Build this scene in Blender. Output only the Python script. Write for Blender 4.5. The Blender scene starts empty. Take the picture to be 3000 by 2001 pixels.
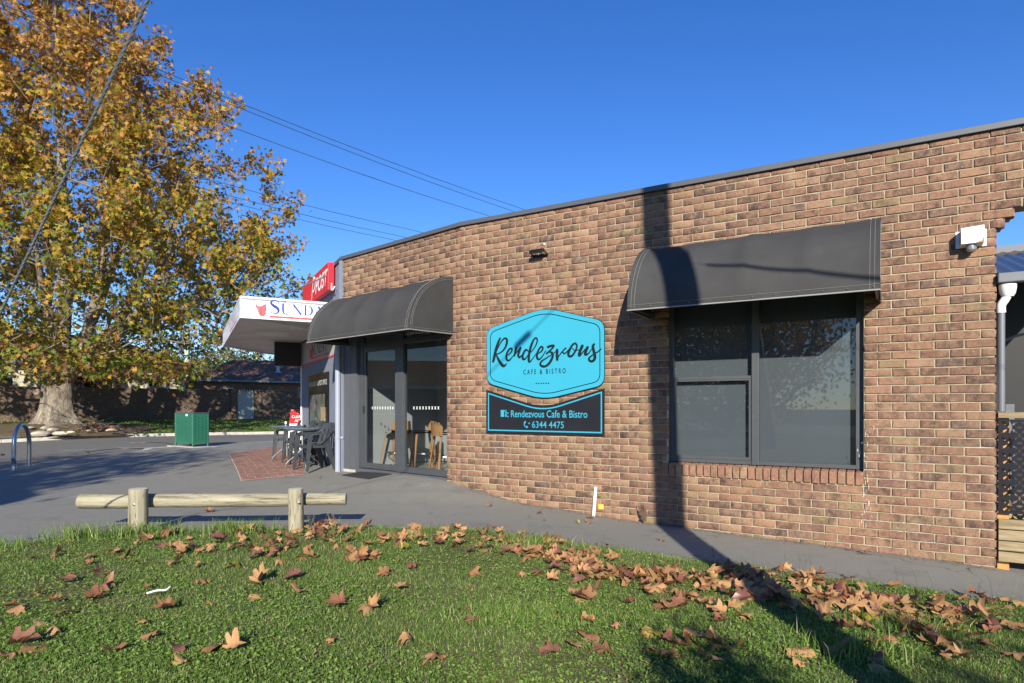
import bpy, math, random
import numpy as np
from mathutils import Vector, Matrix, noise as mnoise
from mathutils.geometry import tessellate_polygon
random.seed(7); rng = np.random.default_rng(7)
S = bpy.context.scene; COL = S.collection; R = math.radians

# ------------------------------------------------------------------ camera, sky, sun, exposure
F = 1850.0; HY = 1196.0
cam = bpy.data.cameras.new('camera'); camo = bpy.data.objects.new('camera', cam); COL.objects.link(camo)
camo.location = (0, 0, 0); camo.rotation_euler = (R(90), 0, 0)
cam.sensor_width = 36; cam.lens = F/3000*36; cam.shift_y = (HY-1000.5)/3000
cam.clip_start = 0.05; cam.clip_end = 900
S.camera = camo
SUN_AZ, SUN_EL = 0.0104, R(23.2)
sdir = Vector((math.sin(SUN_AZ)*math.cos(SUN_EL), math.cos(SUN_AZ)*math.cos(SUN_EL), -math.sin(SUN_EL)))
W = bpy.data.worlds.new('World'); S.world = W; W.use_nodes = True
nt = W.node_tree; bg = nt.nodes['Background']
sky = nt.nodes.new('ShaderNodeTexSky'); sky.sky_type = 'NISHITA'; sky.sun_disc = False
sky.sun_elevation = SUN_EL; sky.sun_rotation = math.pi + SUN_AZ
sky.air_density = 1.0; sky.dust_density = 0.0; sky.ozone_density = 5.0; sky.altitude = 0
hs_ = nt.nodes.new('ShaderNodeHueSaturation'); hs_.inputs['Saturation'].default_value = 1.20; hs_.inputs['Hue'].default_value = 0.514; nt.links.new(sky.outputs[0], hs_.inputs['Color']); nt.links.new(hs_.outputs[0], bg.inputs[0]); bg.inputs[1].default_value = 0.118
sl = bpy.data.lights.new('sun', 'SUN'); so = bpy.data.objects.new('sun', sl); COL.objects.link(so)
sl.energy = 5.0; sl.angle = R(0.53); sl.color = (1.0, 0.925, 0.80)
so.rotation_euler = sdir.to_track_quat('-Z', 'Y').to_euler()
S.view_settings.view_transform = 'Standard'; S.view_settings.look = 'None'
S.view_settings.exposure = 0.66; S.view_settings.gamma = 1
S.view_settings.use_curve_mapping = False
S.cycles.max_bounces = 8; S.cycles.transparent_max_bounces = 16
S.cycles.use_denoising = True

# ------------------------------------------------------------------ materials
MAT = {}
class NT:
    def __init__(s, name, rough=0.7, spec=0.5, metal=0):
        s.m = bpy.data.materials.new(name); s.m.use_nodes = True; s.t = s.m.node_tree
        s.b = s.t.nodes['Principled BSDF']; s.b.inputs['Roughness'].default_value = rough
        s.b.inputs['Specular IOR Level'].default_value = spec; s.b.inputs['Metallic'].default_value = metal
        MAT[name] = s.m
    def n(s, ty, **kw):
        x = s.t.nodes.new(ty)
        for k, v in kw.items():
            if isinstance(k, str) and k in x.inputs: x.inputs[k].default_value = v
            else: setattr(x, k, v)
        return x
    def l(s, a, b): s.t.links.new(a, b)
    def co(s, kind='Object'): return s.n('ShaderNodeTexCoord').outputs[kind]
    def scaled(s, v, sc):
        m = s.n('ShaderNodeMapping'); m.inputs['Scale'].default_value = sc; s.l(v, m.inputs[0]); return m.outputs[0]
    def noise(s, v, scale, detail=4, rough=0.55, dist=0):
        x = s.n('ShaderNodeTexNoise'); x.inputs['Scale'].default_value = scale; x.inputs['Detail'].default_value = detail
        x.inputs['Roughness'].default_value = rough; x.inputs['Distortion'].default_value = dist
        if v is not None: s.l(v, x.inputs['Vector'])
        return x.outputs['Fac']
    def ramp(s, f, stops, interp='LINEAR'):
        x = s.n('ShaderNodeValToRGB'); x.color_ramp.interpolation = interp
        e = x.color_ramp.elements
        while len(e) < len(stops): e.new(0.5)
        for i, (p, c) in enumerate(stops):
            e[i].position = p
            c = (c, c, c) if isinstance(c, (int, float)) else c
            e[i].color = (*c, 1)
        s.l(f, x.inputs[0]); return x.outputs[0]
    def mix(s, f, a, b, mode='MIX'):
        x = s.n('ShaderNodeMix'); x.data_type = 'RGBA'; x.blend_type = mode
        for v, i in ((f, 0), (a, 6), (b, 7)):
            if hasattr(v, 'links'): s.l(v, x.inputs[i])
            elif i == 0: x.inputs[0].default_value = v
            else: x.inputs[i].default_value = (*v, 1)
        return x.outputs[2]
    def math(s, op, a, b=0.0, c=None):
        x = s.n('ShaderNodeMath'); x.operation = op
        for i, v in enumerate((a, b) if c is None else (a, b, c)):
            if hasattr(v, 'links'): s.l(v, x.inputs[i])
            else: x.inputs[i].default_value = v
        return x.outputs[0]
    def col(s, c):
        if hasattr(c, 'links'): s.l(c, s.b.inputs['Base Color'])
        else: s.b.inputs['Base Color'].default_value = (*c, 1)
        return s
    def bump(s, h, strength=0.4, dist=0.01):
        x = s.n('ShaderNodeBump'); x.inputs['Strength'].default_value = strength; x.inputs['Distance'].default_value = dist
        s.l(h, x.inputs['Height']); s.l(x.outputs[0], s.b.inputs['Normal']); return s

def simple(name, c, rough=0.6, var=0.12, scale=6, spec=0.5, metal=0, bump=0.0, bs=80):
    m = NT(name, rough, spec, metal); v = m.co()
    n = m.noise(v, scale, 6, 0.6)
    lo = tuple(x*(1-var) for x in c); hi = tuple(min(1, x*(1+var)) for x in c)
    m.col(m.ramp(n, [(0.3, lo), (0.7, hi)]))
    if bump: m.bump(m.noise(v, bs, 3), bump, 0.004)
    return m.m

def brick_mat(name, tones, dark, gain=1.0):
    m = NT(name, 0.85, 0.25); at = m.n('ShaderNodeAttribute'); at.attribute_name = 'rnd'
    oi = m.n('ShaderNodeObjectInfo')
    r = m.math('FRACT', m.math('ADD', at.outputs['Fac'], oi.outputs['Random']))
    off = m.n('ShaderNodeCombineXYZ'); m.l(m.math('MULTIPLY', r, 37.0), off.inputs[0]); m.l(m.math('MULTIPLY', r, 91.0), off.inputs[2])
    va = m.n('ShaderNodeVectorMath'); va.operation = 'ADD'; m.l(m.co(), va.inputs[0]); m.l(off.outputs[0], va.inputs[1]); v = va.outputs[0]
    k = len(tones); base = m.ramp(r, [(i/(k), tuple(x*gain for x in c)) for i, c in enumerate(tones)], 'CONSTANT')
    n1 = m.noise(v, 9, 3, 0.6)
    base = m.mix(m.ramp(n1, [(0.38, 0.0), (0.62, 0.75)]), base, tuple(x*gain for x in tones[1]))
    r2 = m.math('FRACT', m.math('MULTIPLY', r, 17.3))
    vs = m.scaled(v, (1.0, 1.0, 0.8))
    n2 = m.noise(vs, 12, 3, 0.55)
    th = m.math('ADD', n2, m.math('MULTIPLY', m.math('SUBTRACT', r2, 0.5), 0.26))
    f2 = m.ramp(th, [(0.48, 0.0), (0.76, 0.85)])
    base = m.mix(f2, base, tuple(x*gain for x in dark))
    n3 = m.noise(v, 130, 2, 0.5)
    base = m.mix(m.ramp(n3, [(0.30, 0.85), (0.40, 0.0)]), base, (0.05, 0.04, 0.04))
    n7 = m.noise(v, 28, 4, 0.7); base = m.mix(m.ramp(n7, [(0.52, 0.0), (0.70, 0.55)]), base, (0.56*gain, 0.36*gain, 0.22*gain)); base = m.mix(m.ramp(n7, [(0.30, 0.6), (0.44, 0.0)]), base, (0.14*gain, 0.075*gain, 0.06*gain))
    n4 = m.noise(v, 55, 3, 0.6)
    base = m.mix(m.ramp(n4, [(0.62, 0.0), (0.70, 0.6)]), base, (0.62*gain, 0.50*gain, 0.38*gain))
    pos = m.n('ShaderNodeNewGeometry').outputs['Position']; n5 = m.noise(pos, 0.9, 6, 0.65); n6 = m.noise(m.scaled(pos, (2.5, 2.5, 0.5)), 2.2, 5, 0.6)
    base = m.mix(m.ramp(n5, [(0.40, 0.0), (0.70, 0.38)]), base, (0.14*gain, 0.10*gain, 0.075*gain)); base = m.mix(m.ramp(n6, [(0.60, 0.0), (0.78, 0.35)]), base, (0.50*gain, 0.42*gain, 0.32*gain))
    m.col(base); m.bump(m.math('ADD', m.noise(v, 38, 5, 0.75), m.math('MULTIPLY', n3, 0.5)), 0.95, 0.008)
    return m.m
brick_mat('brick', [(0.33, 0.165, 0.105), (0.41, 0.235, 0.145), (0.36, 0.19, 0.12), (0.27, 0.13, 0.09), (0.46, 0.285, 0.175), (0.34, 0.18, 0.12), (0.40, 0.22, 0.145), (0.29, 0.145, 0.10), (0.16, 0.105, 0.095), (0.33, 0.245, 0.125), (0.42, 0.23, 0.13), (0.31, 0.165, 0.115), (0.44, 0.26, 0.155), (0.22, 0.12, 0.095)], (0.070, 0.043, 0.038), 0.74)
brick_mat('sill_brick', [(0.38, 0.19, 0.12), (0.42, 0.22, 0.14), (0.35, 0.17, 0.11), (0.50, 0.33, 0.19), (0.40, 0.20, 0.13), (0.33, 0.20, 0.12)], (0.25, 0.12, 0.09), 0.8)
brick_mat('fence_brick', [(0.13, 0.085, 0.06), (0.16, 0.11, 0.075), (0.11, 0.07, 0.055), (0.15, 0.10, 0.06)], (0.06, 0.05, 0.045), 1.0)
brick_mat('house_brick', [(0.30, 0.15, 0.10), (0.34, 0.17, 0.11), (0.26, 0.13, 0.09)], (0.16, 0.09, 0.07), 1.0)
brick_mat('paver', [(0.30, 0.15, 0.115), (0.33, 0.17, 0.13), (0.27, 0.135, 0.11), (0.29, 0.155, 0.12), (0.32, 0.175, 0.14)], (0.24, 0.13, 0.11), 0.95)
brick_mat('roof_tile', [(0.19, 0.10, 0.075), (0.23, 0.12, 0.085), (0.14, 0.085, 0.07), (0.26, 0.14, 0.10), (0.12, 0.08, 0.065)], (0.08, 0.06, 0.05), 1.0)

m = NT('mortar', 0.95, 0.1); v = m.co(); n = m.noise(v, 14, 6, 0.7); nb = m.noise(v, 0.9, 6, 0.65)
m.col(m.mix(m.ramp(nb, [(0.66, 0.0), (0.74, 0.6)]), m.mix(m.ramp(nb, [(0.32, 0.35), (0.48, 0.0)]), m.ramp(n, [(0.3, (0.29, 0.255, 0.17)), (0.7, (0.44, 0.385, 0.27))]), (0.16, 0.135, 0.095)), (0.62, 0.60, 0.55))); m.bump(m.noise(v, 120, 4, 0.7), 0.7, 0.006)
m = NT('dark_mortar', 0.95, 0.1); m.col((0.10, 0.085, 0.07))
def asphalt(name, lo, hi, patch, gl):
    m = NT(name, 0.82, 0.35); v = m.co()
    fine = m.noise(v, 210, 2, 0.6); med = m.noise(v, 3.0, 6, 0.6); big = m.noise(v, 0.45, 5, 0.6)
    c = m.ramp(fine, [(0.30, lo), (0.62, hi), (0.74, tuple(x*1.9 for x in hi))])
    c = m.mix(m.ramp(big, [(0.4, 0.0), (0.7, 0.55)]), c, m.mix(0.5, c, patch))
    c = m.mix(m.ramp(med, [(0.55, 0.0), (0.75, 0.28)]), c, (lo[0]*0.5,)*3)
    wv = m.n('ShaderNodeVectorMath'); wv.operation = 'ADD'; m.l(v, wv.inputs[0]); wn = m.n('ShaderNodeTexNoise'); wn.inputs['Scale'].default_value = 1.6; wn.inputs['Detail'].default_value = 5; m.l(v, wn.inputs['Vector']); wm = m.n('ShaderNodeVectorMath'); wm.operation = 'SCALE'; wm.inputs['Scale'].default_value = 1.1; m.l(wn.outputs['Color'], wm.inputs[0]); m.l(wm.outputs[0], wv.inputs[1])
    vc = m.n('ShaderNodeTexVoronoi'); vc.feature = 'DISTANCE_TO_EDGE'; vc.inputs['Scale'].default_value = 0.23; m.l(wv.outputs[0], vc.inputs['Vector']); ck = m.math('MULTIPLY', m.math('LESS_THAN', vc.outputs['Distance'], 0.0022), m.ramp(m.noise(v, 0.35, 3), [(0.48, 0.0), (0.56, 0.8)])); c = m.mix(ck, c, (0.02, 0.02, 0.02))
    st = m.noise(v, 1.1, 7, 0.72); c = m.mix(m.ramp(st, [(0.30, 0.45), (0.42, 0.0)]), c, tuple(x*0.5 for x in lo)); c = m.mix(m.ramp(st, [(0.62, 0.0), (0.72, 0.35)]), c, tuple(x*1.5 for x in hi))
    vor = m.n('ShaderNodeTexVoronoi'); vor.feature = 'F1'; vor.inputs['Scale'].default_value = 26; m.l(v, vor.inputs['Vector'])
    sp = m.math('LESS_THAN', vor.outputs['Distance'], gl); c = m.mix(m.math('MULTIPLY', sp, 0.5), c, (0.45, 0.43, 0.40))
    m.col(c); m.bump(fine, 0.55, 0.008)
asphalt('forecourt_asphalt', (0.150, 0.146, 0.124), (0.270, 0.262, 0.225), (0.27, 0.262, 0.228), 0.045)
asphalt('road_asphalt', (0.110, 0.106, 0.092), (0.195, 0.188, 0.165), (0.195, 0.19, 0.168), 0.04)
m = NT('soil', 0.95, 0.15); v = m.co(); n = m.noise(v, 3, 8, 0.7); n2 = m.noise(v, 60, 3, 0.6)
c = m.ramp(n, [(0.3, (0.10, 0.115, 0.035)), (0.5, (0.14, 0.14, 0.055)), (0.72, (0.22, 0.17, 0.10))])
c = m.mix(m.ramp(n2, [(0.4, 0.0), (0.7, 0.5)]), c, (0.04, 0.045, 0.015)); m.col(c); m.bump(n2, 0.8, 0.02)
m = NT('verge_turf', 0.95, 0.1); v = m.co(); n = m.noise(v, 0.8, 6, 0.6); n2 = m.noise(v, 40, 4, 0.7)
c = m.ramp(n, [(0.35, (0.085, 0.115, 0.028)), (0.6, (0.12, 0.145, 0.040)), (0.75, (0.16, 0.15, 0.06))])
c = m.mix(m.ramp(n2, [(0.35, 0.5), (0.65, 0.0)]), c, (0.03, 0.045, 0.012)); m.col(c); m.bump(n2, 1.0, 0.05)
m = NT('earth', 0.95, 0.1); v = m.co(); n = m.noise(v, 2.2, 8, 0.7)
m.col(m.ramp(n, [(0.35, (0.10, 0.072, 0.048)), (0.52, (0.17, 0.125, 0.085)), (0.62, (0.10, 0.11, 0.04)), (0.72, (0.25, 0.20, 0.14))])); m.bump(m.noise(v, 14, 6, .7), 1, 0.08)
# grass blades: colour per blade in 'rnd'
def leafy(name, stops, trans, rough=0.55, spec=0.3):
    m = NT(name, rough, spec); at = m.n('ShaderNodeAttribute'); at.attribute_name = 'rnd'; oi = m.n('ShaderNodeObjectInfo')
    r = m.math('FRACT', m.math('ADD', at.outputs['Fac'], oi.outputs['Random']))
    c = m.ramp(r, stops); v = m.co(); nn = m.noise(v, 34, 4, 0.6)
    c = m.mix(m.ramp(nn, [(0.38, 0.32), (0.6, 0.0)]), c, (0.05, 0.035, 0.015)) if trans < 0.29 else c
    m.col(c); tr = m.n('ShaderNodeBsdfTranslucent'); m.l(c, tr.inputs[0]); mx = m.n('ShaderNodeMixShader'); mx.inputs[0].default_value = trans
    m.l(m.b.outputs[0], mx.inputs[1]); m.l(tr.outputs[0], mx.inputs[2]); m.l(mx.outputs[0], m.t.nodes['Material Output'].inputs[0])
    return m
leafy('grass', [(0.0, (0.075, 0.15, 0.025)), (0.35, (0.115, 0.21, 0.036)), (0.7, (0.165, 0.28, 0.05)), (0.88, (0.25, 0.32, 0.09)), (0.97, (0.50, 0.43, 0.24))], 0.3, 0.5, 0.25)
leafy('clover', [(0.0, (0.12, 0.22, 0.036)), (0.6, (0.18, 0.29, 0.055)), (1.0, (0.25, 0.34, 0.08))], 0.3, 0.5, 0.25)
leafy('stalk', [(0.0, (0.14, 0.19, 0.06)), (1.0, (0.34, 0.32, 0.17))], 0.3)
leafy('crown_leaf', [(0.0, (0.09, 0.145, 0.018)), (0.16, (0.19, 0.21, 0.022)), (0.30, (0.40, 0.29, 0.03)), (0.45, (0.48, 0.26, 0.04)), (0.62, (0.42, 0.19, 0.05)), (0.82, (0.27, 0.12, 0.045)), (1.0, (0.14, 0.07, 0.035))], 0.34, 0.5, 0.3)
leafy('evergreen_leaf', [(0.0, (0.03, 0.055, 0.015)), (1.0, (0.07, 0.10, 0.03))], 0.3)
leafy('fallen_leaf', [(0.0, (0.33, 0.165, 0.075)), (1.0, (0.42, 0.22, 0.10))], 0.18, 0.6, 0.3)
leafy('tan_leaf', [(0.0, (0.54, 0.30, 0.13)), (1.0, (0.48, 0.26, 0.12))], 0.18, 0.6, 0.3)
leafy('rust_leaf', [(0.0, (0.34, 0.14, 0.075)), (1.0, (0.27, 0.115, 0.07))], 0.18, 0.5, 0.4)
leafy('ochre_leaf', [(0.0, (0.50, 0.31, 0.11)), (1.0, (0.42, 0.26, 0.12))], 0.18, 0.55, 0.3)
leafy('yellow_leaf', [(0.0, (0.48, 0.38, 0.05)), (1.0, (0.34, 0.33, 0.05))], 0.2, 0.5, 0.3)
leafy('maroon_leaf', [(0.0, (0.19, 0.075, 0.06)), (1.0, (0.24, 0.10, 0.075))], 0.14, 0.4, 0.5)
m = NT('bark', 0.9, 0.2); v = m.co(); va = m.scaled(v, (1, 1, 0.45))
n = m.noise(va, 3.6, 5, 0.6, 0.6); n2 = m.noise(va, 14, 6, 0.7); n3 = m.noise(va, 1.3, 3)
c = m.ramp(n, [(0.36, (0.13, 0.105, 0.085)), (0.47, (0.24, 0.20, 0.16)), (0.54, (0.31, 0.27, 0.21)), (0.60, (0.22, 0.22, 0.16)), (0.66, (0.48, 0.41, 0.27))])
c = m.mix(m.ramp(n2, [(0.35, 0.6), (0.55, 0.0)]), c, (0.09, 0.07, 0.06)); m.col(c); m.bump(n2, 0.9, 0.05)
simple('twig', (0.21, 0.165, 0.125), 0.9, 0.3, 3)
simple('dark_wood', (0.09, 0.07, 0.055), 0.9, 0.3, 3)
m = NT('log_wood', 0.75, 0.25); v = m.co(); vs = m.scaled(v, (1, 1, 0.07)); n = m.noise(vs, 26, 6, 0.65, 0.4); n2 = m.noise(m.scaled(v, (1, 1, 0.25)), 5, 4); n3 = m.noise(vs, 90, 3)
c = m.ramp(n, [(0.34, (0.10, 0.085, 0.055)), (0.45, (0.26, 0.235, 0.16)), (0.66, (0.38, 0.345, 0.25))])
c = m.mix(m.ramp(n2, [(0.45, 0.0), (0.7, 0.55)]), c, (0.26, 0.25, 0.15)); c = m.mix(m.ramp(n3, [(0.33, 0.9), (0.38, 0.0)]), c, (0.05, 0.04, 0.028))
m.col(c); m.bump(n, 0.5, 0.006)
m = NT('log_end', 0.8, 0.2); v = m.co(); w = m.n('ShaderNodeTexWave'); w.wave_type = 'RINGS'; w.rings_direction = 'Z'; w.inputs['Scale'].default_value = 28; w.inputs['Distortion'].default_value = 2.0; m.l(v, w.inputs[0])
m.col(m.ramp(w.outputs['Fac'], [(0.2, (0.40, 0.37, 0.28)), (0.8, (0.58, 0.55, 0.45))]))
m = NT('deck_wood', 0.8, 0.25); v = m.co(); n = m.noise(m.scaled(v, (0.12, 1, 1.6)), 22, 6, 0.65, 0.3)
m.col(m.ramp(n, [(0.3, (0.17, 0.13, 0.07)), (0.55, (0.30, 0.235, 0.135)), (0.7, (0.38, 0.31, 0.20))])); m.bump(n, 0.5, 0.004)
m = NT('orange_wood', 0.6, 0.4); v = m.co(); n = m.noise(m.scaled(v, (1, 1, 0.1)), 24, 5, 0.6, 0.3)
m.col(m.ramp(n, [(0.3, (0.42, 0.19, 0.05)), (0.7, (0.58, 0.29, 0.09))]))
m = NT('awning_canvas', 0.85, 0.3); v = m.co(); n = m.noise(v, 1.8, 5, 0.6); n2 = m.noise(v, 260, 2)
m.col(m.ramp(n, [(0.3, (0.037, 0.037, 0.037)), (0.7, (0.054, 0.053, 0.052))])); m.bump(m.math('ADD', m.math('MULTIPLY', m.noise(v, 2.6, 2), 9.0), m.math('MULTIPLY', n2, 0.3)), 0.12, 0.01)
simple('stitch', (0.30, 0.29, 0.27), 0.8, 0.05)
simple('coping_metal', (0.085, 0.092, 0.105), 0.5, 0.08, 2, 0.5, 0.1)
simple('frame_metal', (0.068, 0.074, 0.080), 0.45, 0.08, 5, 0.5, 0.1)
simple('grey_paint', (0.09, 0.095, 0.108), 0.55, 0.06, 3, 0.4)
simple('black_sheet', (0.012, 0.012, 0.014), 0.5, 0.1, 5)
simple('dark_sign', (0.014, 0.015, 0.020), 0.6, 0.1, 4, 0.15)
simple('board_red', (0.60, 0.03, 0.04), 0.95, 0.05, 3, 0.05)
simple('cyan_paint', (0.035, 0.32, 0.45), 0.55, 0.02, 2, 0.2)
simple('script_black', (0.010, 0.018, 0.022), 0.8, 0.05, 5, 0.08)
simple('print_black', (0.007, 0.009, 0.011), 0.8, 0.05, 5, 0.08)
simple('white_paint', (0.80, 0.80, 0.79), 0.5, 0.03, 2)
simple('fascia_white', (0.80, 0.80, 0.80), 0.5, 0.02, 2)
m = NT('soffit', 0.8, 0.2); v = m.co(); n = m.noise(v, 1.4, 6, 0.65); m.col(m.ramp(n, [(0.35, (0.60, 0.57, 0.53)), (0.65, (0.74, 0.72, 0.68))]))
m = NT('weathered_panel', 0.6, 0.3); v = m.co(); n = m.noise(v, 5, 6, 0.7); m.col(m.ramp(n, [(0.38, (0.30, 0.33, 0.42)), (0.5, (0.62, 0.64, 0.68)), (0.7, (0.74, 0.74, 0.76))]))
simple('blue_print', (0.030, 0.060, 0.37), 0.5, 0.04)
m = NT('red_print', 0.5, 0.3); v = m.co(); n = m.noise(m.scaled(v, (1, 1, 0.03)), 30, 3); m.col(m.ramp(n, [(0.35, (0.62, 0.055, 0.07)), (0.7, (0.70, 0.17, 0.19))]))
simple('post_red', (0.66, 0.022, 0.035), 0.35, 0.06, 2, 0.5)
m = NT('render_wall', 0.9, 0.15); v = m.co(); n = m.noise(v, 1.2, 5); m.col(m.ramp(n, [(0.3, (0.19, 0.215, 0.27)), (0.7, (0.235, 0.26, 0.32))])); m.bump(m.noise(v, 70, 4, 0.7), 0.8, 0.012)
simple('cream_render', (0.42, 0.40, 0.38), 0.9, 0.06, 3, 0.2, 0, 0.6, 70)
simple('pipe_blue', (0.29, 0.32, 0.40), 0.45, 0.03, 2)
simple('pipe_dark', (0.14, 0.15, 0.165), 0.45, 0.05, 2)
m = NT('chair_plastic', 0.38, 0.5); v = m.co(); n = m.noise(v, 7, 5); m.col(m.ramp(n, [(0.3, (0.036, 0.041, 0.047)), (0.7, (0.058, 0.064, 0.070))]))
simple('table_top', (0.12, 0.15, 0.19), 0.25, 0.1, 4)
simple('bin_green', (0.020, 0.12, 0.075), 0.45, 0.12, 3, 0.4)
simple('bin_lid', (0.16, 0.17, 0.19), 0.35, 0.1, 3, 0.5, 0.6)
simple('concrete', (0.44, 0.42, 0.37), 0.9, 0.18, 4, 0.2, 0, 0.5, 60)
simple('pale_line', (0.52, 0.49, 0.41), 0.9, 0.22, 5)
simple('steel', (0.42, 0.42, 0.42), 0.34, 0.05, 3, 0.5, 1.0)
simple('wire_steel', (0.20, 0.23, 0.26), 0.5, 0.15, 9, 0.5, 0.5)
simple('line_wire', (0.045, 0.05, 0.06), 0.6, 0.1)
simple('cream_wall', (0.50, 0.46, 0.33), 0.9, 0.06, 1.5)
simple('window_dark', (0.012, 0.014, 0.017), 0.18, 0.1, 2, 0.25)
simple('gutter_green', (0.20, 0.27, 0.25), 0.5, 0.05)
simple('gutter_blue', (0.17, 0.20, 0.26), 0.5, 0.05)
simple('galvanised', (0.45, 0.47, 0.50), 0.5, 0.1, 5, 0.5, 0.3)
simple('pole_green', (0.42, 0.52, 0.42), 0.7, 0.1)
simple('gate_white', (0.42, 0.47, 0.43), 0.5, 0.05)
simple('pvc_white', (0.82, 0.82, 0.80), 0.35, 0.02)
simple('rust', (0.40, 0.19, 0.07), 0.8, 0.3, 30)
simple('yellow_plate', (0.55, 0.45, 0.08), 0.4, 0.05)
simple('rubber_mat', (0.035, 0.035, 0.037), 0.9, 0.15, 60, 0.3, 0, 0.8, 200)
simple('rock', (0.46, 0.42, 0.34), 0.9, 0.3, 6, 0.2, 0, 0.8, 20)
simple('corrugated', (0.055, 0.065, 0.085), 0.3, 0.05, 3, 0.6, 0.3)
simple('interior_wall', (0.36, 0.37, 0.37), 0.9, 0.03, 2)
simple('interior_floor', (0.36, 0.35, 0.32), 0.25, 0.12, 3, 0.5)
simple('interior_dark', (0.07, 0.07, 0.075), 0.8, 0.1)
simple('stool_wood', (0.40, 0.21, 0.09), 0.4, 0.12, 9)
simple('blind', (0.095, 0.108, 0.125), 0.85, 0.03, 3)
simple('dry_weed', (0.14, 0.09, 0.06), 0.9, 0.2, 9)
simple('stay_guard', (0.25, 0.25, 0.25), 0.5, 0.1)
simple('crumbs', (0.16, 0.11, 0.07), 0.95, 0.5, 40)
simple('white_stain', (0.52, 0.50, 0.45), 0.9, 0.2, 9)
simple('pole_wood', (0.18, 0.14, 0.10), 0.9, 0.2, 4)
simple('soft_paper', (0.75, 0.75, 0.72), 0.9, 0.02)
m = NT('poster', 0.35, 0.5); v = m.co(); vo = m.n('ShaderNodeTexVoronoi'); vo.distance = 'CHEBYCHEV'; vo.inputs['Scale'].default_value = 7; m.l(v, vo.inputs['Vector'])
hs = m.n('ShaderNodeHueSaturation'); hs.inputs['Saturation'].default_value = 0.45; hs.inputs['Value'].default_value = 0.22; m.l(vo.outputs['Color'], hs.inputs['Color']); m.col(hs.outputs[0])
m = NT('magazine', 0.35, 0.5); v = m.co(); vo = m.n('ShaderNodeTexVoronoi'); vo.inputs['Scale'].default_value = 16; m.l(v, vo.inputs['Vector'])
m.col(m.mix(0.6, m.mix(0.5, vo.outputs['Color'], (0.5, 0.35, 0.08)), (0.45, 0.22, 0.08)))
# clear glass: a Fresnel mirror over straight-through transparency
m = NT('glass'); ge = m.n('ShaderNodeNewGeometry'); dt = m.n('ShaderNodeVectorMath'); dt.operation = 'DOT_PRODUCT'; m.l(ge.outputs['Normal'], dt.inputs[0]); m.l(ge.outputs['Incoming'], dt.inputs[1])
fac = m.math('ADD', m.math('MULTIPLY', m.math('POWER', m.math('SUBTRACT', 1.0, m.math('ABSOLUTE', dt.outputs['Value'])), 5.0), 0.91), 0.09)
tr = m.n('ShaderNodeBsdfTransparent'); tr.inputs[0].default_value = (0.78, 0.82, 0.82, 1); gl = m.n('ShaderNodeBsdfGlossy'); gl.inputs['Roughness'].default_value = 0.0
mx = m.n('ShaderNodeMixShader'); m.l(fac, mx.inputs[0]); m.l(tr.outputs[0], mx.inputs[1]); m.l(gl.outputs[0], mx.inputs[2]); m.l(mx.outputs[0], m.t.nodes['Material Output'].inputs[0])

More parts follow.
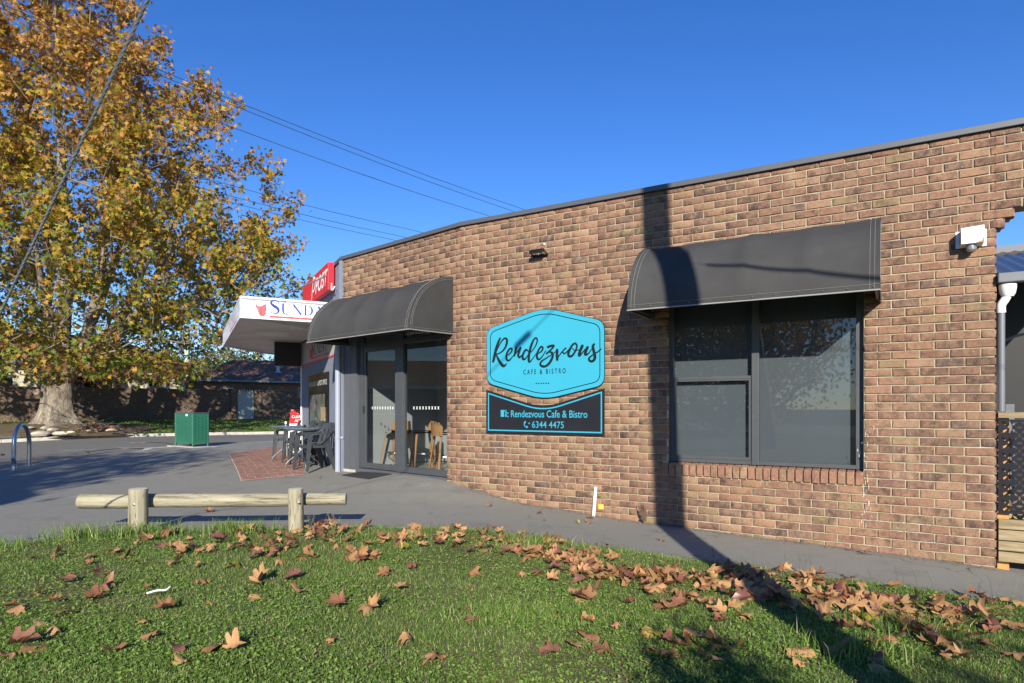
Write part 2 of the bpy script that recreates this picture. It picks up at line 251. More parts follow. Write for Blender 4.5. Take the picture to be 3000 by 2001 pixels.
# ------------------------------------------------------------------ mesh helpers
class MB:
    def __init__(s): s.v = []; s.f = []; s.m = []; s.cur = 0
    def add(s, vs, fs):
        o = len(s.v); s.v += [tuple(v) for v in vs]; s.f += [tuple(i+o for i in f) for f in fs]; s.m += [s.cur]*len(fs); return s
    def box(s, x0, x1, y0, y1, z0, z1):
        return s.add([(x, y, z) for z in (z0, z1) for y in (y0, y1) for x in (x0, x1)], [(0, 2, 3, 1), (4, 5, 7, 6), (0, 1, 5, 4), (2, 6, 7, 3), (0, 4, 6, 2), (1, 3, 7, 5)])
    def hexa(s, b, t):   # b, t: four points each, same order
        return s.add(list(b)+list(t), [(3, 2, 1, 0), (4, 5, 6, 7), (0, 1, 5, 4), (1, 2, 6, 5), (2, 3, 7, 6), (3, 0, 4, 7)])
    def bar(s, a, b, w, h=None):
        h = h or w; a = Vector(a); b = Vector(b); d = (b-a).normalized(); u = d.cross(Vector((0, 0, 1)))
        if u.length < 1e-3: u = Vector((1, 0, 0))
        u.normalize(); k = d.cross(u); u *= w/2; k *= h/2
        return s.hexa([a-u-k, a+u-k, a+u+k, a-u+k], [b-u-k, b+u-k, b+u+k, b-u+k])
    def tube(s, pts, r, n=8, caps=True, closed=False):
        pts = [Vector(p) for p in pts]; N = len(pts); rs = r if isinstance(r, (list, tuple)) else [r]*N
        vs = []; prev = None
        for i, p in enumerate(pts):
            d = (pts[min(i+1, N-1)]-pts[max(i-1, 0)]); d.normalize()
            if prev is None:
                u = d.cross(Vector((0.13, 0.21, 1))); u = u if u.length > 1e-3 else d.cross(Vector((1, 0, 0)))
            else: u = prev-d*prev.dot(d)
            u.normalize(); prev = u; w = d.cross(u)
            for k in range(n):
                a = 2*math.pi*k/n; vs.append(p+(u*math.cos(a)+w*math.sin(a))*rs[i])
        fs = [(i*n+k, i*n+(k+1) % n, (i+1)*n+(k+1) % n, (i+1)*n+k) for i in range(N-1) for k in range(n)]
        if caps: fs += [tuple(range(n-1, -1, -1)), tuple((N-1)*n+k for k in range(n))]
        return s.add(vs, fs)
    def lathe(s, prof, n=24, c=(0, 0, 0)):   # prof: (r, z)
        vs = [(c[0]+r*math.cos(2*math.pi*k/n), c[1]+r*math.sin(2*math.pi*k/n), c[2]+z) for r, z in prof for k in range(n)]
        fs = [(i*n+k, i*n+(k+1) % n, (i+1)*n+(k+1) % n, (i+1)*n+k) for i in range(len(prof)-1) for k in range(n)]
        fs += [tuple(range(n-1, -1, -1)), tuple((len(prof)-1)*n+k for k in range(n))]
        return s.add(vs, fs)
    def prism(s, poly, y0, y1, holes=()):   # polygon in x,z extruded from y0 (front) to y1
        loops = [list(poly)]+[list(h) for h in holes]
        tri = tessellate_polygon([[Vector((x, z, 0)) for x, z in l] for l in loops])
        flat = [p for l in loops for p in l]; n = len(flat)
        vs = [(x, y0, z) for x, z in flat]+[(x, y1, z) for x, z in flat]
        fs = [t for t in tri]+[tuple(i+n for i in reversed(t)) for t in tri]; o = 0
        for l in loops:
            k = len(l); fs += [(o+i, o+i+n, o+(i+1) % k+n, o+(i+1) % k) for i in range(k)]; o += k
        return s.add(vs, fs)
    def build(s, name, mat, parent=None, bevel=0, smooth=False, loc=None, xf=None):
        me = bpy.data.meshes.new(name); me.from_pydata(s.v, [], s.f)
        for mm in (mat if isinstance(mat, (list, tuple)) else [mat]): me.materials.append(MAT[mm])
        if isinstance(mat, (list, tuple)): me.polygons.foreach_set('material_index', s.m)
        import bmesh
        b = bmesh.new(); b.from_mesh(me); bmesh.ops.recalc_face_normals(b, faces=b.faces); b.to_mesh(me); b.free()
        if smooth:
            me.polygons.foreach_set('use_smooth', [True]*len(me.polygons))
            try: me.set_sharp_from_angle(angle=R(40))
            except Exception: pass
        o = bpy.data.objects.new(name, me); COL.objects.link(o)
        if parent: o.parent = parent
        if loc: o.location = loc
        if bevel:
            bv = o.modifiers.new('bevel', 'BEVEL'); bv.width = bevel; bv.segments = 2; bv.limit_method = 'ANGLE'
        return o
def fast(name, V, T, mat, rnd=None, parent=None, smooth=False):
    """big triangle or quad soup from arrays; rnd is a value per face"""
    V = np.asarray(V, dtype=np.float32); T = np.asarray(T, dtype=np.int32); k = T.shape[1]; n = len(T)
    me = bpy.data.meshes.new(name); me.vertices.add(len(V)); me.vertices.foreach_set('co', V.ravel())
    me.loops.add(n*k); me.loops.foreach_set('vertex_index', T.ravel()); me.polygons.add(n)
    me.polygons.foreach_set('loop_start', np.arange(0, n*k, k, dtype=np.int32)); me.polygons.foreach_set('loop_total', np.full(n, k, dtype=np.int32))
    if smooth: me.polygons.foreach_set('use_smooth', [True]*n)
    me.materials.append(MAT[mat])
    if rnd is not None:
        a = me.attributes.new('rnd', 'FLOAT', 'FACE'); a.data.foreach_set('value', np.asarray(rnd, dtype=np.float32))
    me.update(calc_edges=True); o = bpy.data.objects.new(name, me); COL.objects.link(o)
    if parent: o.parent = parent
    return o
def tag(o, label=None, cat=None, group=None, kind=None):
    if label: o['label'] = label
    if cat: o['category'] = cat
    if group: o['group'] = group
    if kind: o['kind'] = kind
    return o
def thing(name, label, cat, group=None, loc=(0, 0, 0), rz=0, mw=None):
    o = bpy.data.objects.new(name, None); COL.objects.link(o); o.empty_display_size = 0.2
    if mw is not None: o.matrix_world = mw
    else: o.location = loc; o.rotation_euler = (0, 0, rz)
    return tag(o, label, cat, group)
def shared(name, mesh, parent=None, M=None, **k):
    o = bpy.data.objects.new(name, mesh); COL.objects.link(o)
    if parent: o.parent = parent
    if M is not None: o.matrix_basis = M
    return tag(o, **k)
def copy_tree(o, parent=None):
    c = o.copy(); COL.objects.link(c)
    if parent: c.parent = parent
    for ch in list(o.children): copy_tree(ch, c)
    return c
def spline(pts, step=6):
    """Catmull-Rom through tuples"""
    P = [np.array(p, float) for p in pts]; P = [2*P[0]-P[1]]+P+[2*P[-1]-P[-2]]; out = []
    for i in range(1, len(P)-2):
        for k in range(step):
            t = k/step; a, b, c, d = P[i-1], P[i], P[i+1], P[i+2]
            out.append(0.5*((2*b)+(-a+c)*t+(2*a-5*b+4*c-d)*t*t+(-a+3*b-3*c+d)*t**3))
    out.append(P[-2]); return out
def ribbon(mb, pts, y, dy=1.5e-5, smooth=True, step=6, discs=True):
    """flat brush stroke in x,z; pts (x, z, width); every piece a hair further out (-y) so that no two lie in one plane"""
    q = spline(pts, step) if smooth and len(pts) > 2 else [np.array(p, float) for p in pts]
    for i in range(len(q)-1):
        a, b = q[i], q[i+1]; d = b[:2]-a[:2]; L = np.hypot(*d)
        if L < 1e-6: continue
        n = np.array((-d[1], d[0]))/L; y -= dy
        A1, A2, B2, B1 = a[:2]+n*a[2]/2, a[:2]-n*a[2]/2, b[:2]-n*b[2]/2, b[:2]+n*b[2]/2
        mb.add([(A1[0], y, A1[1]), (A2[0], y, A2[1]), (B2[0], y, B2[1]), (B1[0], y, B1[1])], [(0, 1, 2, 3)])
    if discs:
        for i, a in enumerate(q):
            if a[2] <= 0: continue
            y -= dy; mb.add([(a[0]+a[2]/2*math.cos(t*math.pi/5), y, a[1]+a[2]/2*math.sin(t*math.pi/5)) for t in range(10)], [tuple(range(10))])
    return y
def text(name, s, mat, x0, x1, z0, z1, y, parent, shear=0, extrude=0.0004, off=0):
    """flat lettering fitted to a box in the parent's x,z plane"""
    c = bpy.data.curves.new(name, 'FONT'); c.body = s; c.extrude = 0.0; c.shear = shear; c.offset = off; c.resolution_u = 4
    o = bpy.data.objects.new(name, c); COL.objects.link(o); bpy.context.view_layer.update()
    me = bpy.data.meshes.new_from_object(o); bpy.data.objects.remove(o)
    co = np.empty(len(me.vertices)*3); me.vertices.foreach_get('co', co); co = co.reshape(-1, 3)
    mn, mxx = co.min(0), co.max(0); out = np.zeros_like(co)
    out[:, 0] = x0+(co[:, 0]-mn[0])/(mxx[0]-mn[0])*(x1-x0); out[:, 2] = z0+(co[:, 1]-mn[1])/(mxx[1]-mn[1])*(z1-z0); out[:, 1] = y
    me.vertices.foreach_set('co', out.ravel().astype(np.float32)); me.materials.clear(); me.materials.append(MAT[mat]); me.update()
    return shared(name, me, parent)

# ------------------------------------------------------------------ wall frames and ground heights
class Wall:
    def __init__(s, p, q):
        s.p = np.array(p, float); d = np.array(q, float)-s.p; s.L = np.hypot(*d); s.d = d/s.L; s.n = np.array((s.d[1], -s.d[0]))
        s.M = Matrix(((s.d[0], -s.n[0], 0, s.p[0]), (s.d[1], -s.n[1], 0, s.p[1]), (0, 0, 1, 0), (0, 0, 0, 1)))
    def hit(s, px, v, off=0.0):
        """photo point -> (s, z) on the wall plane moved off metres outwards"""
        r = (px-1500)/F; P = s.p+s.n*off
        t = (P[0]-r*P[1])/(r*s.d[1]-s.d[0]); Y = P[1]+s.d[1]*t; return t, (HY-v)/F*Y
    def world(s, t, off=0): return s.p+s.d*t+s.n*off
    def MT(s, t, z, off=0): return s.M @ Matrix.Translation((t, -off, z))
B = (-0.743, 9.07); E = (4.538, 5.914); K = (-2.997, 11.125); LL = (-4.875, 14.66)
W1 = Wall(B, E); W2 = Wall(K, B); W3 = Wall(LL, K)
base_px = [(1348.5, 1426), (1437.8, 1452.7), (1545, 1482), (1652, 1497.3), (1744, 1515), (1861.5, 1531.8), (1919.5, 1539.5), (2057, 1557), (2200, 1577.7), (2340.5, 1593), (2490, 1613), (2643, 1632), (2830.5, 1657.6), (2919.6, 1674.7)]
CP = []
for px, v in base_px:
    t, z = W1.hit(px, v); p = W1.world(t); CP.append((p[0], p[1], z))
CP += [(-3.0, 11.0, -1.134), (-1.0, 9.2, -1.10), (-2.0, 10.1, -1.09), (-1.5, 8.9, -1.16), (-3.75, 11.3, -1.135), (-4.6, 13, -1.13), (-5.0, 14.5, -1.14), (-6.5, 13, -1.20),
       (-10, 12.6, -1.26), (-7.5, 10, -1.262), (-4, 7.2, -1.262), (-6.5, 6.5, -1.265), (-3, 9, -1.24), (-2.8, 6.3, -1.275), (-1.6, 6.6, -1.285), (-10.5, 19.8, -1.20), (-12, 16, -1.27), (-16, 17, -1.28),
       (0, 2.6, -1.36), (0.1, 6.4, -1.33), (3, 3.3, -1.50), (-3, 3, -1.30), (0, 0, -1.38), (-9, -4, -1.3), (9, -5, -1.65), (9, 3, -1.62), (6, 5, -1.57), (3.2, 5.6, -1.50),
       (-21.3, 26.3, -1.44), (-19.3, 28, -1.36), (-12.6, 33.5, -1.36), (-6, 38, -1.36), (-9, 26, -1.24), (-30, 18, -1.4), (-45, 10, -1.4), (-40, 40, -1.0), (0, 48, -1.1), (20, 20, -1.5), (20, 50, -1.2), (-20, -20, -1.3), (15, -25, -1.5), (-5, 22, -1.2)]
CP = np.array(CP)
def _U(r2): return np.where(r2 > 1e-12, 0.5*r2*np.log(np.maximum(r2, 1e-12)), 0)
def _tps():
    n = len(CP); d2 = ((CP[:, None, :2]-CP[None, :, :2])**2).sum(-1); A = np.zeros((n+3, n+3)); A[:n, :n] = _U(d2)+np.eye(n)*0.004
    A[:n, n] = 1; A[:n, n+1:] = CP[:, :2]; A[n, :n] = 1; A[n+1:, :n] = CP[:, :2].T
    return np.linalg.solve(A, np.concatenate([CP[:, 2], np.zeros(3)]))
TW = _tps()
def H(x, y):
    x = np.asarray(x, float); y = np.asarray(y, float); sh = np.broadcast(x, y).shape; x = np.clip(np.broadcast_to(x, sh).ravel(), -60, 60); y = np.clip(np.broadcast_to(y, sh).ravel(), -40, 60)
    out = np.empty(len(x))
    for i in range(0, len(x), 40000):
        xs, ys = x[i:i+40000], y[i:i+40000]; d2 = (xs[:, None]-CP[None, :, 0])**2+(ys[:, None]-CP[None, :, 1])**2
        out[i:i+40000] = _U(d2) @ TW[:-3]+TW[-3]+TW[-2]*xs+TW[-1]*ys
    return np.clip(out, -2.2, -0.6).reshape(sh)
def ground(px, v):
    """photo point -> place on the ground"""
    rx = (px-1500)/F; rz = (HY-v)/F; Y = -1.26/rz
    for _ in range(40): Y = 0.5*Y+0.5*float(H(rx*Y, Y))/rz
    return (rx*Y, Y, rz*Y)
def D(x, y): return (x*3000/2351, y*3000/2351)

# ------------------------------------------------------------------ ground sheets
def sheet(name, rows, mat, kind='structure', off=0.0, hz=None):
    """rows: list of lists of (x, y); a grid laid on the terrain, off metres above it"""
    P = np.array(rows, float); nr, nc = P.shape[:2]; z = (H(P[..., 0], P[..., 1]) if hz is None else hz)+off
    V = np.concatenate([P, z[..., None]], -1).reshape(-1, 3); i = np.arange(nr*nc).reshape(nr, nc)
    T = np.stack([i[:-1, :-1], i[:-1, 1:], i[1:, 1:], i[1:, :-1]], -1).reshape(-1, 4)
    o = fast(name, V, T, mat, smooth=True); me = o.data
    if me.polygons[0].normal.z < 0: me.flip_normals()
    return tag(o, kind=kind)
ax = np.unique(np.concatenate([-np.geomspace(60, 600, 9), np.arange(-60, 61, 4.0), np.geomspace(60, 600, 9)]))
g = sheet('ground', [[(x, y) for x in ax] for y in ax], 'verge_turf', off=-0.12)
sheet('road', [[(x, y) for x in np.arange(-46, 14.1, 1.0)] for y in np.arange(-30, 47, 1.0)], 'road_asphalt', off=0.0)
near_px = [D(0, 1082), D(180, 1052), D(265, 1042), D(330, 1037), D(352, 1030.5), D(400, 1027.5), D(480, 1022), D(600, 1016), D(690, 1010)]
near = [ground(*p)[:2] for p in near_px]
near = [(near[0][0]-0.1, -30.0), (near[0][0]-0.05, near[0][1]-3)]+near+[(near[-1][0]+6, near[-1][1]+5)]
ny = np.array([p[1] for p in near]); nx = np.array([p[0] for p in near]); srt = np.argsort(ny); ny, nx = ny[srt], nx[srt]
ys = np.unique(np.concatenate([np.arange(-30, 6, 1.0), np.arange(6, ny[-1], 0.4)]))
sheet('forecourt_pavement', [[(np.interp(y, ny, nx)*(1-t)+14*t, y) for t in np.linspace(0, 1, 110)] for y in np.unique(np.concatenate([ys, np.arange(5, 16, .2)]))], 'forecourt_asphalt', off=0.02)
wd = np.interp(ys, [0, 17.5, 18.3, 19.2, 20.5, 60], [0.05, 0.05, 0.16, 0.3, 0.10, 0.05])
ks = sheet('kerb_strip', [[(np.interp(y, ny, nx)-w, y), (np.interp(y, ny, nx)+0.02, y)] for y, w in zip(ys, wd)], 'pale_line', off=0.026)
# painted road markings
for a, b, w in ((D(137, 1036), D(222, 1031.5), .1), (D(270, 1028.5), D(352, 1027.5), .1), (D(0, 1057), D(45, 1055.5), .1), (D(345, 997.5), D(495, 992.6), .1), (D(668, 1003), D(702, 1000), .08), (D(668, 1003), D(706, 1006.5), .08), (D(560, 1003.5), D(690, 997.5), .05)):
    A = np.array(ground(*a)[:2]); Bq = np.array(ground(*b)[:2]); d = (Bq-A)/np.hypot(*(Bq-A)); n = np.array((-d[1], d[0]))*w/2
    sheet('road_marking', [[tuple(A+(Bq-A)*t-n), tuple(A+(Bq-A)*t+n)] for t in np.linspace(0, 1, 8)], 'pale_line', off=0.006 if b[0] < 700 else 0.03)
mbk = MB()
def strip3(mb, pts, r, off):
    mb.tube([(x, y, float(H(x, y))+off) for x, y in pts], r, 5)
for pts in ([D(345, 1031), D(300, 1030), D(255, 1032), D(200, 1038)], [D(400, 1027), D(390, 1019), D(350, 1016), D(300, 1017)]):
    q = [ground(*p)[:2] for p in pts]; strip3(mbk, [tuple(x) for x in spline(q, 6)], 0.018, 0.0)
tag(mbk.build('tar_crack', 'black_sheet'), kind='structure')

# far kerb, verge and driveway
KL = np.array([(-60, -2.0), (-26, 22.5), (-21.3, 26.3), (-19.3, 28), (-12.6, 33.0), (-6, 37.5), (20, 55)]); 
FA = np.array((-26.8, 33.0)); FD = np.array((0.826, 0.562)); FD /= np.hypot(*FD)
def kerb_at(u):   # u metres along the fence line
    p = FA+FD*u; n = np.array((FD[1], -FD[0]))
    for i in range(len(KL)-1):
        a, b = KL[i], KL[i+1]; M2 = np.array([[n[0], -(b-a)[0]], [n[1], -(b-a)[1]]])
        t, q = np.linalg.solve(M2, a-p)
        if 0 <= q <= 1: return p+n*t
    return p+n*6
us = np.arange(-16, 44, 0.8); rows = []; hz = []
for u in us:
    k = kerb_at(u); f = FA+FD*u; zk = float(H(*k))+0.135
    rr = [tuple(k*(1-t)+(f+np.array((-FD[1], FD[0]))*0.4)*t) for t in np.linspace(0, 1, 14)]; rows.append(rr)
    hz.append([zk*(1-t)+(-0.67)*t+0.05*math.sin(t*math.pi)+0.03*mnoise.noise((u*.5, t*3, 0)) for t in np.linspace(0, 1, 14)])
verge = sheet('grass_verge', rows, 'verge_turf', hz=np.array(hz))
VR = np.array(rows); VZ = np.array(hz)
def verge_pt(u, t):
    i = np.clip((u-us[0])/0.8, 0, len(us)-1.001); a = int(i); fa = i-a; j = t*13; b = min(int(j), 12); fb = j-b
    P = (VR[a, b]*(1-fa)+VR[a+1, b]*fa)*(1-fb)+(VR[a, b+1]*(1-fa)+VR[a+1, b+1]*fa)*fb
    z = (VZ[a, b]*(1-fa)+VZ[a+1, b]*fa)*(1-fb)+(VZ[a, b+1]*(1-fa)+VZ[a+1, b+1]*fa)*fb
    return (P[0], P[1], z)
tag(fast('house_ground', [(-90, 30, -0.72), (60, 60, -0.72), (60, 130, -0.72), (-90, 130, -0.72)], [(0, 1, 2, 3)], 'verge_turf'), kind='structure')
rows = [[verge_pt(u, t)[:2] for t in np.linspace(0.02, 0.75, 8)] for u in np.arange(-9, 1.6, 0.8)]
hz = np.array([[verge_pt(u, t)[2]+0.012 for t in np.linspace(0.02, 0.75, 8)] for u in np.arange(-9, 1.6, 0.8)])
sheet('driveway', rows, 'road_asphalt', hz=hz)
kr = [kerb_at(u) for u in us]
for i in range(0, len(us)-3, 3):
    mb = MB(); a, b = kr[i], kr[i+3]; d = (b-a)/np.hypot(*(b-a)); n = np.array((-d[1], d[0])); e = d*0.006
    za, zb = float(H(*a)), float(H(*b)); a = a+e; b = b-e
    mb.hexa([(*(a-n*.02), za-.05), (*(b-n*.02), zb-.05), (*(b+n*.14), zb-.05), (*(a+n*.14), za-.05)], [(*(a), za+.14), (*(b), zb+.14), (*(b+n*.14), zb+.145), (*(a+n*.14), za+.145)])
    tag(mb.build('kerb', 'concrete', bevel=0.012), kind='structure')

# ------------------------------------------------------------------ lawn
edge_px = [D(-300, 1285), D(0, 1255), D(150, 1241), D(240, 1240), D(330, 1238), D(420, 1228), D(520, 1219), D(640, 1216), D(760, 1212), D(850, 1214), D(900, 1216), D(960, 1211), D(1060, 1216), D(1130, 1222), D(1200, 1236), D(1300, 1250), D(1400, 1262), D(1500, 1277), D(1600, 1292), D(1700, 1303), D(1800, 1318), D(1900, 1332), D(2000, 1344), D(2100, 1354), D(2200, 1372), D(2351, 1393), D(2600, 1430)]
ep = np.array([ground(*p)[:2] for p in edge_px]); ep = ep[np.argsort(ep[:, 0])]
ex = np.concatenate([[-20], ep[:, 0], [12]]); ey = np.concatenate([[ep[0, 1]-.5], ep[:, 1], [ep[-1, 1]-.6]])
def lawn_top(x): return np.interp(x, ex, ey)+0.05*np.sin(np.asarray(x)*5.1)*np.sin(np.asarray(x)*1.7+1)
def lawn_z(x, y):
    x = np.asarray(x, float); y = np.asarray(y, float); d = np.clip((lawn_top(x)-y)/0.25, 0, 1)
    return H(x, y)+0.012+0.035*d+0.012*np.sin(x*3.1+y*2.3)*np.sin(y*4.1-x)*d
xs = np.unique(np.concatenate([np.arange(-20, -6, 1.0), np.arange(-6, 6, 0.12), np.arange(6, 12.1, 1)]))
rows = []
for t in np.concatenate([np.linspace(0, 0.75, 16), np.linspace(0.76, 1, 60)]): rows.append([(x, -14+(float(lawn_top(x))+14)*t) for x in xs])
P = np.array(rows); sheet('lawn', rows, 'soil', hz=lawn_z(P[..., 0], P[..., 1]))

# ------------------------------------------------------------------ the shop building
C0 = -0.1088; CH = 0.0858; BH = 0.0750
bld = thing('brick_shop', 'brown brick corner shop with grey rendered side wall and dark metal coping', 'building', loc=(0, 0, 0))
def part_empty_free(name, mb, mat, wall, **k):
    o = mb.build(name, mat, bld, **k); o.matrix_basis = wall.M; return o
# unit brick meshes with rough arrises (x: length, y: 0 front .. depth, z: height), centred in x and z
def brick_mesh(name, L, mat, h=BH, depth=0.1, seed=0, bev=0.007):
    r = random.Random(seed); x, z = L/2, h/2; j = lambda s=0.0030: r.uniform(-s, s)
    fr = [(-x+bev+j(.004), j(.0008), -z+bev*.8+j()), (j(.02), -0.0012+j(.001), -z+bev*.7+j()), (x-bev+j(), j(.0008), -z+bev*.8+j()), (x-bev+j(), j(.0008), z-bev*.7+j()), (j(.02), -0.0012+j(.001), z-bev*.6+j()), (-x+bev+j(), j(.0008), z-bev*.7+j())]
    sd = [(-x+j(), bev+.002, -z+j()), (j(.02), bev+.002, -z+j(.0015)), (x+j(), bev+.002, -z+j()), (x+j(), bev+.002, z+j()), (j(.02), bev+.002, z+j(.0015)), (-x+j(), bev+.002, z+j())]
    bk = [(p[0], depth, p[2]) for p in sd]
    fs = [(0, 1, 4, 5), (1, 2, 3, 4)]+[(i, (i+1) % 6, (i+1) % 6+6, i+6) for i in range(6)]+[(i+6, (i+1) % 6+6, (i+1) % 6+12, i+12) for i in range(6)]
    fs = [tuple(reversed(f)) for f in fs]
    me = bpy.data.meshes.new(name); me.from_pydata(fr+sd+bk, [], fs); me.materials.append(MAT[mat]); me.validate()
    if me.polygons[0].normal.y > 0: me.flip_normals()
    return me
FULL = [brick_mesh('brick', 0.2303, 'brick', seed=i) for i in range(10)]
HALF = [brick_mesh('brick', 0.110, 'brick', seed=20+i) for i in range(4)]
def lay(wall, end, jstart, openings, s0, s1, k0, k1, z_low, ztop, ext=None, pitch=0.2413, seed=1):
    """list of (a, b, z0, z1): bricks of a wall in stretcher bond, joints counted back from `end`"""
    r = random.Random(seed); out = []
    for k in range(k0, k1):
        z0 = C0+CH*k; z1 = min(z0+BH, ztop)
        if z1-z0 < 0.01: continue
        e = end+(ext(k) if ext else 0); js = [e]; x = (e-(e-end)*0)-jstart[k % 2]
        if ext and e > end: x = e-(0.12 if k % 2 else 0.2413)
        while x > s0+0.03: js.append(x+r.uniform(-.004, .004)); x -= pitch
        js.append(s0)
        for b, a in zip(js[:-1], js[1:]):
            segs = [(a, b)]
            for (oa, ob, oz0, oz1) in openings:
                if z0+BH > oz0+.02 and z0 < oz1-.02:
                    new = []
                    for (p, q) in segs:
                        if q <= oa or p >= ob: new.append((p, q)); continue
                        if p < oa: new.append((p, oa+0.01))
                        if q > ob: new.append((ob, q))
                    segs = new
            for (p, q) in segs:
                p2, q2 = p+(0.0 if abs(p-s0) < 1e-6 else 0.0055), q-0.0055
                if abs(q-e) < 1e-6: q2 = q
                if q2-p2 > 0.018 and z1 > z_low((p+q)/2)-0.03: out.append((p2, q2, z0, z1))
    return out
def soup(name, items, mat, parent, depth=0.1):
    V = []; T = []; RN = []; r = random.Random(5)
    for (a, b, z0, z1) in items:
        o = len(V); bv = 0.007; j = lambda: r.uniform(-.003, .003); fy = r.uniform(-.0025, .0015)
        V += [(a+bv+j(), fy, z0+bv+j()), (b-bv+j(), fy, z0+bv+j()), (b-bv+j(), fy, z1-bv+j()), (a+bv+j(), fy, z1-bv+j()),
              (a+j(), fy+bv, z0+j()), (b+j(), fy+bv, z0+j()), (b+j(), fy+bv, z1+j()), (a+j(), fy+bv, z1+j()), (a, depth, z0), (b, depth, z0), (b, depth, z1), (a, depth, z1)]
        fs = [(0, 1, 2, 3)]+[(i+4, (i+1) % 4+4, (i+1) % 4, i) for i in range(4)]+[(i+8, (i+1) % 4+8, (i+1) % 4+4, i+4) for i in range(4)]
        T += [tuple(q+o for q in f) for f in fs]; RN += [r.random()]*len(fs)
    return tag(fast(name, V, T, mat, RN, parent), kind='stuff')
WIN = (3.015, 5.066); SILLZ = (C0-8*CH, -0.64); WTOP = C0+16*CH
bz = np.array([W1.hit(*p) for p in base_px])
low1 = lambda s: float(np.interp(s, bz[:, 0], bz[:, 1]))
ext1 = lambda k: {21: .066, 22: .135}.get(k, 0.55 if k >= 23 else 0.0)
items = lay(W1, W1.L, {0: .2413, 1: .12}, [(WIN[0]-.0, WIN[1], C0-6*CH, WTOP), (2.955, WIN[1], SILLZ[0], C0-6*CH)], 0.0, W1.L, -18, 32, low1, 2.608, ext1)
mb = MB(); t = 0.22; y0 = 0.0115
mb.box(0.0, WIN[0], y0, t, -2.2, 2.6); mb.box(WIN[0], WIN[1], y0, t, -2.2, SILLZ[0]+.02); mb.box(WIN[0], WIN[1], y0, t, WTOP, 2.6); mb.box(WIN[1], W1.L-.006, y0, t, -2.2, 2.6)
zc = C0+CH*21
mb.box(W1.L-.006, W1.L+.05, y0, t, zc, zc+CH); mb.box(W1.L-.006, W1.L+.12, y0, t, zc+CH, zc+2*CH); mb.box(W1.L-.006, W1.L+.53, y0, t, zc+2*CH, 2.6)
wall1 = part_empty_free('main_wall', mb, 'mortar', W1)
def scr(it):
    s = (it[0]+it[1])/2; p = W1.world(s); return (it[1]-it[0])*max(it[3]-it[2], .01)/p[1]**2*(1 if -.9 < p[0]/p[1] < .815 else 0)
items.sort(key=scr, reverse=True)
big, rest = items[:298], items[298:]
r = random.Random(3)
for (a, b, z0, z1) in big:
    L = b-a; src = (FULL if L > 0.16 else HALF)[r.randrange(10 if L > .16 else 4)]; base = 0.2303 if L > .16 else 0.110
    M = Matrix.Translation(((a+b)/2, r.uniform(-.003, .0015), (z0+z1)/2)) @ Matrix.Diagonal((L/base, 1, (z1-z0)/BH, 1))
    if r.random() < .3: M = M @ Matrix.Rotation(R(r.uniform(-.5, .5)), 4, 'Y')
    shared('brick', src, wall1, M)
soup('bricks', rest, 'brick', wall1)
# brick-on-edge window sill
mb = MB(); mb.box(2.95, WIN[1], 0.02, .2, SILLZ[0]-.005, SILLZ[1]-.03); sill = mb.build('window_sill', 'mortar', bld); sill.matrix_basis = W1.M
n = 26; pw = (WIN[1]-2.955)/n
SB = []
for i in range(4):
    rr = random.Random(40+i); j = lambda: rr.uniform(-.003, .003); w = pw/2-.005
    me = MB().hexa([(-w+j(), -.014, -.152), (w+j(), -.014, -.152+j()), (w, .15, -.152), (-w, .15, -.152)], [(-w+j(), -.016+j(), -.022+j()), (w+j(), -.016+j(), -.022+j()), (w, .15, .0), (-w, .15, .0)])
    o = me.build('sill_brick', 'sill_brick', bevel=0); SB.append(o.data); bpy.data.objects.remove(o)
for i in range(n):
    o = shared('sill_brick', SB[i % 4], sill, Matrix.Translation((2.955+pw*(i+.5), r.uniform(-.004, .004), -.638+r.uniform(-.003, .002))))
    bv = o.modifiers.new('bevel', 'BEVEL'); bv.width = .006; bv.segments = 1
# wall 2 (door wall)
DL = 0.0; DR = W2.L-.297; DT = WTOP
items2 = lay(W2, W2.L, {0: .228, 1: .11}, [(-.1, DR, -2.2, DT)], 0.0, W2.L, -16, 32, lambda s: -1.15, 2.608, seed=4)
mb = MB(); mb.box(DR, W2.L, y0, t, -2.2, 2.6); mb.box(0, DR, y0, t, DT, 2.6); wall2 = part_empty_free('door_wall', mb, 'mortar', W2)
soup('bricks', items2, 'brick', wall2)
# wall 3: render, cream masthead band, red line
mb = MB(); mb.box(0, W3.L, 0, .2, -2.2, 2.6); wall3 = part_empty_free('side_wall', mb, 'render_wall', W3)
mb = MB(); mb.box(.02, W3.L-.03, -.012, -.002, 1.0, 1.5); o = mb.build('cream_band', 'cream_render', wall3)
mb = MB(); mb.box(.02, W3.L-.03, -.014, -.003, .965, 1.0); mb.build('red_stripe', 'red_print', wall3)
mb = MB(); mb.box(-.03, .0, -.03, .02, -1.3, 1.5); mb.build('corner_post', 'fascia_white', wall3)
# masking strip and render return at the corner K
mb = MB(); mb.box(-.06, .035, -.02, .1, -1.2, 2.6); o = part_empty_free('corner_strip', mb, 'render_wall', W2)
mb = MB(); mb.box(.036, .43, .02, .15, -1.1, DT); mb.box(.045, .24, .012, .02, -1.1, DT-.01); mb.box(.25, .425, .012, .02, -1.1, DT-.01); part_empty_free('grey_panel', mb, 'grey_paint', W2)
mb = MB(); mb.box(.036, .4, .01, .16, -1.3, -1.06); part_empty_free('step', mb, 'concrete', W2)
mb = MB(); mb.box(.40, DR, .03, .3, -1.4, -1.03); part_empty_free('threshold', mb, 'grey_paint', W2)
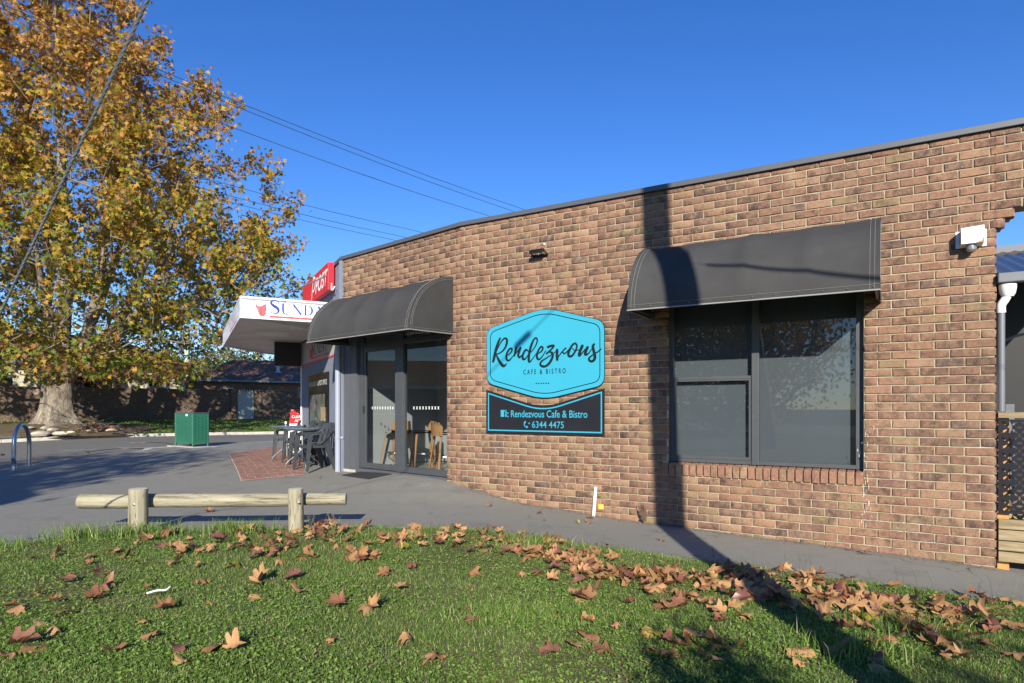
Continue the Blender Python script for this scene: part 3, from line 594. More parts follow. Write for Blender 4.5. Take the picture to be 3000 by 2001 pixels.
# coping
mb = MB(); mb.box(-.03, W1.L+.6, -.035, .25, 2.608, 2.668); part_empty_free('coping', mb, 'coping_metal', W1, bevel=.004)
mb = MB(); mb.box(-.03, W2.L+.012, -.033, .25, 2.606, 2.666); part_empty_free('coping', mb, 'coping_metal', W2, bevel=.004)
mb = MB(); mb.box(0, W3.L+.0, -.031, .25, 2.604, 2.664); part_empty_free('coping', mb, 'coping_metal', W3, bevel=.004)
# rest of the shell
E2 = E+W1.n*-8 if isinstance(E, np.ndarray) else (E[0]-W1.n[0]*8, E[1]-W1.n[1]*8)
N1, N2 = (-4.2, 19.5), (9.5, 21.0)
foot = [E, B, K, LL, N1, N2, E2]
mb = MB(); 
inn = [(p[0]*0.985+0.3*.985*0, p[1]) for p in foot]
c = np.mean(np.array(foot), 0); inn = [tuple(np.array(p)+(c-np.array(p))/np.hypot(*(c-np.array(p)))*0.2) for p in foot]
mb.add([(x, y, 2.35) for x, y in inn]+[(x, y, 2.5) for x, y in inn], [tuple(range(7)), tuple(range(13, 6, -1))]+[(i, (i+1) % 7, (i+1) % 7+7, i+7) for i in range(7)])
mb.build('roof', 'interior_dark', bld)
mb = MB()
for a, b in ((LL, N1), (N1, N2), (N2, E2)):
    mb.add([(a[0], a[1], -2), (b[0], b[1], -2), (b[0], b[1], 2.6), (a[0], a[1], 2.6)], [(0, 1, 2, 3)])
mb.build('rear_wall', 'render_wall', bld)
mb = MB(); a = W1.world(W1.L-.006); mb.add([(a[0], a[1], -2), (E2[0], E2[1], -2), (E2[0], E2[1], 2.6), (a[0], a[1], 2.6)], [(0, 1, 2, 3)]); mb.build('end_wall', 'house_brick', bld)

# ---- window
win = MB(); fy0, fy1 = .085, .14; zt = WTOP
win.box(WIN[0]+.0, WIN[0]+.055, fy0, fy1, SILLZ[1]+.001, zt); win.box(WIN[1]-.075, WIN[1], fy0, fy1, SILLZ[1]+.001, zt)
mL, mR = W1.hit(2203, 1200, -.1)[0], W1.hit(2224, 1200, -.1)[0]
win.box(mL, mR, fy0-.01, fy1+.003, SILLZ[1]+.002, zt); win.box(WIN[0]+.055, WIN[1]-.075, fy0+.002, fy1-.002, SILLZ[1]+.003, SILLZ[1]+.045); win.box(WIN[0]+.055, WIN[1]-.075, fy0+.002, fy1-.002, zt-.05, zt-.002)
window = win.build('window', 'frame_metal', bld, bevel=.003); window.matrix_basis = W1.M
mb = MB(); zr = .335
mb.box(WIN[0]+.056, mL-.001, fy0+.008, fy1-.012, zr, zr+.035); mb.box(WIN[0]+.056, WIN[0]+.085, fy0+.012, fy1-.014, SILLZ[1]+.046, zr-.001); mb.box(mL-.035, mL-.001, fy0+.012, fy1-.014, SILLZ[1]+.046, zr-.001)
mb.box(WIN[0]+.086, mL-.036, fy0+.012, fy1-.014, SILLZ[1]+.046, SILLZ[1]+.085); mb.box(WIN[0]+.086, mL-.036, fy0+.012, fy1-.014, zr-.02, zr-.001)
mb.build('sash', 'frame_metal', window, bevel=.002)
for a, b, z0, z1 in ((WIN[0]+.05, mL, SILLZ[1]+.04, zr+.01), (WIN[0]+.05, mL, zr+.02, zt-.02), (mR, WIN[1]-.07, SILLZ[1]+.04, zt-.02)):
    MB().add([(a, .115, z0), (b, .115, z0), (b, .115, z1), (a, .115, z1)], [(0, 1, 2, 3)]).build('pane', 'glass', window)
MB().box(WIN[0]+.02, mL+.03, .185, .187, SILLZ[1]+.02, zt-.02).build('roller_blind', 'blind', window)
MB().box(mR-.02, WIN[1]-.06, .185, .187, SILLZ[1]+.02, zt-.02).build('roller_blind', 'blind', window)
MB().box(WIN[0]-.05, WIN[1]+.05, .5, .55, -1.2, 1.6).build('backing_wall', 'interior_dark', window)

# ---- doors
def s2(px): return W2.hit(px, 1196, -.08)[0]
zb = -1.02; d = MB(); y1, y2 = .06, .13
d.box(.431, s2(1066), y1, y2, zb, DT); d.box(s2(1164), s2(1185), y1-.012, y2, zb, DT); d.box(DR-.05, DR-.001, y1, y2, zb, DT)
d.box(s2(1066), DR-.05, y1+.002, y2-.002, 1.03, 1.11); d.box(s2(1066), DR-.05, y1+.002, y2-.002, DT-.05, DT-.001); d.box(s2(1185), DR-.05, y1+.004, y2-.004, zb, zb+.09)
door = d.build('glass_door', 'frame_metal', bld, bevel=.003); door.matrix_basis = W2.M
l0, l1 = s2(1066)+.002, s2(1164)-.002; d = MB()
d.box(l0, l0+.06, y1+.012, y2-.02, zb+.005, 1.028); d.box(l1-.05, l1, y1+.012, y2-.02, zb+.005, 1.028); d.box(l0+.06, l1-.05, y1+.012, y2-.02, zb+.005, zb+.095); d.box(l0+.06, l1-.05, y1+.012, y2-.02, .955, 1.028)
leaf = d.build('sliding_leaf', 'frame_metal', door, bevel=.003)
for a, b, z0, z1, par in ((l0+.05, l1-.04, zb+.08, .97, leaf), (s2(1185)-.01, DR-.04, zb+.08, 1.04, door), (l0, l1, 1.1, DT-.03, door), (s2(1185)-.01, DR-.04, 1.1, DT-.03, door)):
    MB().add([(a, .095, z0), (b, .095, z0), (b, .095, z1), (a, .095, z1)], [(0, 1, 2, 3)]).build('pane', 'glass', door)
MB().box(l0+.012, l0+.032, y1-.012, y1+.012, -.08, .04).build('handle', 'black_sheet', door, bevel=.004)
for (xa, xb) in ((1088, 1152), (1209, 1286)):
    for i in range(9):
        t0 = s2(xa+(xb-xa)*i/8.6); mbx = MB(); 
        ribbon(mbx, [(t0, -.012, .009), (t0+.028, .022, .009)], .0935, smooth=False, discs=False); ribbon(mbx, [(t0, .022, .009), (t0+.028, -.012, .009)], .093, smooth=False, discs=False)
        for zz in (-.014, .024): ribbon(mbx, [(t0-.004, zz, .005), (t0+.011, zz, .005)], .0925, smooth=False, discs=False); ribbon(mbx, [(t0+.019, zz, .005), (t0+.034, zz, .005)], .0922, smooth=False, discs=False)
        mbx.build('safety_mark', 'white_paint', door)
text('transom_lettering', 'Sunday', 'white_paint', s2(1175), s2(1270), 1.14, 1.22, .093, door, shear=.3)
# ---- room behind the doors
ip = lambda s, y: W2.M @ Vector((s, y, 0))
room = MB(); room.box(-.1, 3.6, .3, 4.2, zb-.06, zb-.01); rf = room.build('shop_floor', 'interior_floor', bld); rf.matrix_basis = W2.M
room = MB(); room.box(.25, .33, .2, 1.9, zb, 1.5); room.box(.33, 2.1, 1.9, 1.98, zb, 1.5); room.box(2.1, 2.18, 1.9, 3.2, zb, 1.5); room.box(2.1, 4.2, 3.2, 3.28, zb, 1.5)
ri = room.build('shop_inner_wall', 'interior_wall', bld); ri.matrix_basis = W2.M
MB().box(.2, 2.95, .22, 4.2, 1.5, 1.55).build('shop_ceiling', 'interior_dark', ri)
MB().box(1.3, 1.304, 1.88, 1.90, 0, .3).build('wall_switch', 'black_sheet', ri)

mb = MB(); r = random.Random(77)
for i in range(46):   # white drips under the right window corner
    s_ = WIN[1]+.03+r.gauss(0, .035); z_ = r.uniform(-1.25, -.2); h_ = r.uniform(.006, .05); w_ = r.uniform(.0015, .004); yy = -.0032-r.random()*.001
    mb.add([(s_-w_, yy, z_), (s_+w_, yy, z_), (s_+w_*.6, yy, z_+h_), (s_-w_*.6, yy, z_+h_)], [(0, 1, 2, 3)])
for i in range(60):
    s_ = r.uniform(.1, W1.L-.1); z_ = r.uniform(-1.2, 2.4)
    if WIN[0]-.1 < s_ < WIN[1]+.1 and z_ > -.7: continue
    w_ = r.uniform(.002, .006); mb.add([(s_+math.cos(a)*w_*r.uniform(.5, 1), -.0034-i*1e-5, z_+math.sin(a)*w_*r.uniform(.5, 1)) for a in (0, 1, 2, 3, 4, 5)], [(0, 1, 2, 3, 4, 5)])
o = mb.build('paint_drips', 'white_stain', wall1); tag(o, kind='stuff')
mb = MB(); zz = C0-14*CH-.005
for (a, b, z_) in ((5.28, 5.52, C0-13*CH), (5.52, 5.76, C0-14*CH), (5.05, 5.28, C0-12*CH), (5.40, 5.64, C0-12*CH)): [mb.box(a+(b-a)*k/12, a+(b-a)*(k+.9)/12, .004, .02, z_-.0085+r.uniform(-.001, .002), z_-.003+r.uniform(-.001, .001)) for k in range(12) if r.random() > .2]
for (s_, z_) in ((5.28, C0-13*CH), (5.52, C0-14*CH), (5.76, C0-14*CH)): mb.box(s_-.004, s_+.004, .0025, .02, z_, z_+.08)
mb.build('white_mortar', 'white_stain', wall1)

# ------------------------------------------------------------------ awnings
def awning(wall, s0, s1, z0, z1, h, label):
    root = thing('window_awning', label, 'awning', 'curved charcoal awnings on the brick wall', mw=wall.MT(s0, z0, 0))
    w = s1-s0; hh = z1-z0; NS, NP = 36, 16; ribs = 4
    def P(u, a, push=0):
        s = u*w; k = abs(math.sin(u*math.pi*ribs))**.7; sag = -0.034*k*math.sin(a*2)+push+.006*mnoise.noise((u*w*2.2, a*2, z1*3))+.004*mnoise.noise((u*w*6, a*5, s0))
        return (s, -(h+sag)*math.sin(a), (hh+sag)*math.cos(a))
    mb = MB(); vs = [P(i/NS, j/NP*math.pi/2) for i in range(NS+1) for j in range(NP+1)]
    mb.add(vs, [(i*(NP+1)+j, (i+1)*(NP+1)+j, (i+1)*(NP+1)+j+1, i*(NP+1)+j+1) for i in range(NS) for j in range(NP)])
    mb.build('canvas', 'awning_canvas', root, smooth=True)
    for s in (0, 1):
        mb = MB(); x = 0.003 if s == 0 else w-.003; arc = [(x, -h*math.sin(j/NP*math.pi/2)*.998, hh*math.cos(j/NP*math.pi/2)*.998) for j in range(NP+1)]
        bot = [(x+0, -h*t, -.008*math.sin(t*9)**2-.0) for t in (.75, .5, .25)]+[(x, 0, 0)]
        mb.add(arc+bot, [tuple(range(len(arc+bot)))]); mb.build('side_panel', 'awning_canvas', root)
    mb = MB(); mb.tube([(0, -h, -.004), (w, -h, -.004)], .007, 6); mb.tube([(0, -h, -.004), (0, 0, -.004)], .006, 6); mb.tube([(w, -h, -.004), (w, 0, -.004)], .006, 6); mb.build('binding', 'stitch', root)
    mb = MB(); mb.bar((.03, -h+.03, .03), (w-.03, -h+.03, .03), .025); mb.bar((.03, -h+.03, .03), (.03, 0, .03), .025); mb.bar((w-.03, -h+.03, .03), (w-.03, 0, .03), .025); mb.build('frame_tube', 'frame_metal', root)
    for i in range(1, ribs):
        mb = MB(); mb.tube([P(i/ribs, j/10*math.pi/2, -.02) for j in range(11)], .011, 6); mb.build('rib', 'frame_metal', root)
    a1 = math.acos(.05/hh); st = .0013; mb = MB()
    mb.tube([P(i/NS, a1, .003) for i in range(NS+1)], st, 4)
    for u in (.018, .034, 1-.018, 1-.034): mb.tube([P(u, j/20*math.pi/2, .003) for j in range(21)], st, 4)
    for s in (0, 1):
        x = -.003 if s == 0 else w+.003
        for sc in (.975, .945): mb.tube([(x, -h*math.sin(j/20*1.5)*sc, hh*math.cos(j/20*1.5)*sc) for j in range(21)], st, 4)
        mb.tube([(x, -h*t, .03) for t in (0.02, .5, .97)], st, 4)
    mb.build('stitching', 'stitch', root); a2 = math.acos(.028/hh)
    for i in range(12):
        p = P((i+.25)/11.5, a2, .004); mb = MB().lathe([(.007, 0), (.006, .004), (.003, .006)], 8); o = mb.build('stud', 'steel', root); o.location = p; o.rotation_euler = (R(90), 0, 0)
    return root
a = W1.hit(1908, 931)[0]; awning(W1, a, a+2.395, 1.075, 1.905, .82, 'charcoal barrel awning over the dark two-pane window, crossed by a pole shadow')
b2 = W2.hit(1328, 976)[0]; awning(W2, b2-2.67, b2, 1.08, 1.905, .81, 'charcoal barrel awning over the glass sliding door')

# ------------------------------------------------------------------ signs on the main wall
def rounded(poly, r, n=7):
    out = []; m = len(poly)
    for i in range(m):
        p = np.array(poly[i], float); a = np.array(poly[i-1], float)-p; b = np.array(poly[(i+1) % m], float)-p
        rr = r[i] if isinstance(r, (list, tuple)) else r
        if rr <= 0: out.append(tuple(p)); continue
        a /= np.hypot(*a); b /= np.hypot(*b); P0, P2 = p+a*rr, p+b*rr
        for k in range(n+1):
            t = k/n; out.append(tuple(P0*(1-t)**2+2*p*t*(1-t)+P2*t*t))
    return out
def inset(poly, d):
    P = np.array(poly, float); n = len(P); area = sum(P[i][0]*P[(i+1) % n][1]-P[(i+1) % n][0]*P[i][1] for i in range(n)); sg = 1 if area > 0 else -1; out = []
    for i in range(n):
        e1 = P[i]-P[i-1]; e2 = P[(i+1) % n]-P[i]; e1 /= np.hypot(*e1); e2 /= np.hypot(*e2)
        n1 = np.array((-e1[1], e1[0]))*sg; n2 = np.array((-e2[1], e2[0]))*sg; m = n1+n2; m /= np.hypot(*m); out.append(tuple(P[i]+m*d/max(.3, m.dot(n1))))
    return out
def ring(mb, poly, w, y): 
    q = inset(poly, w); n = len(poly); mb.add([(x, y, z) for x, z in poly]+[(x, y, z) for x, z in q], [(i, (i+1) % n, (i+1) % n+n, i+n) for i in range(n)])
OFF = .03
def z5(x, y): return W1.hit(1300+x/2.613, 600+y/2.613, OFF)
hexa = [z5(328, 952), z5(768, 784), z5(1232, 888), z5(1232, 1380), z5(768, 1494), z5(328, 1366)]
s0 = hexa[0][0]; zc = z5(768, 1140)[1]
hs = thing('cafe_sign', 'bright cyan hexagonal sign with brush lettering on the brick wall', 'sign', mw=W1.MT(s0, zc, OFF))
loc = lambda p: (p[0]-s0, p[1]-zc)
hx = [loc(p) for p in hexa]; RR = [.12, .22, .12, .12, .22, .12]
outer = rounded(hx, RR)
mb = MB(); mb.cur = 0; mb.prism(outer, 0, .012); mb.build('panel', 'script_black', hs)
mb = MB(); mb.prism(inset(outer, .006), -.0012, -.0002); mb.build('face', 'cyan_paint', hs)
mb = MB(); ring(mb, rounded(inset(hx, .058), [.1, .2, .1, .1, .2, .1]), .011, -.0016); mb.build('border_line', 'print_black', hs)
def zs(x, y): return loc(W1.hit(1420+x/6.53, 960+y/6.53, OFF))
K6 = 1.62/6.53/208
script = [
 [(295, 205, 24), (255, 300, 34), (215, 430, 38), (190, 540, 38), (165, 645, 34)],
 [(238, 430, 10), (290, 320, 14), (345, 235, 20), (395, 203, 22), (425, 228, 28), (425, 290, 30), (395, 380, 26), (340, 450, 20), (280, 490, 16), (225, 510, 14)],
 [(225, 510, 14), (250, 580, 28), (300, 670, 36), (350, 728, 38), (388, 722, 26), (428, 680, 6)],
 [(440, 530, 10), (500, 480, 16), (525, 420, 20), (505, 395, 22), (470, 415, 24), (430, 480, 26), (415, 560, 30), (425, 612, 28), (455, 630, 24), (490, 610, 18), (545, 540, 12), (580, 500, 12)],
 [(605, 382, 32), (590, 450, 32), (568, 535, 24)], [(572, 535, 10), (630, 450, 14), (672, 392, 18)], [(685, 388, 32), (660, 460, 32), (642, 530, 30), (668, 568, 24), (715, 525, 14), (740, 490, 12)],
 [(835, 452, 12), (800, 425, 24), (765, 450, 26), (730, 530, 28), (730, 590, 30), (760, 605, 24), (800, 570, 14), (850, 490, 10)],
 [(885, 470, 12), (950, 390, 14), (1000, 290, 18), (1005, 222, 20), (980, 198, 20), (940, 230, 22), (900, 320, 30), (865, 440, 32), (845, 560, 32), (848, 640, 30), (872, 650, 18), (930, 580, 12), (985, 500, 10), (1010, 470, 10)],
 [(1025, 495, 12), (1085, 455, 18), (1115, 400, 22), (1095, 365, 24), (1060, 385, 22), (1015, 470, 26), (1000, 550, 28), (1020, 600, 26), (1060, 600, 18), (1110, 540, 14), (1170, 445, 12)],
 [(1210, 370, 28), (1270, 350, 28), (1325, 345, 24), (1290, 400, 20), (1225, 460, 20), (1190, 495, 24)],
 [(1225, 470, 12), (1260, 465, 22), (1295, 490, 28), (1303, 540, 30), (1280, 610, 30), (1230, 690, 30), (1160, 740, 26), (1095, 735, 28), (1065, 695, 26), (1095, 640, 20), (1170, 590, 16), (1290, 510, 12), (1370, 450, 10)],
 [(1388, 430, 34), (1385, 520, 34), (1390, 610, 32)], [(1395, 605, 14), (1410, 560, 14), (1460, 490, 14), (1520, 420, 16), (1552, 395, 20)], [(1505, 440, 10), (1500, 480, 16), (1540, 492, 16), (1600, 430, 12), (1660, 350, 10)],
 [(1740, 300, 20), (1690, 320, 22), (1640, 400, 28), (1605, 480, 30), (1610, 535, 28), (1645, 550, 26), (1690, 520, 24), (1745, 430, 22), (1768, 350, 20), (1740, 297, 20)], [(1680, 395, 8), (1720, 432, 10), (1800, 428, 10)],
 [(1870, 350, 34), (1835, 430, 34), (1808, 518, 32), (1825, 530, 24), (1870, 480, 14), (1940, 395, 12)], [(1970, 378, 32), (1940, 440, 34), (1925, 500, 34), (1950, 515, 24), (2000, 480, 14), (2048, 412, 10)],
 [(2095, 320, 26), (2072, 355, 30), (2085, 430, 32), (2105, 510, 34), (2110, 580, 34), (2080, 632, 28), (2030, 642, 26), (1995, 605, 24), (2020, 560, 18), (2100, 500, 14), (2170, 460, 14), (2225, 410, 14)]]
mb = MB(); y = -.0020
for stf in script: y = ribbon(mb, [(*zs(a, b), w*K6) for a, b, w in stf], y, dy=2e-6)
mb.build('script_lettering', 'script_black', hs)
def tbox(f, x0, y0, x1, y1):   # zoom corner points -> fitted box
    a = f(x0, y0); b = f(x1, y1); return a[0], b[0], b[1], a[1]
a = zs(740, 898); b = zs(1552, 775)
text('small_lettering', 'C A F E   &   B I S T R O', 'print_black', a[0], b[0], a[1], b[1], -.0025, hs, off=.012)
for i in range(6):
    p = loc(W1.hit(1300+(709+i*18.6)/2.613, 600+1367/2.613, OFF)); mb = MB(); mb.box(p[0]-.0085, p[0]+.0085, -.003, -.0014, p[1]-.008, p[1]+.008); mb.build('dot', 'print_black', hs)
for p in ((.75, 784), (.75, 1490)): pass
# lower black sign
def z7(x, y): return W1.hit(1420+x/3.733, 1130+y/3.733, OFF)
low = [z7(17, 45), z7(640, 248), z7(1308, 27), z7(1308, 548), z7(17, 514)]
s1_ = low[0][0]; z1_ = z7(640, 380)[1]; loc2 = lambda p: (p[0]-s1_, p[1]-z1_)
ls = thing('contact_sign', 'black notched sign with cyan border, page name and phone number', 'sign', mw=W1.MT(s1_, z1_, OFF))
lp = [loc2(p) for p in low]; rr2 = [0, .3, 0, 0, 0]
po = rounded(lp, rr2); mb = MB(); mb.prism(po, 0, .012); mb.build('panel', 'dark_sign', ls)
mb = MB(); ring(mb, rounded(inset(lp, .030), [0, .26, 0, 0, 0]), .017, -.002); mb.build('border_line', 'cyan_paint', ls)
f7 = lambda x, y: loc2(z7(x, y))
a = f7(288, 342); b = f7(1123, 275); text('page_lettering', 'Rendezvous Cafe & Bistro', 'cyan_paint', a[0], b[0], a[1]-.004, b[1]+.006, -.002, ls, off=.008)
a = f7(518, 460); b = f7(866, 392); text('phone_lettering', '6344 4475', 'cyan_paint', a[0], b[0], a[1], b[1], -.002, ls, off=.002)
a = f7(177, 340); b = f7(240, 266); mb = MB(); mb.prism([(a[0], a[1]), (b[0], a[1]), (b[0], b[1]), (a[0], b[1])], -.0026, -.001); lg = mb.build('page_logo', 'cyan_paint', ls)
mb = MB(); cx = b[0]-(b[0]-a[0])*.32; hgt = b[1]-a[1]; wl = hgt*.17
ribbon(mb, [(cx, a[1], wl), (cx, a[1]+hgt*.6, wl), (cx+wl*.4, b[1]-hgt*.15, wl*.9), (cx+wl*1.2, b[1]-hgt*.12, wl*.8)], -.003); ribbon(mb, [(cx-wl*.9, a[1]+hgt*.47, wl*.75), (cx+wl*1.2, a[1]+hgt*.47, wl*.75)], -.0035, smooth=False, discs=False); mb.build('logo_letter', 'dark_sign', lg)
for (x, y_) in ((255, 300), (255, 336), (487, 411)):
    p = f7(x, y_); w = .009; mb = MB(); mb.box(p[0]-w, p[0]+w, -.003, -.001, p[1]-w, p[1]+w); mb.build('dot', 'cyan_paint', ls)
mb = MB(); ribbon(mb, [(*f7(443, 398), .028), (*f7(433, 415), .013), (*f7(438, 438), .014), (*f7(452, 450), .013), (*f7(464, 452), .028)], -.002); mb.build('phone_symbol', 'cyan_paint', ls)
for (x, y_) in ((30, 60), (1296, 43), (28, 497), (1296, 532), (648, 225), (648, 513)):
    p = f7(x, y_); mb = MB().lathe([(.006, 0), (.004, .003)], 8); o = mb.build('screw', 'steel', ls); o.location = (p[0], -.003, p[1]); o.rotation_euler = (R(90), 0, 0)

# ------------------------------------------------------------------ floodlight, alarm box
fs_, fz = W1.hit(1572, 737, .12)
fl = thing('floodlight', 'small black finned floodlight tilted down above the cyan sign', 'floodlight', mw=W1.MT(fs_, fz, 0) @ Matrix.Scale(.74, 4))
tilt = Matrix.Rotation(R(22), 4, 'X')
hd = MB(); hd.box(-.135, .135, -.055, .055, -.018, .018); o = hd.build('housing', 'black_sheet', fl, bevel=.006); o.matrix_basis = Matrix.Translation((0, -.15, 0)) @ tilt
f = MB()
for i in range(14): x = -.125+i*.019; f.box(x, x+.006, -.05, .05, .018, .04)
f.build('cooling_fins', 'black_sheet', o)
MB().box(-.10, .10, -.045, .045, -.024, -.0185).build('lens', 'soft_paper', o)
bk = MB(); bk.bar((-.145, -.15, 0), (-.145, -.01, -.04), .006, .03); bk.bar((.145, -.15, 0), (.145, -.01, -.04), .006, .03); bk.box(-.15, .15, -.012, -.003, -.07, -.02); bk.build('bracket', 'black_sheet', fl)
for x in (-.09, .09): MB().lathe([(.01, 0), (.008, .012)], 8).build('bolt', 'steel', fl, loc=(x, -.15, -.035))
mb = MB(); mb.tube([tuple(q) for q in spline([(-.05, -.13, .03), (-.01, -.1, .1), (.06, -.04, .14), (.075, -.005, .15)], 5)], .004, 5); mb.build('cable', 'black_sheet', fl)
mb = MB(); mb.box(.06, .09, -.02, -.003, .14, .165); mb.build('cable_clip', 'white_paint', fl)
bs, bz_ = W1.hit(2850, 698, 0.0)
ab = thing('alarm_box', 'rust-stained white alarm box with round sensor near the brick corner', 'alarm box', mw=W1.MT(bs-.02, bz_, 0))
mb = MB(); mb.box(-.115, .125, -.006, -.001, -.085, .075); mb.build('back_plate', 'white_paint', ab)
mb = MB(); mb.hexa([(-.082, -.14, -.075), (.095, -.14, -.075), (.095, -.006, -.08), (-.082, -.006, -.08)], [(-.082, -.14, .075), (.095, -.14, .085), (.095, -.006, .085), (-.082, -.006, .075)]); cv = mb.build('cover', 'white_paint', ab, bevel=.003)
mb = MB(); mb.add([(.03, -.1415, -.074), (.094, -.1415, -.074), (.094, -.1415, -.02), (.088, -.1415, -.028), (.08, -.1415, -.055), (.05, -.1415, -.066)], [(0, 1, 2, 3, 4, 5)]); mb.build('rust_stain', 'rust', cv)
for i in range(9): MB().box(-.085, -.0825, -.07, -.03, -.055+i*.013, -.049+i*.013).build('vent_slot', 'print_black', cv)
MB().lathe([(.042, -.02), (.045, 0), (.038, .02), (.038, .03)], 18).build('sensor', 'pipe_dark', ab, loc=(.0, -.08, -.11), smooth=True)
MB().lathe([(.024, -.012), (.034, -.006), (.038, 0)], 18).build('sensor_lens', 'galvanised', ab, loc=(.0, -.08, -.128), smooth=True)

# ------------------------------------------------------------------ canopy with masthead, hanging box, POST sign
Cc = np.array((-4.46, 10.35)); Kc = Cc+np.array((.883, .469))*1.62
cz0, cz1 = 1.484, 1.846
can = thing('shop_canopy', 'white flat canopy with newspaper masthead projecting over the pavement', 'canopy')
poly = [tuple(Cc), tuple(Kc), (-3.03, 11.16), (LL[0]-.02, LL[1]), (-4.5, 18.6), (-6.45, 18.05), (-6.71, 17.3), (-6.93, 15.14)]
WF = Wall(Cc, Kc); WS = Wall((-6.93, 15.14), Cc); WB = Wall((-6.71, 17.3), (-6.93, 15.14)); WD = Wall((-6.45, 18.05), (-6.71, 17.3)); WE = Wall((-4.5, 18.6), (-6.45, 18.05))
fr = MB(); fr.box(0, WF.L, 0, .03, cz0, cz1); ff = fr.build('front_fascia', 'fascia_white', can); ff.matrix_basis = WF.M
fr = MB(); fr.box(0, WS.L, .001, .03, cz0, cz1-.002); sf = fr.build('side_fascia', 'weathered_panel', can); sf.matrix_basis = WS.M
for wq in (WB, WD, WE):
    fr = MB(); fr.box(0, wq.L, 0, .03, cz0+.001, cz1-.003); q = fr.build('rear_fascia', 'fascia_white', can); q.matrix_basis = wq.M
mb = MB(); n = len(poly); mb.add([(x, y, cz1-.06) for x, y in poly]+[(x, y, cz1-.03) for x, y in poly], [tuple(range(n)), tuple(range(2*n-1, n-1, -1))]+[(i, (i+1) % n, (i+1) % n+n, i+n) for i in range(n)]); mb.build('roof_sheet', 'galvanised', can)
mb = MB(); fq = [(.02, cz0), (.02, cz1)]
mb.box(.085, .088, -.0015, 0, cz0, cz1); mb.build('joint_line', 'galvanised', ff)
def clip(poly, a, b, c):   # keep a*x+b*y<=c
    out = []
    for i in range(len(poly)):
        p, q = poly[i-1], poly[i]; dp, dq = a*p[0]+b*p[1]-c, a*q[0]+b*q[1]-c
        if (dp <= 0) != (dq <= 0): t = dp/(dp-dq); out.append((p[0]+(q[0]-p[0])*t, p[1]+(q[1]-p[1])*t))
        if dq <= 0: out.append(tuple(q))
    return out
cpoly = [tuple(Cc), tuple(Kc), (-3.2, 11.4), (LL[0]-.05, LL[1]), (-4.9, 18.4), (-6.45, 18.05), (-6.71, 17.3), (-6.93, 15.14)]
sd_ = np.array((-.469, .883)); bw = .20
for i in range(40):
    c0 = sd_.dot(Cc)+.03+i*bw; q = clip(clip(cpoly, sd_[0], sd_[1], c0+bw-.008), -sd_[0], -sd_[1], -c0)
    if len(q) < 3: continue
    z = cz0+.035; k = len(q); mb = MB(); mb.add([(x, y, z) for x, y in q]+[(x, y, z+.02) for x, y in q], [tuple(range(k)), tuple(range(2*k-1, k-1, -1))]+[(j, (j+1) % k, (j+1) % k+k, j+k) for j in range(k)]); mb.build('soffit_board', 'soffit', can)
mb = MB(); mb.add([(x, y, cz0+.06) for x, y in cpoly], [tuple(range(len(cpoly)))]); mb.build('soffit_backing', 'interior_dark', can)
mb = MB(); p = Cc+sd_*.25+np.array((.883, .469))*.15; q = Cc+sd_*.9+np.array((.883, .469))*2.1; mb.hexa([(p[0], p[1], cz0+.03), (q[0], q[1], cz0-.14), (q[0]-.07, q[1]+.12, cz0-.14), (p[0]-.07, p[1]+.12, cz0+.03)], [(p[0], p[1], cz0+.034), (q[0], q[1], cz0+.034), (q[0]-.07, q[1]+.12, cz0+.034), (p[0]-.07, p[1]+.12, cz0+.034)]); mb.build('sloping_beam', 'soffit', can)
mb = MB(); Pq = Cc+sd_*2.1+np.array((.883, .469))*.75; ql = Matrix.Translation((Pq[0], Pq[1], cz0)) @ Matrix.Rotation(math.atan2(.469, .883), 4, 'Z'); mb.hexa([(-.28, -.16, -.05), (.28, -.16, -.05), (.28, .16, -.05), (-.28, .16, -.05)], [(-.34, -.2, .032), (.34, -.2, .032), (.34, .2, .032), (-.34, .2, .032)]); o = mb.build('soffit_light', 'soffit', can); o.matrix_basis = ql
# rod stay
a = Vector((-4.02, 10.62, cz1-.02)); bq = W3.MT(W3.hit(978, 800)[0], 2.48, .06).translation
mb = MB(); mb.tube([a, bq], .013, 8); mb.build('stay_rod', 'pipe_dark', can)
mb = MB(); c3 = W3.M.inverted() @ bq; mb.box(c3.x-.05, c3.x+.03, -.012, -.001, 2.3, 2.6); mb.box(c3.x-.02, c3.x+.01, -.06, -.012, 2.45, 2.51); o = mb.build('stay_bracket', 'pipe_dark', can); o.matrix_basis = W3.M
# masthead lettering
GL = {'S': ([(.86, .70, .03), (.80, .90, .06), (.52, .97, .07), (.24, .88, .12), (.18, .72, .16), (.42, .56, .21), (.72, .42, .21), (.84, .24, .15), (.68, .06, .09), (.42, .03, .06), (.18, .12, .06), (.10, .32, .03)], []),
 'U': ([(.22, .97, .17), (.22, .38, .17), (.30, .12, .13), (.54, .03, .08), (.76, .12, .05), (.82, .38, .05), (.82, .97, .05)], [((.04, .98), (.42, .98)), ((.68, .98), (.98, .98))]),
 'N': (None, [((.02, .98), (.25, .98)), ((.04, .02), (.36, .02)), ((.68, .98), (1, .98))]), 'D': ([(.24, .97, .05), (.56, .94, .08), (.82, .76, .15), (.88, .5, .19), (.82, .24, .15), (.56, .06, .08), (.24, .03, .05)], [((.02, .98), (.4, .98)), ((.02, .02), (.4, .02))]),
 'A': (None, [((.0, .02), (.28, .02)), ((.68, .02), (1, .02))]), 'Y': (None, [((.0, .98), (.34, .98)), ((.7, .98), (1, .98)), ((.34, .02), (.7, .02))])}
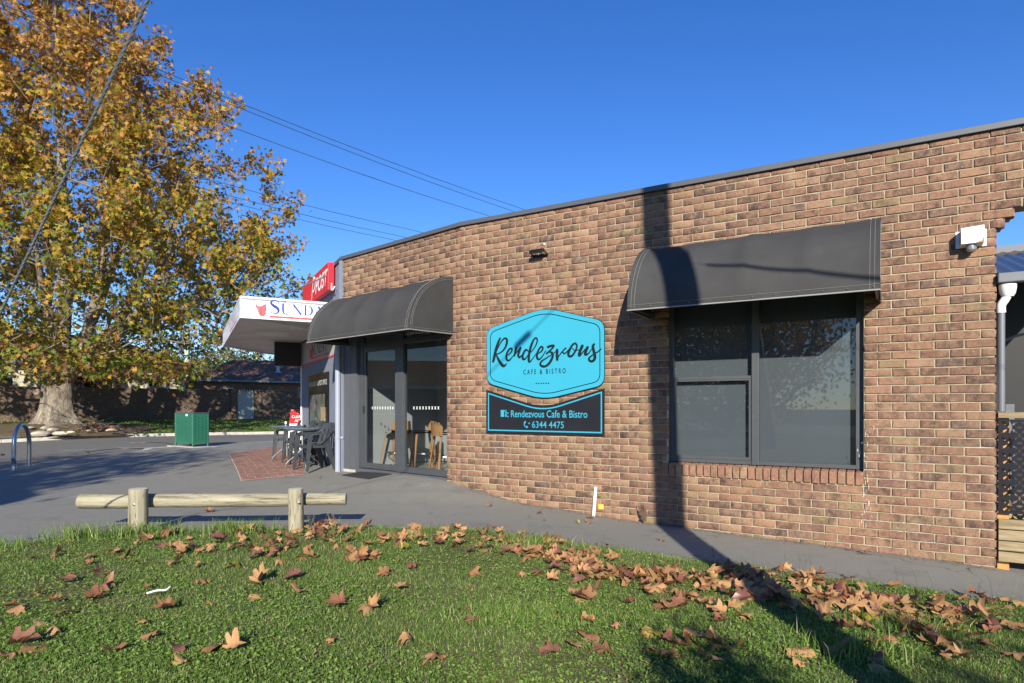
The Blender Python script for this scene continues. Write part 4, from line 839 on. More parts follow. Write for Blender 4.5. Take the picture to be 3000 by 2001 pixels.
ST = {'N': [((.17, .02, .05), (.17, .95, .05)), ((.14, .95, .17), (.84, .05, .17)), ((.86, .02, .05), (.86, .97, .05))], 'D': [((.22, .02, .17), (.22, .98, .17))], 'A': [((.12, .02, .05), (.5, .97, .06)), ((.47, .95, .17), (.84, .02, .17)), ((.24, .33, .05), (.68, .33, .05))], 'Y': [((.14, .97, .17), (.5, .46, .16)), ((.86, .97, .05), (.52, .48, .06)), ((.5, .5, .17), (.5, .02, .17))]}
def glyph(mb, ch, x0, x1, z0, z1, y):
    h = z1-z0; f = lambda p: (x0+(x1-x0)*p[0], z0+h*p[1])
    sp, ser = GL[ch]
    if sp: y = ribbon(mb, [(*f(p), p[2]*h) for p in sp], y, dy=1e-6, discs=(ch == 'S'))
    for a, b in ST.get(ch, []): y = ribbon(mb, [(*f(a), a[2]*h), (*f(b), b[2]*h)], y, smooth=False, discs=False)
    for a, b in ser: y = ribbon(mb, [(*f(a), .045*h), (*f(b), .045*h)], y, smooth=False, discs=False)
    return y
def zf(x, y): return WF.hit(640+x/5.226, 760+y/5.226)
for ch, x0, x1, ya, yb in (('S', 778, 948, 835, 618), ('U', 952, 1120, 846, 676), ('N', 1128, 1290, 852, 690), ('D', 1298, 1452, 862, 705), ('A', 1455, 1620, 870, 712), ('Y', 1600, 1740, 880, 725)):
    a, b = zf(x0, ya), zf(x1, yb); zm = zf((x0+x1)/2, ya)[1], zf((x0+x1)/2, yb)[1]
    mb = MB(); glyph(mb, ch, a[0], b[0], zm[0], zm[1], -.001); mb.build('masthead_letter', 'blue_print', ff)
a, b = zf(955, 662), zf(1036, 628); text('masthead_the', 'THE', 'blue_print', a[0], b[0], a[1], b[1], -.001, ff)
a, b = zf(783, 860), zf(1640, 905); mb = MB(); za = zf(783, 890)[1]; zb_ = zf(783, 860)[1]; mb.box(a[0], WF.L-.02, -.0015, -.0002, za, zb_); mb.build('masthead_underline', 'red_print', ff)
def mappoly(f, y):
    mb = MB(); pts = [(565, 680), (585, 690), (605, 712), (650, 716), (665, 708), (700, 690), (725, 683), (732, 705), (731, 740), (734, 780), (722, 800), (728, 825), (715, 850), (705, 858), (690, 880), (672, 868), (650, 877), (640, 858), (622, 842), (612, 815), (600, 800), (605, 780), (585, 750), (570, 715)]
    mb.prism([f(*p) for p in pts], y, y+.0008)
    for isl in ([(543, 592), (550, 596), (552, 622), (546, 626)], [(708, 608), (718, 612), (730, 632), (728, 640), (716, 628)], [(722, 650), (734, 652), (726, 662)], [(562, 655), (570, 660), (566, 668)], [(735, 790), (738, 800), (733, 806)]): mb.prism([f(*p) for p in isl], y, y+.0008)
    return mb
mappoly(zf, -.0012).build('island_emblem', 'red_print', ff)
# side fascia faint lettering
for i, ch in enumerate('SUNDAY'): 
    mb = MB(); glyph(mb, ch, 2.7+i*.30, 2.7+i*.30+.26, cz0+.10, cz0+(.28 if i else .31), -.001); mb.build('masthead_letter', 'pipe_blue', sf)
mb = MB(); mb.box(2.7, 4.6, -.0015, -.0002, cz0+.04, cz0+.07); mb.build('masthead_underline', 'red_print', sf)
# lower masthead on the cream band of the side wall (off canopy)
cb = [c for c in wall3.children if c.name.startswith('cream_band')][0]
def zw(x, y): return W3.hit(640+x/5.226, 760+y/5.226, .013)
a = zw(1425, 1505); b = zw(1672, 1300); n6 = 6
for i, ch in enumerate('SUNDAY'):
    x0 = a[0]+(b[0]-a[0])*i/6; x1 = a[0]+(b[0]-a[0])*(i+.88)/6; mb = MB(); glyph(mb, ch, x0, x1, 1.12, 1.40 if i else 1.44, -.0135); mb.build('masthead_letter', 'print_black', cb)
mb = MB(); mb.box(a[0], zw(1610, 1470)[0], -.0145, -.0125, 1.045, 1.085); mb.build('masthead_underline', 'red_print', cb)
text('masthead_small', 'Tasmanian', 'print_black', zw(1615, 1460)[0], zw(1690, 1430)[0], 1.04, 1.09, -.0135, cb)
x0 = zw(1385, 1400)[0]; mappoly(lambda x, y: (x0+(x-560)/175*.45, 1.42-(y-600)/280*.38), -.0145).build('island_emblem', 'red_print', cb)
# hanging black box
mb = MB(); mb.box(.06, .18, -.62, -.05, .96, 1.50); hb = mb.build('hanging_box', 'black_sheet', bevel=.004); hb.matrix_world = W3.M; tag(hb, 'plain black box sign hanging under the canopy by the wall corner', 'sign')
# POST sign
pa = W3.hit(961, 860, .14); pb = W3.hit(887, 900, .14)
ps = thing('post_sign', 'red sign with white POST lettering high on the grey side wall', 'sign', mw=W3.MT(pb[0], 2.16, .03))
pw_ = pa[0]-pb[0]; MB().box(0, pw_, -.11, 0, 0, .50).build('panel', 'post_red', ps, bevel=.004)
def zp(x, y): a = W3.hit(640+x/5.226, 760+y/5.226, .14); return a[0]-pb[0], a[1]-2.16
a = zp(1485, 600); b = zp(1672, 240); text('post_lettering', 'POST', 'white_paint', a[0], b[0], .10, .40, -.1115, ps, shear=.28, off=.018)
q = zp(1428, 600)[0]; q2 = zp(1482, 420)[0]; mb = MB(); ribbon(mb, [(q, .06, .05), (q+(q2-q)*.25, .25, .05), (q+(q2-q)*.5, .44, .05), (q2-.03, .43, .05), (q2, .30, .05), (q2-.12, .20, .045), (q+.1, .2, .03)], -.112); mb.build('post_symbol', 'white_paint', ps)
mb = MB(); mb.tube([tuple(x) for x in spline([(pw_+.02, -.05, .12), (pw_+.03, -.05, .0), (pw_+.12, -.05, -.02), (pw_+.16, -.02, .04)], 5)], .012, 6); mb.build('hook', 'pvc_white', ps)
# shop window with posters on side wall
xa, xb = W3.hit(905.6, 1100, .02)[0], W3.hit(962, 1100, .02)[0]
sw = MB(); sw.box(xa, xb, -.03, 0, -.62, .70); swo = sw.build('poster_window', 'window_dark', wall3, bevel=.003)
sw = MB(); sw.box(xa+.15, xb-.3, -.034, -.031, -.5, .28); sw.build('poster', 'poster', swo)
sw = MB(); sw.box(xb-.62, xb-.2, -.038, -.035, -.55, .02); sw.build('magazine_poster', 'magazine', swo)
text('window_lettering', 'NEWSAGENCY & POST OFFICE', 'soft_paper', xa+.08, xb-.08, .46, .56, -.0315, swo)
# downpipe at corner K
dp = W2.world(-.02, .07); mb = MB(); mb.tube([(dp[0], dp[1], -1.16), (dp[0], dp[1], 1.45)], .048, 14); 
dpt = thing('downpipe', 'pale blue-grey round downpipe at the corner beside the door', 'downpipe', loc=(dp[0], dp[1], 0)); mb = MB(); mb.tube([(0, 0, -1.16), (0, 0, 1.5)], .048, 16); mb.build('pipe', 'pipe_blue', dpt, smooth=True)
MB().tube([(0, 0, -.53), (0, 0, -.49)], .053, 16).build('clamp', 'pipe_blue', dpt); MB().box(.03, .1, -.01, .01, -.53, -.5).build('clamp_tab', 'pipe_blue', dpt)

# ------------------------------------------------------------------ red paving with chairs
pp = [ground(*D(*p))[:2] for p in ((527, 1047), (640, 1025), (684, 1019))]+[tuple(W3.world(-.1, .0)), tuple(W3.world(W3.L, .0)), ground(*D(553, 1108))[:2]]
A0 = np.array(pp[-1]); A1 = np.array(pp[0]); ud = (A1-A0)/np.hypot(*(A1-A0)); vd = np.array((ud[1], -ud[0]))
cen = np.mean(np.array(pp), 0)
def cclip(q, P):
    for i in range(len(P)):
        a, b = np.array(P[i]), np.array(P[(i+1) % len(P)]); n = np.array(((b-a)[1], -(b-a)[0])); n /= np.hypot(*n)
        if n.dot(cen-a) > 0: n = -n
        q = clip(q, n[0], n[1], n.dot(a)-0.012)
        if len(q) < 3: return []
    return q
bed = thing('red_paving', 'patch of red brick pavers with sandy joints under the cafe chairs', 'paving'); 
mb = MB()
def cclip0(q):
    for i in range(len(pp)):
        a, b = np.array(pp[i]), np.array(pp[(i+1) % len(pp)]); n = np.array(((b-a)[1], -(b-a)[0])); n /= np.hypot(*n)
        if n.dot(cen-a) > 0: n = -n
        q = clip(q, n[0], n[1], n.dot(a))
        if len(q) < 3: return []
    return q
for bx in np.arange(-12, -2, .3):
    for by in np.arange(9, 18, .3):
        q = cclip0([(bx, by), (bx+.3, by), (bx+.3, by+.3), (bx, by+.3)])
        if len(q) >= 3: mb.add([(x, y, float(H(x, y))+.028) for x, y in q], [tuple(range(len(q)))])
mb.build('sand_bed', 'pale_line', bed)
pv = []; r = random.Random(9)
for i in range(-2, 40):
    for j in range(-2, 60):
        off = .115 if i % 2 else 0; o = A0+vd*(i*.117)+ud*(j*.233+off); jx = r.uniform(-.002, .002)
        q = [tuple(o+vd*a+ud*b) for a, b in ((.004+jx, .004), (.113+jx, .004), (.113+jx, .229), (.004+jx, .229))]; q = cclip(q, pp)
        if len(q) >= 3:
            c_ = np.mean(np.array(q), 0)
            pv.append((c_[1], q))
pv.sort(key=lambda t: t[0])
Vs, Ts = [], []
for n_, (yy, q) in enumerate(pv):
    k = len(q); c_ = np.mean(np.array(q), 0); zz = float(H(*c_))+.037+r.uniform(-.002, .002); ins = [tuple(np.array(p)+(c_-np.array(p))*.05) for p in q]
    vs = [(x, y, float(H(x, y))+.0285) for x, y in q]+[(x, y, zz-float(H(*c_))+float(H(x, y))) for x, y in ins]; fs = [tuple(range(k, 2*k))]+[(a, (a+1) % k, (a+1) % k+k, a+k) for a in range(k)]
    if n_ < 290:
        me = bpy.data.meshes.new('paver'); me.from_pydata([(x-c_[0], y-c_[1], z-zz) for x, y, z in vs], [], fs); me.materials.append(MAT['paver'])
        if me.polygons[0].normal.z < 0: me.flip_normals()
        shared('paver', me, bed, Matrix.Translation((c_[0], c_[1], zz)))
    else:
        o = len(Vs); Vs += vs; Ts += [tuple(t+o for t in f) for f in fs]
if Vs:
    me = bpy.data.meshes.new('pavers'); me.from_pydata(Vs, [], Ts); me.materials.append(MAT['paver']); tag(shared('pavers', me, bed), kind='stuff')
    at = me.attributes.new('rnd', 'FLOAT', 'FACE'); at.data.foreach_set('value', np.random.default_rng(1).random(len(me.polygons)).astype(np.float32))

def chair_parts(root):
    W = 'chair_plastic'
    mb = MB(); N = 8; vs = []
    for i in range(N+1):
        for j in range(N+1):
            x = -.22+.44*i/N; y = -.22+.42*j/N; vs.append((x*(1-.1*j/N), y, .435-.018*math.sin(i/N*math.pi)*math.sin(min(1, j/N*1.1)*math.pi)-(.012 if j == 0 else 0)))
    mb.add(vs+[(x, y, z-.014) for x, y, z in vs], [(i*(N+1)+j, (i+1)*(N+1)+j, (i+1)*(N+1)+j+1, i*(N+1)+j+1) for i in range(N) for j in range(N)]+[tuple(q+(N+1)**2 for q in (i*(N+1)+j+1, (i+1)*(N+1)+j+1, (i+1)*(N+1)+j, i*(N+1)+j)) for i in range(N) for j in range(N)])
    mb.box(-.225, .225, -.235, -.215, .395, .435); mb.box(-.235, -.215, -.2, .18, .40, .44); mb.box(.215, .235, -.2, .18, .40, .44)
    mb.build('seat', W, root, smooth=True)
    # curved shell back with upright slots: four wide slats between two rims
    def bp(u, h):   # u -1..1, h 0..1
        wdt = .205+.03*h; return (u*wdt, .19+.13*h-.045*(u*u)*(1-.3*h), .44+.40*h-.025*u*u*h)
    mb = MB()
    def patch(u0, u1, h0, h1, n=3):
        vs = [(*bp(u0+(u1-u0)*i/n, h0+(h1-h0)*j/4),) for i in range(n+1) for j in range(5)]; m_ = len(vs)
        mb.add(vs+[(x, y+.012, z) for x, y, z in vs], [(i*5+j, (i+1)*5+j, (i+1)*5+j+1, i*5+j+1) for i in range(n) for j in range(4)]+[tuple(q+m_ for q in (i*5+j+1, (i+1)*5+j+1, (i+1)*5+j, i*5+j)) for i in range(n) for j in range(4)]+[(i*5+4, (i+1)*5+4, (i+1)*5+4+m_, i*5+4+m_) for i in range(n)]+[(j, j+1, j+1+m_, j+m_) for j in range(4)]+[(n*5+j+1, n*5+j, n*5+j+m_, n*5+j+1+m_) for j in range(4)])
    patch(-1, 1, .74, 1, 8); patch(-1, 1, 0, .16, 8)
    for a, b in ((-1, -.72), (-.52, -.12), (.12, .52), (.72, 1)): patch(a, b, .16, .74)
    mb.build('backrest', W, root, smooth=True)
    for s in (-1, 1):
        mb = MB(); pts = [tuple(q) for q in spline([(s*.225, .29, .74), (s*.262, .2, .665), (s*.275, .05, .645), (s*.27, -.12, .64), (s*.255, -.2, .615)], 4)]
        for a, b in zip(pts[:-1], pts[1:]): mb.bar(a, b, .05, .022)
        mb.build('arm', W, root)
        mb = MB(); a = [(s*.225, -.24), (s*.285, -.24), (s*.285, -.18), (s*.225, -.18)]; b = [(s*.265, -.265), (s*.30, -.265), (s*.30, -.235), (s*.265, -.235)]
        c = [(s*.245, -.225), (s*.28, -.225), (s*.28, -.16), (s*.245, -.16)]
        mb.hexa([(x, y, 0) for x, y in b], [(x, y, .42) for x, y in a]); mb.hexa([(x, y, .418) for x, y in a], [(x, y, .625) for x, y in c]); mb.build('front_leg', W, root)
        mb = MB(); a = [(s*.17, .1), (s*.235, .1), (s*.235, .2), (s*.17, .2)]; b = [(s*.235, .255), (s*.275, .255), (s*.275, .33), (s*.235, .33)]
        mb.hexa([(x, y, 0) for x, y in b], [(x, y, .435) for x, y in a]); mb.build('rear_leg', W, root)
    return root
def wp(s, off): return tuple(W3.world(s, off))
ang = math.atan2(-W3.n[0], -W3.n[1])
base_ang = math.atan2(W3.n[1], W3.n[0])+math.pi/2
ch = thing('patio_chair', 'nearest dark grey plastic armchair, next to the downpipe', 'chair', 'plastic chairs along the grey wall'); chair_parts(ch)
CH_ = [(3.60, .40, 14, None), (2.10, .42, 4, 'dark grey plastic armchair between the two round tables'), (.62, .45, -4, 'dark grey plastic armchair behind the farther round table'), (2.62, .36, 2, 'dark grey plastic armchair tucked behind the nearer round table')]
for i, (s, off, dz, lb) in enumerate(CH_):
    o = ch if i == 0 else copy_tree(ch); x, y = wp(s, off); o.location = (x, y, float(H(x, y))+.036); o.rotation_euler = (0, 0, base_ang+R(dz))
    if lb: o['label'] = lb
tb = thing('round_table', 'nearer round grey cafe table beside the front plastic chair', 'table', 'round tables along the grey wall')
MB().lathe([(.33, 0), (.345, .008), (.345, .02), (.33, .026)], 36).build('table_top', 'table_top', tb, loc=(0, 0, .70), smooth=True)
MB().tube([(0, 0, .1), (0, 0, .70)], .022, 10).build('stem', 'steel', tb)
for k in range(4):
    a = k*math.pi/2+.5; mb = MB(); mb.tube([tuple(q) for q in spline([(0, 0, .34), (.14*math.cos(a), .14*math.sin(a), .20), (.27*math.cos(a), .27*math.sin(a), .09), (.30*math.cos(a), .30*math.sin(a), 0)], 4)], .013, 8); mb.build('leg', 'steel', tb, smooth=True)
for i, (s, off) in enumerate(((3.02, .50), (1.30, .52))):
    o = tb if i == 0 else copy_tree(tb); x, y = wp(s, off); o.location = (x, y, float(H(x, y))+.036)
    if i: o['label'] = 'farther round grey cafe table near the sandwich board'
mb = MB().lathe([(.035, 0), (.04, .05), (.03, .09), (.034, .1)], 12); ash = mb.build('ash_tray', 'steel'); x, y = wp(1.3, .5); ash.location = (x-.05, y, float(H(x, y))+.036+.727); tag(ash, 'small metal pot on the farther round table', 'ashtray')
# sandwich board
sbx, sby = -5.42, 16.3; sb = thing('sandwich_board', 'red and white dry cleaning sandwich board past the wall corner', 'sign', loc=(sbx, sby, float(H(sbx, sby))+.03), rz=R(8))
mb = MB(); mb.hexa([(-.34, -.22, 0), (.34, -.22, 0), (.34, -.20, 0), (-.34, -.20, 0)], [(-.27, -.02, 1.08), (.27, -.02, 1.08), (.27, 0, 1.08), (-.27, 0, 1.08)]); fb = mb.build('front_board', 'soft_paper', sb)
mb = MB(); mb.hexa([(-.34, .22, 0), (.34, .22, 0), (.34, .20, 0), (-.34, .20, 0)], [(-.27, .04, 1.08), (.27, .04, 1.08), (.27, .02, 1.08), (-.27, .02, 1.08)]); mb.build('rear_board', 'fascia_white', sb)
tl = Matrix.Translation((0, -.22, 0)) @ Matrix.Rotation(-math.atan2(.2, 1.08), 4, 'X')
mb = MB(); mb.prism([(-.29, .74), (.29, .74), (.27, 1.09), (-.27, 1.09)], -.004, -.002); o = mb.build('red_face', 'board_red', sb); o.matrix_basis = tl
for k, wd_ in enumerate(('DRY', 'CLEANING', 'AGENT')):
    hw = .085 if k == 0 else (.22 if k == 1 else .15); t_ = text('board_lettering', wd_, 'white_paint', -hw-.02, hw-.02, .99-k*.105, 1.06-k*.105, -.006, o, off=.0)

# ------------------------------------------------------------------ door mat, wall-base pipe, weeds, plate
q = [ground(960+x/3.5636, 1000+y/3.5636) for x, y in ((145, 1415), (395, 1370), (670, 1405), (425, 1457))]
mb = MB(); mb.hexa([(x, y, z+.021) for x, y, z in q], [(x, y, z+.034) for x, y, z in q]); dm = mb.build('door_mat', 'rubber_mat', bevel=.003); tag(dm, 'black rubber door mat on the asphalt before the glass door', 'door mat')
s_, z_ = W1.hit(1743, 1515, .03); mb = MB(); mb.tube([(0, -.03, -.1), (0.005, -.012, .385)], .021, 12); pp_ = mb.build('pvc_pipe', 'pvc_white', smooth=True); pp_.matrix_world = W1.MT(s_-.01, z_+.0, .03) @ Matrix.Rotation(R(3), 4, 'Y')
tag(pp_, 'short white plastic pipe standing against the foot of the brick wall', 'pipe')
a = W1.hit(1754, 1484, .01); mb = MB(); mb.box(-.035, .035, -.004, 0, -.033, .033); pl = mb.build('yellow_plate', 'yellow_plate'); pl.matrix_world = W1.MT(a[0]+.03, a[1], .004); tag(pl, 'small yellow plate on a brick beside the white pipe', 'plate')
p = ground(1885, 1538); wr = random.Random(2); mb = MB()
for i in range(16):
    a = wr.uniform(0, 6.28); h = wr.uniform(.08, .24); e = (math.cos(a)*.07*wr.random(), math.sin(a)*.04*wr.random(), h); mb.tube([(0, 0, 0), (e[0]*.5, e[1]*.5, h*.5), e], .003, 4)
    for k in range(12): 
        t = wr.uniform(.25, 1); c = Vector((e[0]*t, e[1]*t, e[2]*t)); mb.tube([c, c+Vector((wr.uniform(-.02, .02), wr.uniform(-.02, .02), wr.uniform(.0, .02)))], .004, 3)
o = mb.build('dead_weed', 'dry_weed'); o.location = (p[0], p[1]-.03, p[2]+.02); tag(o, 'brown dead weed growing at the foot of the brick wall', 'weed')

# ------------------------------------------------------------------ log barrier
def log(name, p, q, r0, r1, mat, parent, n=20, seg=10, seed=0):
    rr = random.Random(seed); P0, P1 = Vector(p), Vector(q); L = (P1-P0).length; mb = MB(); vs = []
    for i in range(seg+1):
        t = i/seg; rad = r0+(r1-r0)*t+rr.uniform(-.0015, .0015)
        if i in (0, seg): rad *= .955
        zz = t*L if 0 < i < seg else t*L
        vs.append((rad, zz))
    z = [v[1] for v in vs]; z[0] = 0; prof = [(vs[0][0], 0), (vs[0][0]*1.045, .008)]+[(a, b) for a, b in vs[1:-1]]+[(vs[-1][0]*1.045, L-.008), (vs[-1][0], L)]
    base = len(mb.v); mb.cur = 0; K_ = len(prof)
    mb.add([(a*math.cos(2*math.pi*k/n)*(1+.012*math.sin(3*2*math.pi*k/n+b*4)), a*math.sin(2*math.pi*k/n), b) for a, b in prof for k in range(n)], [(i*n+k, i*n+(k+1) % n, (i+1)*n+(k+1) % n, (i+1)*n+k) for i in range(K_-1) for k in range(n)])
    mb.cur = 1; mb.f += [tuple(range(n-1, -1, -1)), tuple((K_-1)*n+k for k in range(n))]; mb.m += [1, 1]
    o = mb.build(name, ['log_wood', 'log_end'], parent, smooth=True); d = (P1-P0).normalized(); o.matrix_basis = Matrix.Translation(P0) @ d.to_track_quat('Z', 'Y').to_matrix().to_4x4() @ Matrix.Rotation(seed*1.1, 4, 'Z'); return o
YP = 6.22; lf = thing('log_barrier', 'low treated-pine log barrier on two posts at the lawn edge', 'barrier')
def PX(dx, dy, Y): px, v = D(dx, dy); return ((px-1500)/F*Y, Y, (HY-v)/F*Y)
a = PX(319, 1117, YP); b = PX(317, 1240, YP); log('post', (b[0], YP, b[2]-.15), (a[0], YP-.01, a[2]-.02), .092, .085, None, lf, seed=1)
Y2 = 6.42; a2 = PX(679.5, 1117, Y2); b2_ = PX(681, 1232, Y2); log('post', (b2_[0], Y2, b2_[2]-.15), (a2[0], Y2-.01, a2[2]-.02), .078, .073, None, lf, seed=2)
log('rail', PX(184, 1151, YP+.14), PX(316, 1151, YP+.15), .073, .073, None, lf, seed=3)
log('rail', PX(322, 1149, YP+.15), PX(676, 1148, Y2+.13), .071, .066, None, lf, seg=20, seed=4)
log('rail', PX(680, 1146, Y2+.13), PX(795, 1145.5, Y2+.16), .062, .060, None, lf, seed=5)
for (dx, dy, Y) in ((308, 1158, YP-.09), (686, 1154, Y2-.08)):
    mb = MB().lathe([(.012, 0), (.012, .01), (.006, .012), (.006, .02)], 6); o = mb.build('bolt', 'steel', lf, loc=PX(dx, dy, Y)); o.rotation_euler = (R(90), 0, 0)

# ------------------------------------------------------------------ bike hoop, bin
pa_, pb_ = ground(*D(32, 1082)), ground(*D(67.5, 1073)); a, b = Vector(pa_), Vector(pb_); zt_ = -.335
bh = thing('bicycle_hoop', 'bent stainless steel bicycle hoop with a dented leg', 'bicycle stand')
mid = (a+b)/2; hw = (b-a).length/2; dd = (b-a).normalized(); dd.z = 0; pts = []
for t in np.linspace(0, 1, 12)[:-1]: 
    p = a+Vector((0, 0, (zt_-hw-a.z)*t)); k = math.exp(-((t-.28)/.05)**2)*.04-math.exp(-((t-.55)/.05)**2)*.035; pts.append(p+dd*k)
for t in range(17): th = math.pi-math.pi*t/16; pts.append(Vector((mid.x, mid.y, zt_-hw))+dd*hw*math.cos(th)+Vector((0, 0, hw*math.sin(th))))
for t in np.linspace(0, 1, 8)[1:]: pts.append(Vector((b.x, b.y, zt_-hw))*(1-t)+b*t)
mb = MB(); mb.tube(pts, .041, 16); mb.build('tube', 'steel', bh, smooth=True)
for q in (a, b): MB().lathe([(.07, 0), (.07, .006), (.045, .012)], 16).build('foot_plate', 'steel', bh, loc=(q.x, q.y, q.z+.018))
# bin: cabinet with two perforated faces in view
bc = ground(*D(465, 1025.5)); zb0 = -1.20+.03
corner = np.array((bc[0], bc[1])); kpx = lambda px, Y: (px-1500)/F*Y
Yc = 19.0; c0 = np.array((kpx(565.4, Yc), Yc)); lft = np.array((kpx(513.5, Yc+.35), Yc+.35)); rgt = np.array((kpx(612, Yc+.42), Yc+.42))
wl_ = .62; ldir = np.array((-.80, .60)); rdir = np.array((.60, .80))
bn = thing('litter_bin', 'green perforated steel litter bin cabinet on a concrete pad', 'litter bin', loc=(c0[0], c0[1], float(H(*c0))+.035))
hB = 1.03
def wlen(dirv, px):   # length along dirv from corner to reach photo column px
    r_ = (px-1500)/F; return float((r_*c0[1]-c0[0])/(dirv[0]-r_*dirv[1]))
for nm, dv, px, flip in (('side', ldir, 513.5, 1), ('side', rdir, 611, 0)):
    L_ = wlen(dv, px); mb = MB(); holes = []
    for c_i in range(4):
        for r_i in range(9):
            x = L_*(.17+.22*c_i); z = .90-r_i*.092-(.046 if c_i in (1, 2) else 0)+(0 if True else 0)
            if z < .12 or z > .95: continue
            s_ = 1 if (c_i < 2) else -1; w_ = .019; holes.append([(x-w_*s_, z-w_), (x-w_*s_, z+w_), (x+w_*s_, z)])
    outer_ = [(0.0, 0.09), (L_, 0.09), (L_, hB-.03), (0.0, hB-.03)]
    mb.prism(outer_, 0, .004, holes); o = mb.build('perforated_panel', 'bin_green', bn)
    M = Matrix(((dv[0], -dv[1] if flip == 0 else dv[1], 0, 0), (dv[1], dv[0] if flip == 0 else -dv[0], 0, 0), (0, 0, 1, 0), (0, 0, 0, 1))); o.matrix_basis = M
    if flip:
        mb = MB(); mb.box(.30, .42, .0045, .0065, .925, .985); mb.box(-.0, .001, -.001, .001, .2, .21); q = mb.build('white_label', 'white_paint', bn); q.matrix_basis = M @ Matrix.Translation((.02, -.012 if False else -.0115, 0))
        LL_ = L_
    else: RL_ = L_
fourth = ldir*LL_+rdir*RL_
for q in ((0, 0), tuple(ldir*LL_), tuple(rdir*RL_), tuple(fourth)):
    mb = MB(); cx_ = fourth/2-np.array(q); cx_ = cx_/np.hypot(*cx_)*.022; mb.box(q[0]+cx_[0]-.022, q[0]+cx_[0]+.022, q[1]+cx_[1]-.022, q[1]+cx_[1]+.022, 0, hB-.03); mb.build('corner_leg', 'bin_green', bn)
for a_, b_ in ((ldir*LL_, fourth), (rdir*RL_, fourth)):
    mb = MB(); mb.add([(a_[0], a_[1], .09), (b_[0], b_[1], .09), (b_[0], b_[1], hB-.03), (a_[0], a_[1], hB-.03)], [(0, 1, 2, 3)]); mb.build('rear_panel', 'bin_green', bn)
def quad4(e): 
    c_ = fourth/2; return [tuple(c_+(np.array(q)-c_)*e) for q in ((0, 0), tuple(rdir*RL_), tuple(fourth), tuple(ldir*LL_))]
mb = MB(); mb.hexa([(*q, hB-.03) for q in quad4(1.03)], [(*q, hB) for q in quad4(1.03)]); mb.build('lid', 'bin_lid', bn, bevel=.004)
mb = MB(); mb.hexa([(*q, .1) for q in quad4(.8)], [(*q, .85) for q in quad4(.8)]); mb.build('inner_bin', 'black_sheet', bn)
mb = MB(); mb.hexa([(*q, -.05) for q in quad4(1.5)], [(*q, .0) for q in quad4(1.5)]); o = mb.build('concrete_pad', 'concrete'); o.location = bn.location; tag(o, 'pale concrete pad under the green litter bin', 'concrete pad')

# ------------------------------------------------------------------ far brick fence with gate, houses behind
FM = Matrix(((FD[0], -FD[1], 0, FA[0]), (FD[1], FD[0], 0, FA[1]), (0, 0, 1, 0), (0, 0, 0, 1)))
ft, fb_ = 1.10, -.70
gA, gB = 11.65, 12.6
wf = thing('brick_fence', 'long dark brown brick fence across the street with corner posts', 'fence', mw=FM)
mb = MB(); mb.box(-16, gA-.4, .004, .2, fb_-.3, ft); mb.box(gB+.45, 40, .004, .2, fb_-.3, ft); mb.build('core', 'dark_mortar', wf)
it = []; r = random.Random(8)
for k in range(int((ft-fb_+.1)/.086)+1):
    z0 = ft-.06-(k+1)*.086; x = -14+(.12 if k % 2 else 0)
    while x < 22:
        if not (gA-.42 < x+.12 < gB+.47): it.append((x+.005, x+.235, z0+.005, z0+.081))
        x += .24
def fscr(q): xx = FA[0]+FD[0]*q[0]; yy = FA[1]+FD[1]*q[0]; return (0 if -.81 < xx/yy < -.33 else -1)*1e3-abs(q[0]-1.5)*.1+q[2]*2
it.sort(key=fscr, reverse=True)
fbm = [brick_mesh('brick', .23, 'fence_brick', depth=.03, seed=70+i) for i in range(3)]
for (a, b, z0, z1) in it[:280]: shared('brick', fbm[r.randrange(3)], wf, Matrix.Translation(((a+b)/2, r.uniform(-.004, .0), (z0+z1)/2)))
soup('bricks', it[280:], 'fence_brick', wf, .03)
for x0, x1 in ((gA-.42, gA-.02), (gB+.02, gB+.45)):
    mb = MB(); mb.box(x0, x1, -.06, .28, fb_-.3, ft+.08); pr = mb.build('pier', 'dark_mortar', wf); pit = []
    for k in range(22):
        z0 = ft+.07-(k+1)*.086; h = (x0+x1)/2+(.04 if k % 2 else -.04); pit += [(x0-.004, h-.005, z0, z0+.077), (h+.005, x1+.004, z0, z0+.077)]
    o = soup('bricks', pit, 'fence_brick', pr, .02); o.location = (0, -.068, 0)
mb = MB(); x = -14
while x < gA-.6: mb.box(x+.004, x+.116, -.02, .22, ft, ft+.06); x += .12
x = gB+.46
while x < 22: mb.box(x+.004, x+.116, -.02, .22, ft, ft+.06); x += .12
tag(mb.build('capping_bricks', 'fence_brick', wf), kind='stuff')
gt = thing('metal_gate', 'pale green-white metal gate of upright bars in the brick fence', 'gate', mw=FM @ Matrix.Translation(((gA+gB)/2, .05, 0)))
gw = gB-gA-.02; mb = MB(); mb.box(-gw/2, gw/2, -.02, .02, -.66, -.61); mb.box(-gw/2, gw/2, -.02, .02, .92, .97); mb.build('gate_frame', 'gate_white', gt)
for i in range(13): x = -gw/2+gw*i/12; MB().box(x-.022, x+.022, -.03, -.005, -.66, 1.05+(.08 if i % 2 else 0)+.06*math.sin(i/12*math.pi)).build('bar', 'gate_white', gt)
MB().box(-gw/2, gw/2, -.003, .003, -.64, .9).build('backing_sheet', 'gate_white', gt)
MB().box(-.05, .05, -.012, -.002, -.04, .0).build('letterbox', 'galvanised', wf).location = (gB+.25, -.06, .1)

